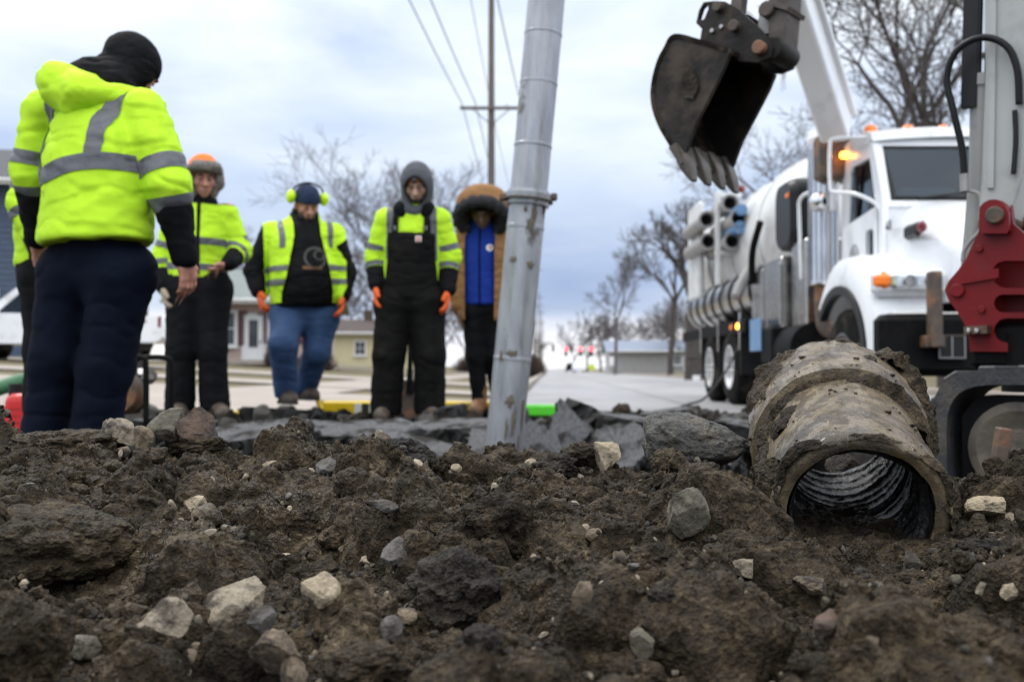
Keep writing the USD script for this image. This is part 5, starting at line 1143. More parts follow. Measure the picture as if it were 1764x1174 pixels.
for s in (1, -1):
    fe = obj('fender', fender(s), M_wpaint, tr, smooth=40); X = (lambda x: x) if s > 0 else (lambda x: 2.54 - x)
    fl = loft([np.array([(X(-.035), .90 + .63 * math.cos(math.radians(a)), .60 + .58 * math.sin(math.radians(a))), (X(.04), .90 + .63 * math.cos(math.radians(a)), .60 + .58 * math.sin(math.radians(a))), (X(.04), .90 + .70 * math.cos(math.radians(a)), .60 + .66 * math.sin(math.radians(a))), (X(-.035), .90 + .70 * math.cos(math.radians(a)), .60 + .66 * math.sin(math.radians(a)))]) for a in np.linspace(185, 38, 24)])
    obj('arch_trim', fl, M_blkp, fe, smooth=40)
    hl = obj('headlight', box((X(.38), .115, 1.24), (.44, .12, .15), .035), M_lamp, tr, smooth=30); obj('headlight_bezel', box((X(.34), .17, 1.23), (.66, .12, .24), .06), M_wpaint, hl)
    for dx in (-.10, .08): obj('reflector', T(revolve([(.0, .02), (.05, .01), (.055, -.008), (.045, -.008)], (0, 0, 0), (0, 1, 0), 20), None, (X(.40 + dx), .05, 1.24)), M_chrome, hl, smooth=True)
    obj('turn_signal', T(box((0, 0, 0), (.16, .14, .16), .05), euler(0, 0, -s * 24), (X(.10), .15, 1.24)), M_amber, tr, smooth=30)
obj('hood_vent', box((.53, .55, 1.72), (.06, .30, .13), .03), M_blkp, tr); obj('side_marker', box((.535, .37, 1.73), (.07, .13, .10), .04), M_redlens, tr)
obj('grille', box((1.27, .05, 1.25), (.95, .05, .75), .02), M_blk, tr)
for k in range(6): obj('grille_bar', box((1.27, .02, .98 + .11 * k), (.9, .02, .03), .008), M_chrome, tr)
# bumper and what hangs on it
obj('radiator_support', box((1.33, .30, .96), (2.0, .10, .30), .02), M_blk, tr)
obj('bumper', box((1.27, .02, .70), (2.54, .22, .50), .05), M_blk, tr)
obj('bumper_top_plate', box((1.27, .10, .955), (2.3, .30, .025), .01), M_steel, tr)
obj('front_post', box((.40, -.19, .98), (.10, .10, .62), .012), M_rusty, tr); obj('post_bracket', box((.40, -.13, .72), (.16, .16, .10), .01), M_rusty, tr)
obj('placard', box((.57, -.11, .68), (.22, .02, .20), .004), M_blkp, tr)
for x in (.465, .57, .675): obj('placard_line', box((x, -.122, .68), (.010, .006, .19)), M_hoseend, tr)
for z in (.59, .77): obj('placard_line', box((.57, -.1225, z), (.22, .006, .010)), M_rusty if z > .7 else M_hoseend, tr)
obj('chassis_rail', box((.85, 5.2, .82), (.10, 9.6, .28), .01), M_blk, tr); obj('chassis_rail', box((1.75, 5.2, .82), (.10, 9.6, .28), .01), M_blk, tr)
obj('engine_underside', box((1.27, .95, .72), (1.2, 1.5, .42), .05), M_blk, tr); obj('front_axle', cyl((.3, .90, .5), (2.2, .90, .5), .07), M_blk, tr)
# wheels
def wheel_parts(name, loc, width, r=.525, rimr=.30, dual=False):
    x, y, z = loc; out = -1 if x < 1.27 else 1
    prof = [(rimr, -width / 2), (r - .07, -width / 2 + .004), (r - .02, -width / 2 + .03), (r, -width / 2 + .06)] + [q for k in range(5) for q in ((r, -width / 2 + .07 + (width - .14) * k / 5), (r, -width / 2 + .07 + (width - .14) * (k + .8) / 5), (r - .014, -width / 2 + .07 + (width - .14) * (k + .86) / 5), (r - .014, -width / 2 + .07 + (width - .14) * (k + .98) / 5))] + [(r, width / 2 - .06), (r - .02, width / 2 - .03), (r - .07, width / 2 - .004), (rimr, width / 2)]
    t = obj('tyre', revolve(prof, (x, y, z), (1, 0, 0), 44), M_tyre, tr, smooth=35)
    o = out * (width / 2)
    rp = [(rimr + .005, o), (rimr - .02, o + out * .004), (rimr - .04, o - out * .05), (.17, o - out * (.12 if dual else .02)), (.15, o - out * (.05 if dual else -.03)), (.10, o - out * (.04 if dual else -.05)), (0.0, o - out * (.03 if dual else -.06))]
    m = revolve(rp, (x, y, z), (1, 0, 0), 36); 
    if out > 0: m.invert()
    rim = obj('rim', m, M_rim if dual else M_rimdark, t, smooth=35)
    for k in range(10):
        a = k * PI / 5; c = np.array((x + o - out * (.03 if dual else -.02), y + .13 * math.cos(a), z + .13 * math.sin(a))); obj('wheel_nut', cyl(c, c + (out * .05, 0, 0), .014, 6), M_steel, t)
for x in (.16, 2.38): wheel_parts('front', (x, .90, .525), .30)
for y in (5.62, 6.98):
    for x in (.15, .47, 2.07, 2.39): wheel_parts('rear', (x, y, .525), .27, dual=True)
for y in (5.62, 6.98): obj('rear_axle', cyl((.3, y, .525), (2.2, y, .525), .10), M_blk, tr)
for y in (4.95, 6.30, 7.6): obj('mud_flap', box((.30, y, .80), (.56, .03, .75), .005), M_blkp, tr); obj('fender_strip', box((.02, y + .02, 1.0), (.03, .035, .5), .004), M_chrome, tr)
# exhaust / intake stacks behind the cab
stk = obj('chrome_stack_guard', revolve([(.0, 0), (.135, 0), (.14, .02), (.14, 1.52), (.13, 1.58), (.0, 1.6)], (.34, 2.48, 1.40), (0, 0, 1), 30), M_chrome, tr, smooth=35)
for k in range(16): 
    a = k * PI / 8; c = np.array((.34 + .142 * math.cos(a), 2.48 + .142 * math.sin(a), 1.45)); obj('guard_rib', cyl(c, c + (0, 0, 1.42), .006, 5), M_steel, stk)
obj('exhaust_pipe', tube(curve([(.34, 2.48, 1.41), (.34, 2.48, 1.1), (.38, 2.44, .92), (.6, 2.3, .85)], 8), .085, 16), M_rusty, tr, smooth=True)
obj('white_tube', cyl((.40, 2.30, 2.18), (.40, 2.30, 2.95), .035, 14), M_wpaint, tr, smooth=40)
obj('strobe_light', revolve([(0, 0), (.055, 0), (.06, .02), (.055, .07), (.03, .09), (0, .095)], (.40, 2.28, 2.90), (0, 0, 1), 18), M_amberhot, tr, smooth=True)
obj('strobe_light', box((.44, 2.05, 2.72), (.09, .06, .07), .02), M_amberlit, tr)
obj('stack_cap', revolve([(0, .12), (.12, .1), (.16, .0), (.15, -.06), (.14, -.06)], (.34, 2.48, 2.98), (0, 0, 1), 24), M_wpaint, tr, smooth=30)
# mirrors
obj('mirror_bracket', tube(curve([(.46, 1.12, 1.78), (.44, 1.10, 2.02), (.30, 1.3, 2.18), (.20, 1.62, 2.26), (.17, 1.68, 2.32), (.17, 1.68, 2.72), (.22, 1.66, 2.80), (.50, 1.5, 2.78)], 8), .020, 8), M_wpaint, tr, smooth=True)
obj('convex_mirror', T(trimesh.creation.icosphere(3, .10), None, (.17, 2.05, 2.23)), M_chrome, tr, smooth=True)
obj('grab_rail', tube(curve([(.22, 2.85, 1.5), (.20, 2.85, 2.2), (.20, 2.82, 2.38), (.26, 2.72, 2.44), (.34, 2.66, 2.40)], 8), .022, 8), M_wpaint, tr, smooth=True)
obj('grab_rail', tube([(WL - .03, 2.14, 1.25), (WL - .05, 2.14, 1.30), (WL - .05, 2.14, 2.4), (WL - .03, 2.14, 2.45)], .014, 8), M_chrome, tr, smooth=True)
for x in (.55, .92, 1.27, 1.62, 1.99): obj('roof_marker', revolve([(0, .075), (.04, .065), (.062, .03), (.066, 0)], (x, 1.60, 2.855), (0, 0, 1), 16), M_amber, tr, smooth=True)
# black hose reel, steps, cabinet
reel = obj('hose_reel', loft([np.array([(.06 + .02 * abs(t) ** 4 + 0, 3.75 + r[0], 2.32 + r[1]) if False else (.22 + .42 * (t + 1) / 2 - .05, 3.42 + r[0] * (1 - .18 * abs(t) ** 6), 2.30 + r[1] * (1 - .12 * abs(t) ** 6)) for r in rrect(.75, .82, .2, 6)]) for t in np.linspace(-1, 1, 9)]), M_blkp, tr, smooth=40)
obj('reel_marker', box((.165, 3.2, 2.5), (.02, .12, .05), .006), M_amber, reel)
obj('cabinet', box((.45, 4.05, 1.40), (.60, 1.25, .85), .02), M_steel, tr); 
for y in (3.5, 4.3): obj('cabinet_door', box((.142, y + .2, 1.38), (.02, .56, .74), .01), M_steel, tr)
obj('step_box', box((.48, 3.0, 1.40), (.50, .55, 1.1), .02), M_steel, tr); obj('support_strut', tube(curve([(.1, 4.62, 1.6), (.08, 4.5, 2.0), (.12, 4.25, 2.35)], 8), .045, 8), M_blk, tr, smooth=True)
obj('tool_tray', box((.30, 3.65, .78), (.55, .5, .42), .02), M_blk, tr); obj('notice_plate', box((.012, 4.1, .92), (.012, .55, .40), .004), M_blue, tr)
obj('fuel_tank', cyl((.34, 2.7, .72), (.34, 3.4, .72), .30, 28), M_blk, tr, smooth=40); obj('cab_step', box((.2, 1.95, .62), (.35, .6, .06), .01), M_steel, tr)
# ribbed steel water tank along the side
wt = obj('water_tank', revolve([(0, 0), (.22, .01), (.33, .08), (.36, .18)] + [(.36, y) for y in np.arange(.3, 4.9, .2)] + [(.36, 4.9), (.3, 5.05), (0, 5.1)], (.52, 4.75, 1.55), (0, 1, 0), 40), M_steel, tr, smooth=40)
for k in range(8): obj('tank_band', revolve([(.362, -.025), (.378, -.02), (.378, .02), (.362, .025)], (.52, 5.0 + k * .62, 1.55), (0, 1, 0), 40), M_blk, wt, smooth=40)
obj('side_rail', box((.06, 7.0, 1.06), (.08, 4.6, .17), .01), M_blk, tr)
for y in (5.05, 5.45): obj('marker_lamp', box((.012, y, 1.07), (.03, .13, .075), .015), M_amberlit if y < 5.2 else M_amber, tr)
obj('tail_marker', box((.01, 9.2, 1.09), (.03, .08, .07), .01), M_redlens, tr)
# debris body
db = obj('debris_tank', revolve([(0, -.42), (.35, -.38), (.66, -.26), (.88, -.08), (.98, .12), (1.0, .25), (1.0, 5.3), (.9, 5.5), (0, 5.6)], (1.20, 4.2, 2.28), (0, 1, 0), 56), M_wtank, tr, smooth=40)
for y in (4.7, 6.3, 7.9, 9.4): obj('tank_ring', revolve([(1.0, -.05), (1.035, -.045), (1.035, .045), (1.0, .05)], (1.20, y, 2.28), (0, 1, 0), 56), M_wtank, db, smooth=40)
# tube rack with suction tubes facing forward
obj('tube_rack', cat(box((-.03, 6.1, 2.38), (.07, .10, 1.35), .01), box((.1, 6.1, 2.17), (.34, .095, .07), .01), box((.12, 6.1, 3.0), (.38, .095, .07), .01)), M_wtank, tr)
obj('rack_panel', box((-.06, 7.6, 2.35), (.10, .9, 1.5), .03), M_wtank, tr)
for i, (x, z) in enumerate(((.11, 2.30), (.14, 2.58), (.08, 2.84), (-.13, 2.36), (-.15, 2.68))):
    q = obj('suction_tube', revolve([(.105, 0), (.128, 0), (.128, .06), (.108, .07), (.108, 1.5), (.085, 1.5), (.085, .03)], (x, 5.75 - .25 * (i == 1) + .5 * (i > 2), z), (0, 1, 0), 26, True), M_hoseend, tr, smooth=40)
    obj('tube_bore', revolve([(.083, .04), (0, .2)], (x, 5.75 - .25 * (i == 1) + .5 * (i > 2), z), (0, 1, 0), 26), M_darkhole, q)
obj('blue_coupling', cyl((.16, 5.5, 2.46), (.16, 6.3, 2.46), .09, 18), M_blue, tr, smooth=40); obj('blue_coupling', cyl((.17, 5.45, 2.70), (.17, 6.2, 2.70), .08, 18), M_blue, tr, smooth=40)
obj('red_cap', cyl((.10, 5.4, 2.98), (.18, 5.35, 2.96), .05, 12), M_redlens, tr, smooth=40)
obj('pipe_elbow', tube(curve([(.30, 5.3, 1.9), (.15, 5.2, 1.75), (.0, 5.1, 1.45)], 8), .07, 14), M_hoseend, tr, smooth=True)
# boom: telescopic beam from the tank's front over the cab to above the pit
def beam(a, b, w, h, tw=0.8):
    a, b = np.array(a, float), np.array(b, float); d = unit(b - a); s = unit(np.cross(d, (0, 0, 1))); u = np.cross(s, d); r = rrect(w, h, min(w, h) * .15, 4)
    return loft([a + s * r[:, :1] + u * r[:, 1:], b + (s * r[:, :1] + u * r[:, 1:]) * tw])
W2L = lambda q: np.array([[math.cos(-math.radians(TROT)), -math.sin(-math.radians(TROT)), 0], [math.sin(-math.radians(TROT)), math.cos(-math.radians(TROT)), 0], [0, 0, 1]]) @ (np.array(q, float) - (2.72 + .037 * TY, TY, 0))
BT = np.array([.47, 5.15, 5.6])                                    # where the hose leaves the boom tip
ba, bb = W2L(P(1440, 222, 10.3)), W2L(BT + (0, .25, .35))
obj('boom', beam(ba, bb, .30, .34, .75), M_wpaint, tr, smooth=30)
_d = unit(bb - ba); _s = unit(np.cross(_d, (0, 0, 1))); _uu = np.cross(_s, _d)
obj('boom_flange', beam(ba + _uu * .17, ba + (bb - ba) * .8 + _uu * .14, .40, .05), M_wpaint, tr)
obj('boom_mount', cat(box(ba + (.05, .35, -.25), (.36, .5, .5), .04)), M_rusty, tr)
obj('boom_hose', tube(curve([ba + (.1, .9, .1), ba + (.1, .3, .25) + _uu * .15, ba + (bb - ba) * .5 + _uu * .3, bb + _uu * .3, bb + (0, -.2, .25), W2L(BT + (0, 0, .25)), W2L(BT - (0, 0, .1))], 10), .10, 18), M_hoseend, tr, smooth=True)

# ------------------------------------------------------------------ the grey suction tube in the pit
M_alu = mat('dull_aluminium_look', (.40, .41, .425), (.28, .285, .30), rough=.38, scale=5, metal=.7, stretch=(3, 3, .6), rvar=.12, dirt=(.13, .115, .095), dscale=4.5, dlo=.6, dhi=.68)
M_smear = mat('mud_smear_look', (.15, .12, .085), (.10, .08, .058), rough=.6, scale=40, bump=.6)
ta, tj, tb = P(862, 830, 5.15), P(910, 340, 5.15), BT
st = thing('suction_tube', 'tall grey metal suction tube with a collar and mud smears standing in the pit', 'pipe', ta)
def tb_mesh(a, b, r, n=40, k=60):
    p = a + (b - a) * np.linspace(0, 1, k)[:, None]; m = tube(p, r, n); v = m.vertices; m.vertices = v + vnormals(v, m.faces) * (meshkit.fbm(v * 5, 3, 3) - .5)[:, None] * .004
    return m
_dn = unit(ta - tj); tlow = ta + _dn * .35
obj('lower_tube', tb_mesh(tj - ta - _dn * .02, tlow - ta, .096), M_alu, st, smooth=60); obj('upper_tube', tb_mesh(tj - ta + _dn * .02, tb - ta, .097), M_alu, st, smooth=60)
_up2 = unit(tb - tj); cl = obj('collar', revolve([(.098, -.045), (.112, -.045), (.114, -.012), (.125, -.012), (.127, .012), (.112, .016), (.110, .03), (.098, .03)], tj - ta, _up2, 40, True), M_alu, st, smooth=35)
for py_ in (60, 145, 252): obj('seam_ring', revolve([(.0968, -.008), (.0995, -.005), (.0995, .005), (.0968, .008)], tj - ta + _up2 * ((P(0, 340, 5.15) - P(0, py_, 5.15))[2] * -1 / _up2[2]), _up2, 40), M_alu, st, smooth=35)
for py_ in (392, 618): obj('seam_ring', revolve([(.0955, -.012), (.0985, -.008), (.0985, .008), (.0955, .012)], tj - ta + _dn * ((P(0, 340, 5.15) - P(0, py_, 5.15))[2] / -_dn[2]), _dn, 40), M_alu, st, smooth=35)
for s_ in (-1, 1): obj('clamp_lug', box(tj - ta + np.array((s_ * .132, -.02, -.002)), (.035, .05, .035), .006), M_rusty, cl)
obj('gasket', revolve([(.1, -.022), (.131, -.022), (.131, -.013), (.1, -.013)], tj - ta, _up2, 40, True), M_rusty, cl, smooth=35)
def smear(px, py, w, h, seed):
    c = P(px, py, 5.15) - ta; t = ((c - (tj - ta)) @ _dn); o = tj - ta + _dn * t; c0 = c - o; ang = math.asin(np.clip(c0[0] / .097, -.95, .95)); W, H = w * 5.15 / 1715, h * 5.15 / 1715
    r = np.random.default_rng(seed); th = np.linspace(0, 2 * PI, 22, endpoint=False); rad = .55 + .75 * r.random(22)
    pts = [(0, 0)] + [(W / 2 * k * math.cos(a), H / 2 * k * math.sin(a)) for a, k in zip(th, rad)]
    V = [];
    for x, z in pts: a = ang + x / .097; V.append(o - _dn * z + np.array((math.sin(a), -math.cos(a), 0)) * .0995)
    V[0] = V[0] + np.array((math.sin(ang), -math.cos(ang), 0)) * .006
    return trimesh.Trimesh(V, [(0, 1 + i, 1 + (i + 1) % 22) for i in range(22)], process=False)
for i, q in enumerate([(915, 392, 16, 26), (905, 365, 8, 10), (913, 460, 14, 16), (884, 448, 14, 12), (880, 608, 20, 12), (864, 612, 8, 20), (879, 690, 16, 24), (884, 730, 7, 50), (900, 712, 9, 60), (872, 738, 5, 40), (893, 760, 5, 30), (920, 372, 10, 26), (938, 360, 10, 40)]):
    m = smear(*q, 800 + i); obj('mud_smear', m, M_smear, st, smooth=True)

# ------------------------------------------------------------------ the excavator: everything lies in or beside the plane of its boom
M_exred = mat('red_casting_look', (.19, .005, .007), (.14, .004, .006), rough=.45, spec=.3, scale=5, bump=.15, dirt=(.07, .03, .025), dscale=4, dlo=.56, dhi=.74)
M_exwhite = mat('grey_white_paint_look', (.46, .47, .45), (.40, .41, .395), rough=.35, scale=3, dirt=(.26, .25, .23), dscale=3, dlo=.58, dhi=.75)
M_excyl = mat('grey_cylinder_look', (.36, .36, .34), (.31, .31, .295), rough=.38, scale=4, dirt=(.2, .19, .17), dscale=4, dlo=.55, dhi=.75)
M_bucket = mat('worn_bucket_steel_look', (.010, .0082, .0075), (.022, .0175, .015), rough=.6, scale=5, bump=.4, bscale=40, spec=.25, dirt=(.055, .040, .027), dscale=4.5, dlo=.48, dhi=.62, rvar=.12)
M_bucketin = mat('bucket_inside_look', (.006, .0045, .004), (.014, .010, .0075), rough=.8, spec=.1, scale=8, bump=.6, dirt=(.06, .045, .032), dscale=6)
M_tooth = mat('polished_tooth_look', (.055, .045, .037), (.15, .13, .115), rough=.42, scale=9, metal=.35, dirt=(.08, .06, .042), dscale=8, dlo=.5, dhi=.62)
M_arm = mat('muddy_arm_look', (.055, .04, .032), (.12, .10, .085), rough=.6, scale=8, bump=.4, dirt=(.055, .042, .033), dscale=6, dlo=.45, dhi=.6)
EB, ED, EW = np.array([1.72, 3.6, 0.0]), unit([-.76, .65, 0]), unit([.65, .76, 0]); UP = np.array([0, 0, 1.0])
def E(px, py, w=0.0):
    """the point of the plane at lateral offset w that is seen at a pixel"""
    o = np.array([0, 0, CAM_Z]); d = P(px, py, 1.0) - o; t = ((EB + EW * w - o) @ EW) / (d @ EW)
    return o + d * t
ex = thing('excavator', 'red and white mini excavator with muddy bucket raised, at the right edge', 'excavator', EB)
def eplate(pix, w, th, holes=(), wref=None):
    """outline traced on the near face, as a plate of thickness th centred on offset w"""
    wref = w - th / 2 if wref is None else wref
    f = lambda q: [((E(x, y, wref) - EB) @ ED, (E(x, y, wref) - EB)[2]) for x, y in q]
    return plate(f(pix), EW * w, ED, UP, -abs(th), [f(h) for h in holes]) if False else _pl(f(pix), w, th, [f(h) for h in holes])
def _pl(pts, w, th, holes):
    poly = sg.Polygon(pts, holes).buffer(0); m = prism(poly, th); v = m.vertices
    m.vertices = np.outer(v[:, 0], ED) + np.outer(v[:, 1], UP) + np.outer(v[:, 2] - th / 2 + w, EW)
    if m.volume < 0: m.invert()
    return m
def pin(px, py, w0, w1, rpx, m, name='pin', wref=None, n=24):
    c = E(px, py, w0 if wref is None else wref) - EB; c = c - EW * (c @ EW); r = rpx * (E(px, py, w0)[1]) / 1715
    return obj(name, revolve([(0, w0), (r * .85, w0), (r, w0 + r * .15), (r, w1 - r * .15), (r * .85, w1), (0, w1)], c, EW, n), m, ex, smooth=35)
def circ(x, y, r, a0, a1, n=8): return [(x + r * math.cos(math.radians(a)), y + r * math.sin(math.radians(a))) for a in np.linspace(a0, a1, n)]
BR = circ(1712, 372, 29, -150, -20, 7) + [(1741, 352), (1745, 385), (1765, 402), (1800, 432), (1835, 470), (1845, 560), (1830, 607), (1671, 605), (1667, 568), (1650, 538), (1634, 517), (1627, 499), (1634, 484), (1648, 468), (1664, 446), (1686, 398)]
slot = lambda x0, x1, y0, y1: circ(x0 + (y1 - y0) / 2, (y0 + y1) / 2, (y1 - y0) / 2, 90, 270, 7) + circ(x1 - (y1 - y0) / 2, (y0 + y1) / 2, (y1 - y0) / 2, -90, 90, 7)
SL = [slot(1708, 1800, 449, 496), slot(1712, 1808, 507, 538), slot(1712, 1800, 548, 590)]
for w in (-.115, .115): obj('swing_bracket_plate', eplate(BR, w, .035, SL, -.1325), M_exred, ex, smooth=30)
obj('bracket_web', eplate([(1690, 420), (1800, 440), (1820, 600), (1680, 600), (1660, 500)], 0, .06, (), -.1325), M_exred, ex)
for y in (502, 543): obj('bracket_rib', eplate([(1705, y - 3), (1835, y - 3), (1835, y + 4), (1705, y + 4)], 0, .2, (), -.1325), M_exred, ex)
obj('bracket_fold', eplate([(1634, 484), (1648, 468), (1720, 462), (1720, 478), (1640, 492)], -.136, .012), M_exred, ex)
obj('pin_boss', eplate(circ(1712, 372, 26, -180, 0, 12) + [(1738, 396), (1734, 402), (1692, 402), (1686, 394)], -.148, .035), M_exred, ex, smooth=30)
pin(1712, 370, -.185, .16, 15, M_rusty); pin(1648, 500, -.145, .15, 12, M_exred, 'pin'); pin(1686, 428, -.142, -.12, 6, M_exred, 'bolt'); pin(1690, 533, -.142, -.12, 6, M_exred, 'bolt')
obj('lock_plate', eplate([(1660, 562), (1700, 560), (1700, 574), (1660, 576)], -.16, .05), M_rusty, ex); 
for x in (1668, 1682): pin(x, 569, -.20, -.17, 4, M_steel, 'bolt', n=8)
def chain(pix, halfs, thick, name, m, w=0.0, bev=.2):
    """box beam along a polyline in the boom plane; halfs in pixels across, thick its lateral size"""
    c = [E(x, y, w) - EB for x, y in pix]; c = [np.array((q @ ED, q[2])) for q in c]; rings = []
    sc = [E(x, y, w)[1] / 1715 for x, y in pix]
    for i, q in enumerate(c):
        t = unit(np.append(c[min(i + 1, len(c) - 1)] - c[max(i - 1, 0)], 0))[:2]; nrm = np.array((-t[1], t[0])); h = halfs[i] * sc[i]; r = rrect(2 * h, thick, min(h, thick / 2) * bev, 4)
        rings.append(np.array([ED * (q + nrm * a)[0] + UP * (q + nrm * a)[1] + EW * (b + w) for a, b in r]))
    return obj(name, loft(rings), m, ex, smooth=30)
chain([(1722, 385), (1738, 300), (1750, 120), (1752, -60), (1742, -250), (1700, -440), (1600, -590), (1470, -650), (1360, -640)], [26, 34, 40, 44, 48, 50, 46, 36, 26], .17, 'boom', M_exwhite)
chain([(1719, 330), (1722, 150), (1724, -60)], [5, 5, 5], .19, 'boom_edge_plate', M_exwhite)
chain([(1368, -640), (1362, -400), (1356, -150), (1352, 20), (1348, 92)], [24, 30, 26, 18, 15], .13, 'stick', M_arm)
chain([(1672, 478), (1688, 300), (1690, 140)], [17, 18, 18], .075, 'boom_cylinder', M_excyl, bev=.98)
chain([(1690, 150), (1690, 130)], [20, 20], .085, 'cylinder_head', M_excyl, bev=.9)
chain([(1693, 135), (1701, -180)], [8, 8], .034, 'cylinder_rod', M_chrome, bev=.98)
chain([(1670, 186), (1679, -160)], [13, 13], .03, 'hose_guard', M_blkp, w=-.03)
def hose(pix, r, name, m, w): return obj(name, tube(curve([E(x, y, ww) - EB for (x, y), ww in zip(pix, np.broadcast_to(w, len(pix)))], 10), r, 10), m, ex, smooth=True)
hose([(1661, 305), (1657, 255), (1642, 190), (1631, 135), (1648, 88), (1690, 65), (1732, 78), (1752, 118), (1756, 180)], .0125, 'hose', M_blkp, (-.08, -.09, -.11, -.12, -.13, -.13, -.12, -.11, -.10))
hose([(1660, 300), (1662, 325), (1684, 332), (1690, 345), (1690, 392), (1672, 415), (1661, 432), (1658, 450)], .007, 'steel_pipe', M_excyl, -.075)
obj('hose_fitting', cyl(E(1661, 300, -.08) - EB, E(1662, 330, -.08) - EB, .017, 8), M_excyl, ex); hose([(1748, 190), (1750, 240), (1746, 300)], .009, 'hose', M_blkp, -.1)
# undercarriage
obj('swivel', revolve([(0, .42), (.2, .42), (.2, .62), (0, .62)], ED * -.25, UP, 24), M_blk, ex, smooth=35); obj('swing_block', box(ED * -.12 + UP * .58, (.3, .24, .16), .02, R=Rotation.from_euler('z', math.degrees(math.atan2(ED[1], ED[0])), degrees=True)), M_blk, ex)
RE = Rotation.from_euler('z', math.degrees(math.atan2(ED[1], ED[0])) , degrees=True)
M_track = mat('rubber_track_look', (.012, .013, .016), (.03, .031, .034), rough=.55, scale=14, bump=.5, dirt=(.055, .048, .04), dscale=5)
M_idler = mat('muddy_idler_look', (.14, .115, .085), (.06, .05, .04), rough=.7, scale=9, bump=.5)
a0 = (E(1634, 735, -.6) - EB) @ ED; TL, TR_ = 1.75, .23
def stadium(r, a1=0.0):
    sq = lambda x: math.copysign(abs(x) ** .55, x)
    top_ = [(a0 - TR_ + r * sq(math.cos(t)), .27 + r * sq(math.sin(t))) for t in np.linspace(-PI / 2, PI / 2, 18)]; back = [(a0 - TL + TR_ + r * sq(math.cos(t)), .27 + r * sq(math.sin(t))) for t in np.linspace(PI / 2, 3 * PI / 2, 18)]
    return top_ + back
for wc in (-.62, .62):
    t = obj('track', _pl(stadium(.23), wc, .30, [stadium(.185)]), M_track, ex, smooth=30)
    per = sg.LineString(stadium(.232) + stadium(.232)[:1]); n = 40
    for k in range(n):
        q = per.interpolate(k / n, True); q2 = per.interpolate((k + .02) / n, True); tg = unit((q2.x - q.x, q2.y - q.y, 0)); c = ED * q.x + UP * q.y + EW * wc
        dx = ED * tg[0] + UP * tg[1]; nn = np.cross(EW, dx); obj('track_lug', box(c, (.05, .30, .018), .006, R=np.stack([dx, EW, np.cross(dx, EW)], 1)), M_track, t)
    obj('track_frame', _pl([(a0 - .12, .12), (a0 - TL + .2, .12), (a0 - TL + .2, .42), (a0 - .12, .42), (a0 - .075, .36), (a0 - .075, .18)], wc, .2, []), M_blk, ex)
    for aa in (a0 - TR_, a0 - TL + TR_):
        c = ED * aa + UP * .27; obj('idler', revolve([(0, wc - .12), (.05, wc - .13), (.06, wc - .10), (.11, wc - .125), (.135, wc - .115), (.14, wc - .06), (.14, wc + .06), (.10, wc + .06), (.06, wc + .1), (0, wc + .12)], c, EW, 32), M_idler, ex, smooth=35)
    for k in range(4): c = ED * (a0 - .5 - .25 * k) + UP * .14; obj('roller', revolve([(0, wc - .11), (.055, wc - .11), (.055, wc + .11), (0, wc + .11)], c, EW, 20), M_idler, ex, smooth=35)
obj('car_body', box(ED * (a0 - .85) + UP * .36, (.8, 1.0, .2), .02, R=RE), M_blk, ex)
obj('house', box(ED * -1.15 + UP * .98, (1.35, 1.4, .62), .08, R=RE), M_exwhite, ex); obj('counterweight', box(ED * -1.85 + UP * .95, (.3, 1.35, .7), .1, R=RE), M_exred, ex)
for sx in (-.42, .42):
    for sy in (-.6, .35): obj('cab_post', box(ED * (-1.05 + sx) + EW * (-.3 + (sy + .12) * .75) + UP * 1.85, (.07, .07, 1.2), .01, R=RE), M_blkp, ex)
obj('cab_roof', box(ED * -1.05 + EW * -.36 + UP * 2.47, (1.0, .95, .08), .03, R=RE), M_exwhite, ex); obj('operator_seat', cat(box(ED * -1.15 + EW * -.36 + UP * 1.42, (.45, .45, .12), .04, R=RE), box(ED * -1.36 + EW * -.36 + UP * 1.72, (.12, .45, .55), .04, R=RE)), M_dash, ex)
# bucket with its ears
HW = .215
near = [(1145, 80), (1133, 103), (1124, 135), (1121, 165), (1125, 192), (1136, 221), (1151, 247), (1163, 269)]; opening = [(1179, 266), (1197, 215), (1222, 166), (1247, 116), (1257, 90), (1254, 82)]; topline = [(1225, 73), (1199, 66), (1178, 60), (1162, 59), (1152, 66)]
to2 = lambda x, y, w: np.array([(E(x, y, w) - EB) @ ED, (E(x, y, w) - EB)[2]])
side = [to2(x, y, -HW) for x, y in near + opening + topline]
bk = obj('bucket', _pl(side, -HW + .011, .022, []), M_bucket, ex); bks = obj('bucket_side', _pl(side, HW - .011, .022, []), M_bucket, ex)
sheet = np.array([to2(x, y, -HW) for x, y in [(1254, 82), (1225, 73), (1199, 66), (1178, 60), (1162, 59), (1152, 66)] + near])
cs = curve(np.c_[sheet, np.zeros(len(sheet))], 5)[:, :2]; tg = np.gradient(cs, axis=0); tg /= np.linalg.norm(tg, axis=1, keepdims=True); nr = np.stack([tg[:, 1], -tg[:, 0]], 1); inn = np.mean(side, 0) - cs; nr *= np.sign((nr * inn).sum(1))[:, None]
L3 = lambda q, w: ED * q[0] + UP * q[1] + EW * w
rings = [np.array([L3(c, -HW - .004), L3(c, HW + .004), L3(c + n_ * .02, HW + .004), L3(c + n_ * .02, -HW - .004)]) for c, n_ in zip(cs, nr)]
obj('bucket_shell', loft(rings), M_bucketin, ex, smooth=40)
e0, e1 = to2(1160, 262, -HW), to2(1183, 318, -HW); dt = unit(np.append(e1 - e0, 0))[:2]; nt = np.array((-dt[1], dt[0]))
lip = [e0 - dt * .05 - nt * .012, e0 + dt * .045 - nt * .008, e0 + dt * .045 + nt * .012, e0 - dt * .05 + nt * .03]
obj('cutting_edge', _pl([q + (to2(1170, 266, -HW) - e0) for q in lip], 0, 2 * HW + .02, []), M_tooth, ex)
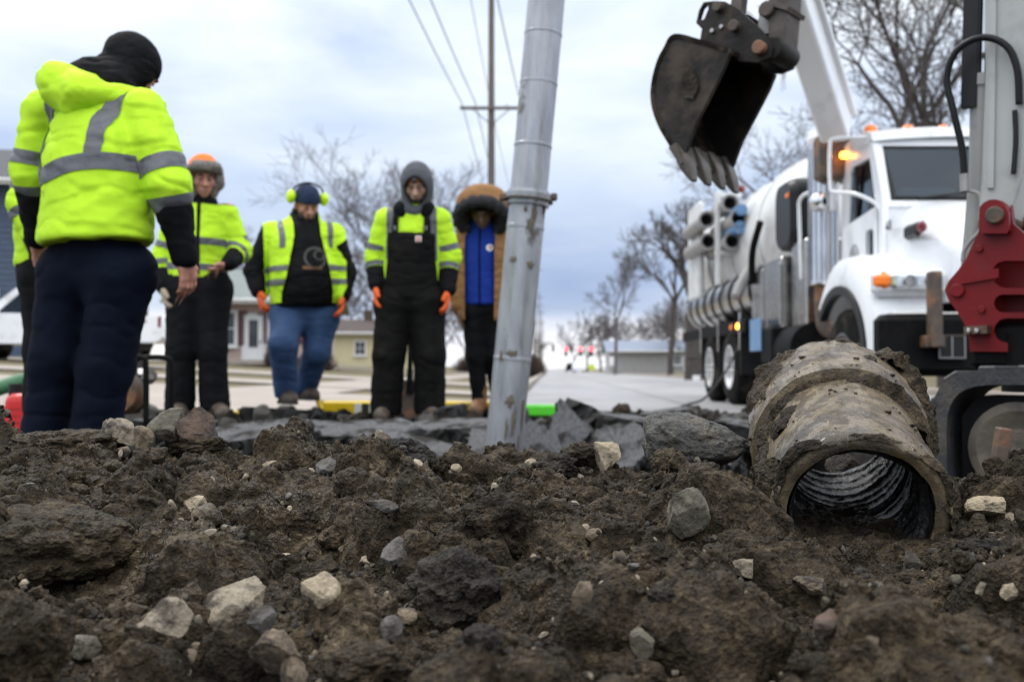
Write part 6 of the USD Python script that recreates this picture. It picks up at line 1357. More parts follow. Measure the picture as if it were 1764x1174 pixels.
for i, w in enumerate((-.185, -.062, .062, .185)):
    o = to2(1171, 266, -HW); r = []
    for t_, hw, th in ((-.05, .030, .022), (.02, .034, .030), (.05, .036, .028), (.09, .030, .018), (.125, .020, .007)):
        c = o + dt * t_; q = rrect(2 * hw, 2 * th, min(hw, th) * .5, 3); r.append(np.array([L3(c + nt * b, w + a) for a, b in q]))
    obj('tooth', loft(r), M_tooth, ex, smooth=30)
sc_ = [(1185, 118), (1200, 128), (1206, 150), (1196, 172), (1180, 168), (1176, 140)]
m = eplate(sc_, -HW - .004, .014, (), -HW); m.vertices += (meshkit.fbm(m.vertices * 30, 3, 2) - .5)[:, None] * .01; obj('dried_mud', m, M_mud_brown, ex)
EAR = [(1199, 40), (1204, 18), (1212, 4), (1230, 2), (1249, 3), (1262, 10), (1274, 18), (1305, 46), (1322, 66), (1330, 82), (1327, 98), (1305, 107), (1274, 106), (1256, 92), (1232, 82), (1206, 68), (1209, 50)]
SLOT = [(1203, 33), (1206, 36), (1213, 33), (1220, 16), (1220, 10), (1215, 8), (1209, 14)]
for w in (-.10, .10): obj('bucket_ear', eplate(EAR, w, .025, [SLOT], -.1125), M_bucket, ex)
for x, y, r in ((1240, 14, 9), (1268, 47, 10), (1311, 84, 12)): pin(x, y, -.145, .145, r, M_rusty, wref=-.1125)
for x, y in ((1244, 47), (1228, 54)): pin(x, y, -.125, -.11, 4, M_steel, 'bolt', n=8, wref=-.1125)
chain([(1268, 47), (1274, 0), (1284, -70)], [12, 11, 11], .05, 'bucket_link', M_arm, w=-.05); chain([(1268, 47), (1274, 0), (1284, -70)], [12, 11, 11], .05, 'bucket_link', M_arm, w=.05)
chain([(1284, -70), (1352, -40)], [12, 12], .03, 'side_link', M_arm, w=-.08); chain([(1284, -70), (1352, -40)], [12, 12], .03, 'side_link', M_arm, w=.08)
chain([(1286, -75), (1300, -260)], [6, 6], .03, 'bucket_cylinder_rod', M_chrome, bev=.95); chain([(1300, -250), (1326, -560)], [14, 15], .07, 'bucket_cylinder', M_excyl, bev=.95)
obj('stick_end', revolve([(0, -.09), (.045, -.09), (.05, -.07), (.05, .07), (.045, .09), (0, .09)], (lambda c: c - EW * (c @ EW))(E(1345, 92) - EB), EW, 24), M_bucket, ex, smooth=35)
chain([(1311, 84), (1345, 95)], [16, 15], .12, 'coupler', M_bucket); chain([(1322, 62), (1322, 22)], [14, 10], .06, 'coupler_hook', M_exwhite); chain([(1340, 14), (1372, 24)], [4, 4], .16, 'stick_band', M_arm); pin(1318, 15, -.09, .09, 14, M_rusty)

# ------------------------------------------------------------------ bare trees
M_bark = mat('bark_look', (.075, .062, .055), (.045, .038, .035), rough=.9, scale=6, bump=.8, bscale=12, bd=.05)
M_twig = mat('twig_look', (.095, .080, .076), (.065, .055, .053), rough=.9, scale=6)
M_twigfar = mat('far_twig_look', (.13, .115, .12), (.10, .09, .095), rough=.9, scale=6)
def tree_segments(seed, h, trunk_h, r0, levels=5, spread=.55, droop=0.0, nsplit=(2, 4), ratio=.72, minr=.006, cap=9000):
    r = np.random.default_rng(seed); segs = []                     # (p0, p1, r0, r1, level)
    def grow(p, d, L, rad, lev):
        n = 4 if lev == 0 else 3
        for i in range(n):
            d = unit(d + r.normal(size=3) * (.05 if lev == 0 else .16) + np.array([0, 0, .05 - droop * lev * .05]))
            q = p + d * L / n; r2 = rad * (.90 if lev else .94); segs.append((p, q, rad, r2, lev)); p, rad = q, r2
            if lev and lev < levels and i < n - 1 and r.random() < .8 and len(segs) < cap:
                s = unit(r.normal(size=3)); s = unit(s - d * (s @ d)); grow(p, unit(d * .7 + s * spread * 1.15), L * r.uniform(.45, .7), max(rad * r.uniform(.42, .6), minr * .8), lev + 1)
        if lev < levels and len(segs) < cap:
            k = int(r.integers(*nsplit)) + (1 if lev == 0 else 0); ph = r.uniform(0, 2 * PI); a, b, _ = frame_to(d)
            for i in range(k):
                t = ph + 2 * PI * i / k + r.normal() * .3; s = a * math.cos(t) + b * math.sin(t)
                grow(p, unit(d + s * spread * r.uniform(.7, 1.25)), L * ratio * r.uniform(.8, 1.15) if lev else (h - trunk_h) * .36 * r.uniform(.85, 1.1), max(rad * r.uniform(.55, .75), minr), lev + 1)
    grow(np.zeros(3), np.array([0, 0, 1.0]), trunk_h, r0, 0)
    return segs
def segs_mesh(segs, sides):
    A, B = np.array([s[0] for s in segs]), np.array([s[1] for s in segs]); ra, rb = np.array([s[2] for s in segs]), np.array([s[3] for s in segs])
    d = B - A; d /= np.linalg.norm(d, axis=1, keepdims=True) + 1e-9; ref = np.where(np.abs(d[:, 2:]) < .9, [[0, 0, 1.0]], [[1.0, 0, 0]]); a = np.cross(d, ref); a /= np.linalg.norm(a, axis=1, keepdims=True); b = np.cross(d, a)
    ang = np.arange(sides) * 2 * PI / sides; ring = np.cos(ang)[None, :, None] * a[:, None] + np.sin(ang)[None, :, None] * b[:, None]
    V = np.concatenate([A[:, None] + ring * ra[:, None, None], B[:, None] + ring * rb[:, None, None]], 1).reshape(-1, 3); n = len(segs); j = np.arange(sides); j2 = (j + 1) % sides
    f = np.vstack([np.stack([j, j2, sides + j2], 1), np.stack([j, sides + j2, sides + j], 1)]); F = (np.arange(n) * 2 * sides)[:, None, None] + f[None]
    return trimesh.Trimesh(V, F.reshape(-1, 3), process=False)
def tree(name, label, loc, seed, h, trunk_h, r0, group=None, far=False, rotz=0, big=3, **k):
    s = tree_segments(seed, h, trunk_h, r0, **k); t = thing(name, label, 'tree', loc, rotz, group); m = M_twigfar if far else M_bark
    obj('trunk', segs_mesh([q for q in s if q[4] == 0], 9), m, t, smooth=60)
    limbs = [q for q in s if 0 < q[4] < big]; tw = [q for q in s if q[4] >= big]
    if limbs: tag(obj('limbs', segs_mesh(limbs, 5), m, t, smooth=60), kind='stuff')
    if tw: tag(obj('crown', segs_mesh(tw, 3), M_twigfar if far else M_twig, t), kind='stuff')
    return t
def gz(x, y): return float(ground_h(np.array([x]), np.array([y]))[0])
def at(px, Y): x = (px - 882) / 1715 * Y; return np.array([x, Y, gz(x, Y)])
tree('bare_tree', 'large bare tree with a dense crown rising behind the truck cab', at(1640, 24), 5, 15, 3.4, .36, levels=6, spread=.62, nsplit=(2, 4), minr=.014, cap=14000, big=4)
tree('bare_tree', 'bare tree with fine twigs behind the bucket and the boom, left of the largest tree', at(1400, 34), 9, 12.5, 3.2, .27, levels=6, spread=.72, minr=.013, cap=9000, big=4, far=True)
tree('bare_tree', 'thick trunked bare tree directly left of the rear of the truck', at(1196, 45), 12, 7.9, 3.6, .46, levels=6, spread=.42, minr=.018, cap=9000, big=4)
tree('bare_tree', 'thin dark forked tree left of the thick trunked one beside the road', at(1155, 60), 21, 10.5, 4.5, .20, levels=5, spread=.5, minr=.02, cap=3500)
tree('bare_tree', 'slender bare tree standing alone beside the road above the right traffic light', at(1060, 88), 33, 10.5, 4.6, .17, levels=5, spread=.45, minr=.022, cap=2500, far=True)
tree('bare_tree', 'wide bare tree behind the man in bib overalls', at(668, 55), 41, 12.2, 3.4, .28, levels=6, spread=.56, minr=.013, cap=8000, big=4, far=True)
tree('bare_tree', 'bare tree to the right of the wide one, behind the utility pole', at(762, 62), 45, 13.0, 4.2, .22, levels=6, spread=.42, minr=.017, cap=6000, big=4, far=True)
tree('bare_tree', 'pale bare tree over the pink house, right of the orange hat', at(428, 66), 52, 9.5, 3.0, .3, levels=6, spread=.62, minr=.018, cap=8000, big=4, far=True)
FT = [(990, 170, 9, 'at the left end of the far woods'), (1012, 150, 10, 'behind the red traffic lights'), (1035, 140, 9.5, 'right of the red traffic lights'), (1075, 130, 8, 'behind the slender tree by the road'), (1100, 118, 7.5, 'behind the low grey garage, left part'), (1132, 108, 7.5, 'behind the low grey garage, middle part'), (1168, 100, 8, 'behind the low grey garage, right part'), (1195, 92, 8, 'behind the thick trunk'),
      (600, 105, 12, 'over the left end of the yellow house'), (640, 100, 13.5, 'over the middle of the yellow house'), (690, 110, 12, 'behind the legs of the man in overalls'), (760, 120, 11, 'left of the brown coat'), (800, 130, 10, 'behind the brown coat'), (470, 95, 10, 'behind the pink house roof'), (925, 230, 9, 'at the far left kerb beside the tube')]
_src = None
for i, (px, Y, h, where) in enumerate(FT):
    lab = 'dark far bare tree ' + where
    if i in (0, 1, 2): _src = tree('far_tree', lab, at(px, Y), 60 + i, h, h * .22, .16, group='far bare trees', levels=5, spread=.62, minr=.035, cap=2600, far=i == 0); _srcs = (_srcs if i else []) + [(_src, h)]
    else: s_, h0 = _srcs[i % 3]; dup(s_, at(px, Y), rotz=i * 77, label=lab, scale=h / h0)
M_bush = mat('brown_bush_look', (.085, .055, .042), (.05, .035, .028), rough=.95, scale=8)
def bush(px, Y, w, h, label, seed):
    r = np.random.default_rng(seed); segs = []
    for k in range(420):
        a = r.uniform(0, 2 * PI); e = r.uniform(.15, 1.5); d = np.array([math.cos(a) * math.cos(e), math.sin(a) * math.cos(e), math.sin(e)]); L = r.uniform(.55, 1.0); p = np.zeros(3)
        for i in range(4): q = p + unit(d + r.normal(size=3) * .25) * L * np.array([w / 2, w / 2, h]) / 4; segs.append((p, q, .014, .010, 1)); p = q
    t = thing('bush', label, 'bush', at(px, Y)); tag(obj('twigs', segs_mesh(segs, 3), M_bush, t), kind='stuff'); obj('stem', cyl((0, 0, -.05), (0, 0, .25), .06, 8), M_bark, t)
bush(556, 38, 1.5, .95, 'round brown leafless bush beside the yellow house', 1); bush(468, 39, .9, .9, 'dark shrub beside the door of the pink house', 2); bush(800, 66, 2.2, 1.2, 'low brown bush left of the brown coat', 3); bush(916, 60, 1.8, 1.7, 'brown roadside hedge bush beside the tube', 4); bush(928, 85, 2.0, 1.8, 'brown hedge bush further along the left kerb', 5)

# ------------------------------------------------------------------ utility poles and wires
M_pole = mat('grey_wood_pole_look', (.15, .135, .12), (.10, .09, .082), rough=.9, scale=4, stretch=(1, 1, .15), bump=.4)
M_wire = mat('wire_look', (.16, .17, .19), rough=.6)
ARMS = {}
def pole(Y, label, detail=True, H=17.0):
    x = -2.2 + .037 * Y; z = gz(x, Y); t = thing('utility_pole', label, 'utility pole', (x, Y, z), 0, 'utility poles along the road')
    obj('shaft', tube([(0, 0, -.3), (0, 0, H * .5), (0, 0, H)], [.17, .135, .10], 12), M_pole, t, smooth=40)
    zc = CAM_Z + 450 / 1715 * 38 - z if Y == 38 else 10.5
    ca = obj('crossarm', box((0, -.14, zc), (2.4, .10, .12), .02), M_pole, t)
    for dx in (-1.12, -.6, .6, 1.12): obj('insulator', revolve([(0, 0), (.03, 0), (.045, .03), (.03, .06), (.045, .09), (.02, .13), (0, .13)], (dx, -.14, zc + .06), (0, 0, 1), 10), M_wtank, ca, smooth=40)
    for s in (-1, 1): obj('brace', tube([(s * .7, -.15, zc - .05), (0, -.13, zc - .65)], .02, 6), M_pole, ca)
    ca2 = obj('crossarm', box((0, -.14, H - .9), (2.4, .10, .12), .02), M_pole, t)
    ARMS[Y] = (x, z + zc + .19, z + H - .7)
for Y, lab in ((38, 'nearest tall wooden utility pole with a crossarm, behind the brown hood'), (98, 'second utility pole along the road, hidden mostly by the tube'), (158, 'third utility pole along the road just right of the tube'), (218, 'fourth utility pole, small, right of the tube'), (278, 'fifth utility pole, tiny, right of the tube'), (338, 'sixth and farthest utility pole beside the road')): pole(Y, lab)
ARMS[-22] = (-2.2 + .037 * -22 - 1.0, 10.6, 16.5)
ys = [-22, 38, 98, 158, 218, 278]
for dx, lev, sag, lab in ((-1.12, 1, 1.2, 'overhead wire on the left end of the crossarms'), (-.6, 1, 1.1, 'overhead wire second from the left on the crossarms'), (1.12, 1, 1.2, 'overhead wire on the right end of the crossarms'), (-1.1, 2, .9, 'overhead wire along the pole tops')):
    pts = []
    for a, b in zip(ys[:-1], ys[1:]):
        A_, B_ = np.array([ARMS[a][0] + dx, a - .14, ARMS[a][lev]]), np.array([ARMS[b][0] + dx, b - .14, ARMS[b][lev]])
        pts += [A_ + (B_ - A_) * t - np.array([0, 0, sag * 4 * t * (1 - t)]) for t in np.linspace(0, 1, 14, endpoint=False)]
    top('overhead_wire', tube(pts, .018, 5), M_wire, lab, 'wire', 'overhead wires')

# ------------------------------------------------------------------ houses
M_sid_pink = mat('pale_pink_siding_look', (.48, .36, .32), (.44, .33, .295), rough=.8, scale=3)
M_sid_yel = mat('pale_yellow_siding_look', (.62, .54, .33), (.56, .49, .30), rough=.8, scale=3)
M_sid_blue = mat('slate_blue_siding_look', (.060, .085, .135), (.05, .072, .118), rough=.7, scale=3)
M_sid_grey = mat('grey_garage_wall_look', (.36, .35, .33), (.30, .29, .28), rough=.8, scale=3)
M_roof_g = mat('grey_green_shingle_look', (.20, .23, .215), (.15, .175, .165), rough=.9, scale=5, bump=.5)
M_roof_b = mat('brown_shingle_look', (.045, .032, .028), (.07, .05, .042), rough=.9, scale=5, bump=.5)
M_roof_d = mat('dark_grey_shingle_look', (.075, .078, .085), (.055, .058, .064), rough=.9, scale=5, bump=.5)
M_roof_bl = mat('bluish_metal_roof_look', (.19, .22, .28), (.16, .19, .25), rough=.6, scale=5)
M_trim = mat('white_trim_look', (.72, .72, .71), (.66, .66, .65), rough=.6, scale=4)
M_pane = mat('dark_pane_look', (.03, .035, .042), (.05, .055, .065), rough=.08, scale=2)
M_maroon = mat('maroon_shutter_look', (.10, .022, .03), (.08, .018, .025), rough=.6)
def house(name, label, c, w, d, hw, hr, wall, roofm, rotz, windows=(), doors=(), shutters=False, board=.16, overhang=.45, gable=False, chimney=None):
    """front faces -y in local space; siding boards are real courses"""
    t = thing(name, label, 'house', c, rotz)
    wl = obj('wall', box((0, d / 2, hw / 2 - .3), (w, d, hw + .6)), wall, t)
    n = int(hw / board)
    for k in range(n):
        m = prism([(0, 0), (-.022, 0), (-.004, board), (0, board)], w + .02); v = m.vertices; m.vertices = np.stack([v[:, 2] - w / 2 - .01, v[:, 0], v[:, 1] + k * board], 1); m.invert() if m.volume < 0 else None
        obj('siding_board', m, wall, wl)
    if gable:
        obj('gable_wall', T(prism([(-w / 2, 0), (w / 2, 0), (0, hr)], .12), np.array([[1, 0, 0], [0, 0, 1], [0, 1, 0]]).astype(float) * np.array([1, 1, 1]), (0, 0, hw)), wall, t)
        prof = [(-w / 2 - overhang, -overhang * hr / (w / 2)), (0, hr), (w / 2 + overhang, -overhang * hr / (w / 2)), (w / 2 + overhang, -overhang * hr / (w / 2) + .14), (0, hr + .16), (-w / 2 - overhang, -overhang * hr / (w / 2) + .14)]
        m = prism(prof, d + 2 * overhang); v = m.vertices; m.vertices = np.stack([v[:, 0], v[:, 2] - overhang, v[:, 1] + hw], 1)
    else:
        prof = [(-overhang, -.12), (d / 2, hr), (d + overhang, -.12), (d + overhang, .04), (d / 2, hr + .16), (-overhang, .04)]
        m = prism(prof, w + 2 * overhang); v = m.vertices; m.vertices = np.stack([v[:, 2] - w / 2 - overhang, v[:, 0], v[:, 1] + hw], 1)
        for s in (-1, 1):
            g = prism([(0, 0), (d, 0), (d / 2, hr)], .12); q = g.vertices; g.vertices = np.stack([q[:, 2] * -s + s * w / 2, q[:, 0], q[:, 1] + hw], 1); g.invert() if g.volume < 0 else None; obj('gable_wall', g, wall, t)
    m.invert() if m.volume < 0 else None
    rf = obj('roof', m, roofm, t)
    if not gable: obj('fascia', box((0, -overhang - .02, hw - .04), (w + 2 * overhang, .04, .2)), M_trim, rf); obj('gutter', box((0, -overhang - .09, hw - .0), (w + 2 * overhang, .1, .09), .02), M_trim, rf)
    if chimney: obj('chimney', box((chimney, d * .5, hw + hr + .3), (.7, .7, 1.2), .02), M_rust, rf)
    for x, z, ww, wh in windows:
        f = obj('window', box((x, -.03, z), (ww + .2, .09, wh + .2), .01), M_trim, t)
        for sx in (-1, 1):
            for sz in (-1, 1): obj('pane', box((x + sx * ww / 4, -.078, z + sz * wh / 4), (ww / 2 - .05, .02, wh / 2 - .05)), M_pane, f)
        obj('sill', box((x, -.09, z - wh / 2 - .12), (ww + .3, .14, .05)), M_trim, f)
        if shutters:
            for s in (-1, 1): obj('shutter', box((x + s * (ww / 2 + .32), -.05, z), (.36, .05, wh + .1), .01), M_maroon, t)
    for x, ww, wh in doors:
        f = obj('door', box((x, -.03, wh / 2), (ww + .22, .09, wh + .12), .01), M_trim, t); obj('door_leaf', box((x, -.085, wh / 2), (ww, .03, wh - .05), .01), M_trim, f); obj('door_pane', box((x, -.105, wh * .62), (ww * .5, .02, wh * .55)), M_pane, f); obj('door_handle', box((x + ww * .38, -.11, wh * .45), (.05, .05, .12), .01), M_blk, f)
        obj('step', box((x, -.6, .08), (1.5, 1.1, .2), .02), M_concrete, t)
    return t
HX = at(424, 40)
house('pink_house', 'pale pink house with grey green roof, maroon shutters and white door', (HX[0], 40, HX[2] + .05), 5.0, 8, 2.55, 1.5, M_sid_pink, M_roof_g, 3, windows=((-.75, 1.45, .62, 1.3), (1.35, 1.45, .8, 1.15)), doors=((.3, .72, 2.0),), shutters=True, overhang=.7)
HX = at(608, 76)
house('yellow_house', 'long pale yellow house with dark brown roof and small windows', (HX[0] + .2, 76, HX[2] - .05), 9.5, 8, 2.5, 1.1, M_sid_yel, M_roof_b, 3, windows=((-2.6, 1.4, .6, 1.1), (.35, 1.35, .75, 1.0)), chimney=.6)
HX = at(-210, 33)
house('blue_house', 'slate blue sided house with dark roof at the left edge', (HX[0], 33, HX[2]), 10.2, 9, 5.9, 1.9, M_sid_blue, M_roof_d, 8, windows=((3.2, 1.6, .9, 1.3), (-2, 4.3, .9, 1.3)), overhang=.5, board=.2)
HX = at(1125, 98)
house('garage', 'long low grey garage with bluish roof behind the trees on the right of the road', (HX[0], 98, HX[2]), 8.5, 7, 2.2, 1.0, M_sid_grey, M_roof_bl, -2, windows=((2.4, 1.3, .7, .8),), doors=((3.5, .9, 1.9),))

# ------------------------------------------------------------------ the white pickup in the driveway
PX = at(96, 25.5); pk = thing('pickup_truck', 'white pickup truck parked in the driveway behind the workers', 'pickup', (PX[0], 25.5, PX[2] + .03), 4)
# side profile, nose to the left (-x)
BODY = [(-2.85, .55), (-2.9, .85), (-2.78, 1.02), (-1.55, 1.12), (-1.45, 1.14), (.55, 1.14), (.6, 1.12), (2.8, 1.12), (2.9, 1.08), (2.92, .62), (2.75, .5), (-2.6, .45)]
def yprism(pts, y0, y1, m_=None): m = prism(sg.Polygon(pts) if not hasattr(pts, 'exterior') else pts, y1 - y0); v = m.vertices; m.vertices = np.stack([v[:, 0], y0 + v[:, 2], v[:, 1]], 1); (m.invert() if m.volume < 0 else None); return m
bodyp = sg.Polygon(BODY).buffer(.04).buffer(-.02)
for x in (-1.85, 1.75): bodyp = bodyp.difference(sg.Point(x, .42).buffer(.47))
bd = obj('body', yprism(bodyp, -.98, .98), M_wpaint, pk, smooth=30)
cabp = sg.Polygon([(-1.5, 1.12), (-.65, 1.80), (-.45, 1.86), (.75, 1.86), (.92, 1.78), (1.0, 1.12)]).buffer(.02)
wins = [sg.Polygon([(-1.12, 1.2), (-.58, 1.68), (-.5, 1.73), (.02, 1.75), (.02, 1.2)]), sg.Polygon([(.12, 1.2), (.12, 1.75), (.72, 1.75), (.82, 1.68), (.87, 1.2)])]
shell = cabp
for w_ in wins: shell = shell.difference(w_)
for y in (-.86, .82): obj('cab_side', yprism(shell, y, y + .04), M_wpaint, pk, smooth=30)
obj('cab_roof', yprism(sg.Polygon([(-.66, 1.80), (-.45, 1.88), (.75, 1.88), (.93, 1.78), (.75, 1.82), (-.45, 1.82)]), -.83, .83), M_wpaint, pk, smooth=30)
obj('windscreen', trimesh.Trimesh([(-1.48, -.82, 1.14), (-1.48, .82, 1.14), (-.66, .78, 1.79), (-.66, -.78, 1.79)], [[0, 1, 2], [0, 2, 3]], process=False), M_glass, pk); obj('rear_window', trimesh.Trimesh([(.98, -.82, 1.14), (.98, .82, 1.14), (.92, .78, 1.76), (.92, -.78, 1.76)], [[0, 1, 2], [0, 2, 3]], process=False), M_glass, pk)
for w_ in wins:
    for y in (-.845, .835): obj('side_window', yprism(w_, y, y + .006), M_glass, pk)
obj('interior', box((-.1, 0, 1.15), (1.8, 1.5, .3), .1), M_dash, pk); 
for x, y in ((-1.85, -.84), (1.75, -.84), (-1.85, .84), (1.75, .84)):
    w_ = obj('wheel', revolve([(.23, -.13), (.36, -.13), (.4, -.08), (.4, .08), (.36, .13), (.23, .13)], (x, y, .40), (0, 1, 0), 30), M_tyre, pk, smooth=35); obj('hub', revolve([(.235, 0), (.2, .02), (.1, -.01), (0, 0)], (x, y - .125 if y < 0 else y + .125, .40), (0, 1, 0), 24), M_steel, w_, smooth=40)
for x in (-1.85, 1.75): obj('wheel_well', box((x, 0, .55), (1.0, 1.6, .5), .1), M_blk, pk)
obj('tail_light', box((2.86, -.93, .98), (.12, .12, .30), .03), M_redlens, pk); obj('tail_light', box((2.86, .93, .98), (.12, .12, .30), .03), M_redlens, pk); obj('bumper', box((2.98, 0, .58), (.14, 1.8, .18), .04), M_chrome, pk); obj('bumper', box((-2.95, 0, .56), (.14, 1.8, .2), .04), M_chrome, pk)
for x in (-.75, .08): obj('door_handle', box((x + .55, -1.0, 1.0), (.16, .03, .03), .01), M_chrome, pk)
obj('door_mirror', box((-1.05, -1.02, 1.25), (.12, .18, .16), .04), M_wpaint, pk); obj('headlight', box((-2.86, -.8, .92), (.14, .3, .16), .04), M_lamp, pk)
obj('rack_post', box((1.15, -.8, 1.45), (.05, .05, .65)), M_blk, pk); obj('rack_post', box((2.5, -.8, 1.45), (.05, .05, .65)), M_blk, pk); obj('rack_rail', box((1.83, -.8, 1.79), (1.5, .05, .05)), M_blk, pk); obj('door_seam', box((.06, -.985, .85), (.012, .01, .55)), M_blk, pk); obj('red_logo_stripe', box((2.2, -.985, 1.0), (.7, .01, .05)), M_redlens, pk)

# ------------------------------------------------------------------ traffic lights, far cars and signs
M_redlit = glow('red_signal_look', (1.0, .02, .03), 22.0, (.6, .02, .02))
def signal(px, py, Y, label, lit=True):
    c = P(px, py, Y); t = thing('traffic_light', label, 'traffic light', c, RROT, 'traffic lights over the junction' if lit else None)
    obj('housing', box((0, .2, -.32), (.36, .3, 1.05), .04), M_blk, t)
    for k in range(3):
        lens = obj('lens', revolve([(.0, .02), (.10, .012), (.15, 0)], (0, .05, -.32 * k), (0, -1, 0), 18), M_redlit if (lit and k == 0) else M_darkhole, t, smooth=True)
        obj('visor', revolve([(.165, 0), (.17, .18), (.16, .18), (.155, 0)], (0, .05, -.32 * k), (0, -1, 0), 18, True), M_blk, lens)
    obj('hanger', cyl((0, .2, .2), (0, .2, .9), .03, 6), M_blk, t)
SY = 120
signal(975, 601, SY, 'leftmost of the three red traffic lights over the road'); signal(1000, 601, SY, 'middle one of the three red traffic lights over the road'); signal(1019, 601, SY, 'rightmost of the three red traffic lights over the road')
signal(953, 596, SY + 30, 'unlit dark traffic light head left of the red ones', False); signal(985, 598, SY + 30, 'unlit dark traffic light head between the red ones', False)
for Y, py, lab in ((SY, 586, 'nearer span wire carrying the red traffic lights'), (SY + 30, 584, 'farther span wire carrying the unlit traffic lights')):
    a_, b_ = P(921, py - 8, Y), P(1068, py - 8, Y); top('span_wire', tube([a_ + (b_ - a_) * t - np.array([0, 0, .5 * 4 * t * (1 - t)]) + np.array([0, .2, .0]) for t in np.linspace(0, 1, 14)], .02, 5), M_wire, lab, 'wire')
    for px, side_ in ((921, 'left'), (1068, 'right')):
        q = P(px, py - 8, Y); top('signal_pole', tube([(q[0], Y + .2, gz(q[0], Y)), (q[0], Y + .2, q[2] + .5)], .11, 8), M_pole, f'{side_} pole of the {"nearer" if Y == SY else "farther"} traffic light wire', 'pole')
def far_car(px, Y, label, paint):
    t = thing('parked_car', label, 'car', at(px, Y), RROT + 180); prof = [np.array([(s * (w - .12 * (z > 1.0)), y, z) for s, z in ((-1, .25), (-1, .85), (-.86, h_), (.86, h_), (1, .85), (1, .25))]) for y, w, h_ in ((-2.1, .78, .86), (-1.95, .88, .9), (-.9, .9, .98), (-.2, .9, 1.45), (1.2, .9, 1.45), (1.9, .88, 1.0), (2.1, .8, .9))]
    obj('body', loft(prof), paint, t, smooth=30)
    for x in (-.62, .62): obj('headlight', box((x, -2.1, .68), (.32, .08, .16), .03), M_lamp, t)
    for x in (-.8, .8):
        for y in (-1.3, 1.3): obj('wheel', cyl((x - .1, y, .33), (x + .1, y, .33), .33, 16), M_tyre, t)
    obj('windscreen', trimesh.Trimesh([(-.72, -.88, 1.0), (.72, -.88, 1.0), (.64, -.24, 1.44), (-.64, -.24, 1.44)], [[0, 1, 2], [0, 2, 3]]), M_pane, t)
far_car(984, 165, 'dark car waiting on the far road below the red lights', M_blk); far_car(996, 150, 'pale car on the far road right of the dark one', M_wpaint); far_car(1047, 140, 'white car at the right kerb of the far road', M_wpaint)
def sign(px, py0, py1, Y, w, h, face, label, dia=False):
    b = at(px, Y); zt = P(px, py0, Y)[2] - b[2]; t = thing('road_sign', label, 'sign', b, RROT); obj('post', cyl((0, 0, -.2), (0, 0, zt), .035, 8), M_steel, t); obj('board', box((0, -.05, zt - h / 2), (w, .02, h), .006, R=Rotation.from_euler('y', 45 if dia else 0, degrees=True)), face, t)
M_yelsign = mat('yellow_green_sign_look', (.60, .72, .03), rough=.5); sign(1019, 627, 640, 130, .75, .75, M_yelsign, 'small yellow green road sign below the red lights', True); sign(1056, 614, 640, 95, .7, .85, M_white, 'small white road sign beside the slender tree')
sign(1199, 646, 662, 40, .3, .3, M_white, 'tiny white marker sign in the grass left of the truck wheels')

# ------------------------------------------------------------------ broken asphalt around the pit, and what lies about
def slab(seed, w, d, th, n=9):
    """a broken piece of pavement: ragged outline, pale top, dark crumbling edge; returns (top sheet, body)"""
    r = np.random.default_rng(seed); a = np.sort(np.linspace(0, 2 * PI, n, endpoint=False) + r.uniform(-.25, .25, n)); k = r.uniform(.72, 1.08, n)
    o = np.stack([np.cos(a) * k * w / 2, np.sin(a) * k * d / 2], 1); q = []
    for i in range(n):
        p0, p1 = o[i], o[(i + 1) % n]
        for t in np.linspace(0, 1, 7, endpoint=False): q.append(p0 + (p1 - p0) * t + r.normal(size=2) * min(w, d) * .012)
    q = np.array(q); th *= 1.35; rings = []
    for z, s in ((-th, .93), (-th * .8, .985), (-th * .45, 1.0), (-th * .12, .995), (0, .97)): rings.append(np.c_[q * s + r.normal(size=q.shape) * th * (.10 if z < 0 else .02), np.full(len(q), z) + r.normal(size=len(q)) * th * (.04 if z < 0 else .0)])
    body = loft(rings); tp = rings[-1] * (.995, .995, 1) + (0, 0, .003)
    V = np.vstack([tp, tp.mean(0)]); m = len(tp); sheet = trimesh.Trimesh(V, [(m, i, (i + 1) % m) for i in range(m)], process=False)
    return sheet, body
def put_slab(seed, px, py, Y, w, d, th, rx, ry, rz, label, n=9):
    flat = abs(rx) < 20; s_, b_ = slab(seed, w * (.82 if seed > 1 else 1), d * (.62 if flat else 1), th * (1.15 if flat else 1), n); t = thing('asphalt_slab', label, 'asphalt slab', P(px, py - (9 if flat and seed > 1 else 0), Y)); R_ = Rotation.from_euler('zxy', [rz, rx, ry], degrees=True)
    obj('broken_edge', T(b_, R_), M_slab_edge, t, smooth=25); obj('road_surface', T(s_, R_), M_slab_top, t)
put_slab(1, 500, 704, 7.3, .86, .55, .075, -3, 3, 4, 'flat dark slab that the heavy man stands on', 8)
put_slab(2, 975, 742, 5.9, .42, .46, .09, 62, 8, 20, 'pale triangular slab standing on edge right of the grey tube', 4)
put_slab(3, 790, 738, 6.0, .95, .55, .11, 10, -2, 5, 'long grey slab left of the grey tube at the pit edge')
put_slab(4, 640, 746, 5.7, .75, .6, .10, 14, 4, 30, 'tilted grey slab in front of the man in bib overalls')
put_slab(5, 430, 750, 5.5, .8, .6, .10, 16, -4, 12, 'tilted grey slab right of the crest stones')
put_slab(6, 555, 742, 6.2, .6, .5, .09, 8, 6, 60, 'slab lying between the two tilted grey slabs')
put_slab(7, 1100, 730, 6.4, .8, .5, .10, 6, 8, -10, 'dark slab right of the standing triangular slab')
put_slab(8, 1065, 765, 5.4, .5, .45, .10, 40, -20, 40, 'dark slab leaning into the pit right of the triangle')
put_slab(9, 930, 762, 5.5, .34, .36, .09, 50, 30, -25, 'small dark slab leaning against the triangular slab')
put_slab(10, 720, 775, 5.2, .8, .4, .10, 22, 6, -8, 'dark slab low in the pit left of the grey tube')
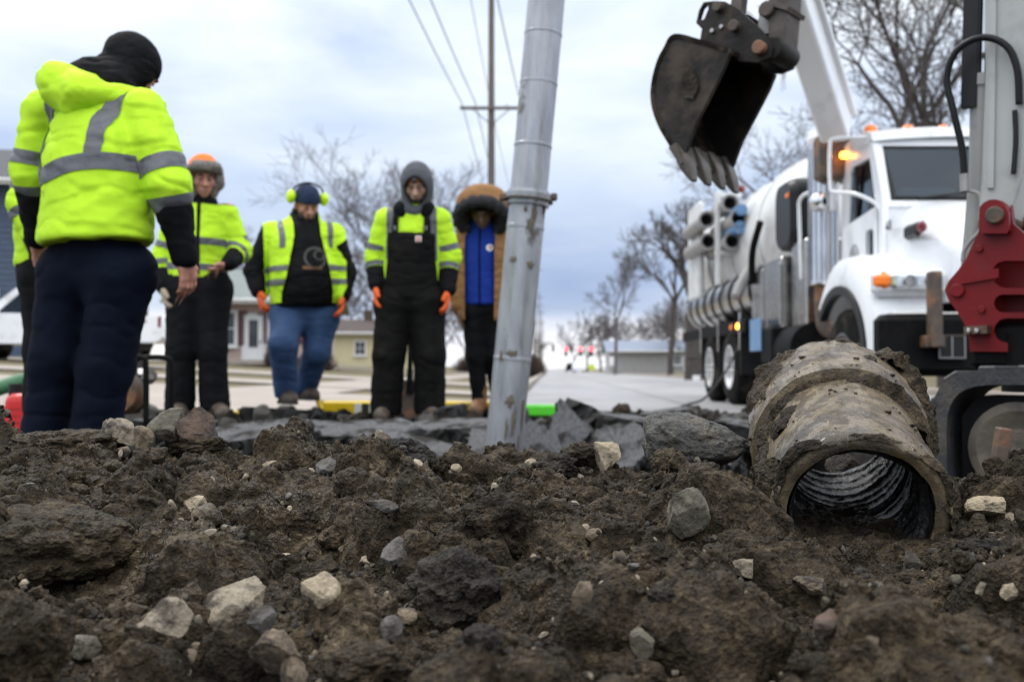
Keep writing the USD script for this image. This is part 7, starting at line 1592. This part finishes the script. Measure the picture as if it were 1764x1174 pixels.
put_slab(11, 1240, 735, 6.9, .9, .6, .10, 4, 3, 15, 'flat dark slab behind the broken asphalt chunk')
put_slab(12, 760, 712, 6.8, .42, .3, .08, 6, -10, 25, 'small dark slab at the feet of the man in bib overalls')
put_slab(13, 1010, 706, 6.6, .40, .3, .12, -20, 25, 10, 'black lump of asphalt behind the tip of the triangular slab', 7)
put_slab(14, 1150, 716, 7.6, .7, .5, .09, 3, -4, 40, 'thin dark slab at the end of the black cable')
put_slab(15, 300, 735, 5.9, .6, .5, .10, 10, 5, 20, 'dark slab under the feet of the man in the trapper hat')
put_slab(16, 850, 765, 5.75, .5, .4, .1, 30, 10, 70, 'dark slab behind the foot of the grey tube')
put_slab(17, 1330, 745, 6.2, .9, .6, .1, 8, 3, -30, 'dark slab behind the clay pipe')
put_slab(18, 1210, 775, 5.0, .5, .4, .1, 30, -15, 15, 'dark slab in the pit behind the asphalt chunk')
r_ = np.random.default_rng(8); n_ = 1400; x_ = r_.uniform(-4.5, 4.2, n_); y_ = r_.uniform(3.2, 8.6, n_); s_ = .03 * 6.0 ** (r_.random(n_) ** 2.4)
pi_ = UsdGeom.PointInstancer.Define(stage, '/World/pit_rubble')
for i in range(5): pi_.GetPrototypesRel().AddTarget(usdkit.mesh(stage, f'/World/pit_rubble/piece_{i:03d}', clod(700 + i, 3, .35, 50) if i < 3 else rock(700 + i, 8, 2, .06), (M_mud_dark, M_earth, M_mud_brown, M_chunk, M_slab_edge)[i], smooth=True if i < 3 else 35).GetPath())
pi_.CreateProtoIndicesAttr(Vt.IntArray.FromNumpy(r_.integers(0, 5, n_).astype(np.int32))); pi_.CreatePositionsAttr(Vt.Vec3fArray.FromNumpy(np.stack([x_, y_, ground_h(x_, y_) + s_ * .2], 1).astype(np.float32)))
pi_.CreateOrientationsAttr(Vt.QuathArray([Gf.Quath(float(a[3]), float(a[0]), float(a[1]), float(a[2])) for a in Rotation.random(n_, random_state=4).as_quat()])); pi_.CreateScalesAttr(Vt.Vec3fArray.FromNumpy((s_[:, None] * np.ones(3)).astype(np.float32)))
tag(pi_, 'dark rubble and lumps of soil around the pit', 'rubble', kind='stuff')
# yellow and green plastic beams lying behind the slabs
M_yellow = mat('yellow_plastic_look', (.80, .56, .01), (.72, .49, .008), rough=.4, scale=3, dirt=(.35, .25, .06), dscale=3, dlo=.56, dhi=.7)
M_green = mat('bright_green_plastic_look', (.10, .62, .03), (.08, .54, .025), rough=.4, scale=3)
def lying_beam(name, label, a, b, w, h, m, cat_): 
    a, b = np.array(a), np.array(b); d = b - a; t = thing(name, label, cat_, (a + b) / 2, math.degrees(math.atan2(d[1], d[0]))); obj('beam', box((0, 0, 0), (np.linalg.norm(d[:2]), w, h), .015), m, t)
    return t, np.linalg.norm(d[:2])
ya, yb = P(556, 701, 7.9), P(868, 704, 7.75)
tb_, L_ = lying_beam('yellow_beam', 'long yellow plastic beam with a small printed label lying behind the workers feet', ya, yb, .12, .11, M_yellow, 'beam')
for s in (-1, 1): obj('end_cap', box((s * L_ / 2, 0, 0), (.04, .126, .117), .01), M_blkp, tb_)
for i, (x, m_) in enumerate(((-L_ / 2 + .30, M_white), (-L_ / 2 + .36, M_ink), (-L_ / 2 + .42, M_white), (-L_ / 2 + .465, M_red))): obj('printed_label', box((x, -.0615, 0), (.055 if i != 3 else .03, .003, .075)), m_, tb_)
ga, gb = P(880, 706, 7.5), P(1003, 708, 7.4)
tb_, L_ = lying_beam('green_beam', 'bright green plastic beam lying right of the grey tube', ga, gb, .12, .09, M_green, 'beam')
for s in (-1, 1): obj('end_cap', box((s * L_ / 2, 0, 0), (.03, .126, .097), .01), M_green, tb_)
yh = thing('yellow_tool', 'yellow tool handle lying across the slab beside the heavy man', 'tool', P(392, 712, 7.6)); obj('handle', tube([(0, 0, .0), (.28, .05, .01)], .02, 8), M_yellow, yh, smooth=40); obj('grip', tube([(.28, .05, .01), (.36, .065, .012)], .026, 8), M_blkp, yh, smooth=40)
y2 = thing('yellow_tool', 'short yellow tool handle sticking up at the left end of the yellow beam', 'tool', P(553, 692, 7.7)); obj('handle', tube([(0, 0, -.06), (-.04, .05, .04)], .022, 8), M_yellow, y2, smooth=40); obj('grip', tube([(-.04, .05, .04), (-.055, .07, .075)], .028, 8), M_yellow, y2, smooth=40)
# shovel standing behind the man in overalls
sv = thing('shovel', 'shovel standing upright behind the legs of the man in bib overalls', 'shovel', P(706, 706, 7.3))
obj('handle', tube([(0, 0, .22), (0, .03, .8), (0, .06, 1.35)], .018, 10), M_blk, sv, smooth=40); obj('socket', tube([(0, -.01, .12), (0, 0, .3)], [.028, .022], 10), M_blk, sv, smooth=40)
bl = plate([(-.11, .2), (.11, .2), (.115, .02), (.0, -.09), (-.115, .02)], (0, -.015, .02), (1, 0, 0), (0, .05, 1), .006); obj('blade', bl, M_rusty, sv); obj('grip', tube([(-.06, .06, 1.36), (.06, .06, 1.36)], .018, 8), M_blk, sv)
# pump with a tubular frame, red can, green hose, cable, stake
pm = thing('trash_pump', 'black engine pump in a tubular steel frame left of the man in the trapper hat', 'pump', P(222, 728, 5.6))
for y in (-.2, .2): obj('frame_tube', tube(curve([(-.22, y, 0), (-.22, y, .30), (-.20, y, .355), (.0, y, .37), (.14, y, .365), (.165, y, .31), (.17, y, 0)], 8), .016, 10), M_blk, pm, smooth=True)
for x in (-.22, .17): obj('cross_tube', tube([(x, -.2, .02), (x, .2, .02)], .016, 8), M_blk, pm)
obj('fuel_tank', box((-.06, 0, .29), (.26, .3, .11), .045), M_blkp, pm, smooth=30); obj('engine_block', box((-.05, 0, .15), (.22, .26, .2), .04), M_blk, pm, smooth=30); obj('flywheel_cover', revolve([(0, 0), (.10, .0), (.12, .03), (.12, .09), (0, .09)], (.02, -.22, .17), (0, 1, 0), 24), M_rusty, pm, smooth=35)
obj('muffler', box((.07, .02, .26), (.11, .2, .09), .03), M_steel, pm, smooth=30); obj('pump_housing', revolve([(0, 0), (.08, 0), (.11, .04), (.11, .1), (.06, .16), (.06, .22), (0, .22)], (-.16, -.05, .12), (-1, 0, 0), 24), M_rusty, pm, smooth=35); obj('red_switch', box((-.02, -.23, .05), (.07, .04, .05), .012), M_redlit2 if False else M_redlens, pm)
cn = thing('fuel_can', 'red plastic fuel can with black cap, behind the legs of the nearest man', 'fuel can', P(68, 758, 5.3))
M_redcan = mat('red_plastic_look', (.55, .02, .018), (.48, .016, .015), rough=.35, scale=4)
obj('can', loft([np.c_[rrect(.32 * s, .18 * s, .05, 4), np.full(16, z)] for z, s in ((0, .94), (.015, 1), (.20, 1), (.23, .96), (.25, .8))]), M_redcan, cn, smooth=40)
for k in range(5): obj('moulded_rib', loft([np.c_[rrect(.326, .186, .052, 4), np.full(16, z)] for z in (.03 + k * .035, .042 + k * .035)]), M_redcan, cn, smooth=30)
obj('cap', cyl((-.13, 0, .235), (-.13, 0, .30), .035, 16), M_blkp, cn, smooth=30); obj('handle', tube(curve([(-.05, 0, .24), (-.03, 0, .30), (.08, 0, .30), (.11, 0, .24)], 6), .016, 8), M_redcan, cn, smooth=True)
M_hosegreen = mat('green_hose_look', (.035, .14, .055), (.028, .115, .045), rough=.5, scale=8)
top('green_hose', tube(curve([P(-160, 720, 5.4), P(-60, 690, 5.6), P(10, 664, 5.8), P(60, 655, 6.0), P(110, 690, 6.1), P(150, 740, 6.0)], 8), .045, 14), M_hosegreen, 'thick green suction hose curving down at the left edge behind the nearest man', 'hose', smooth=True)
cab = [P(1330, 716, 7.7), P(1180, 712, 7.6), P(1060, 712, 7.5), P(1005, 709, 7.5)]
top('black_cable', tube(curve([P(1010, 709, 8.4), P(1090, 711, 8.6), P(1150, 707, 9.2), P(1185, 696, 10.5), P(1215, 684, 11.5), P(1250, 640, 12.8), P(1270, 600, 13.4)], 8), .014, 8), M_blkp, 'black cable running from the pit edge up to the rear of the truck', 'cable', smooth=True)
top('black_hose', tube(curve([P(1180, 722, 8.0), P(1240, 714, 8.2), P(1300, 716, 8.0), P(1380, 720, 7.8)], 8), .016, 8), M_blkp, 'black hose lying on the road edge left of the clay pipe', 'hose', smooth=True)
top('rusty_stake', T(box((0, 0, 0), (.036, .03, .16), .004), euler(4, 7, 10), P(1722, 792, 2.45)), M_rusty, 'short rusty stake standing in the dirt in front of the excavator track', 'stake')
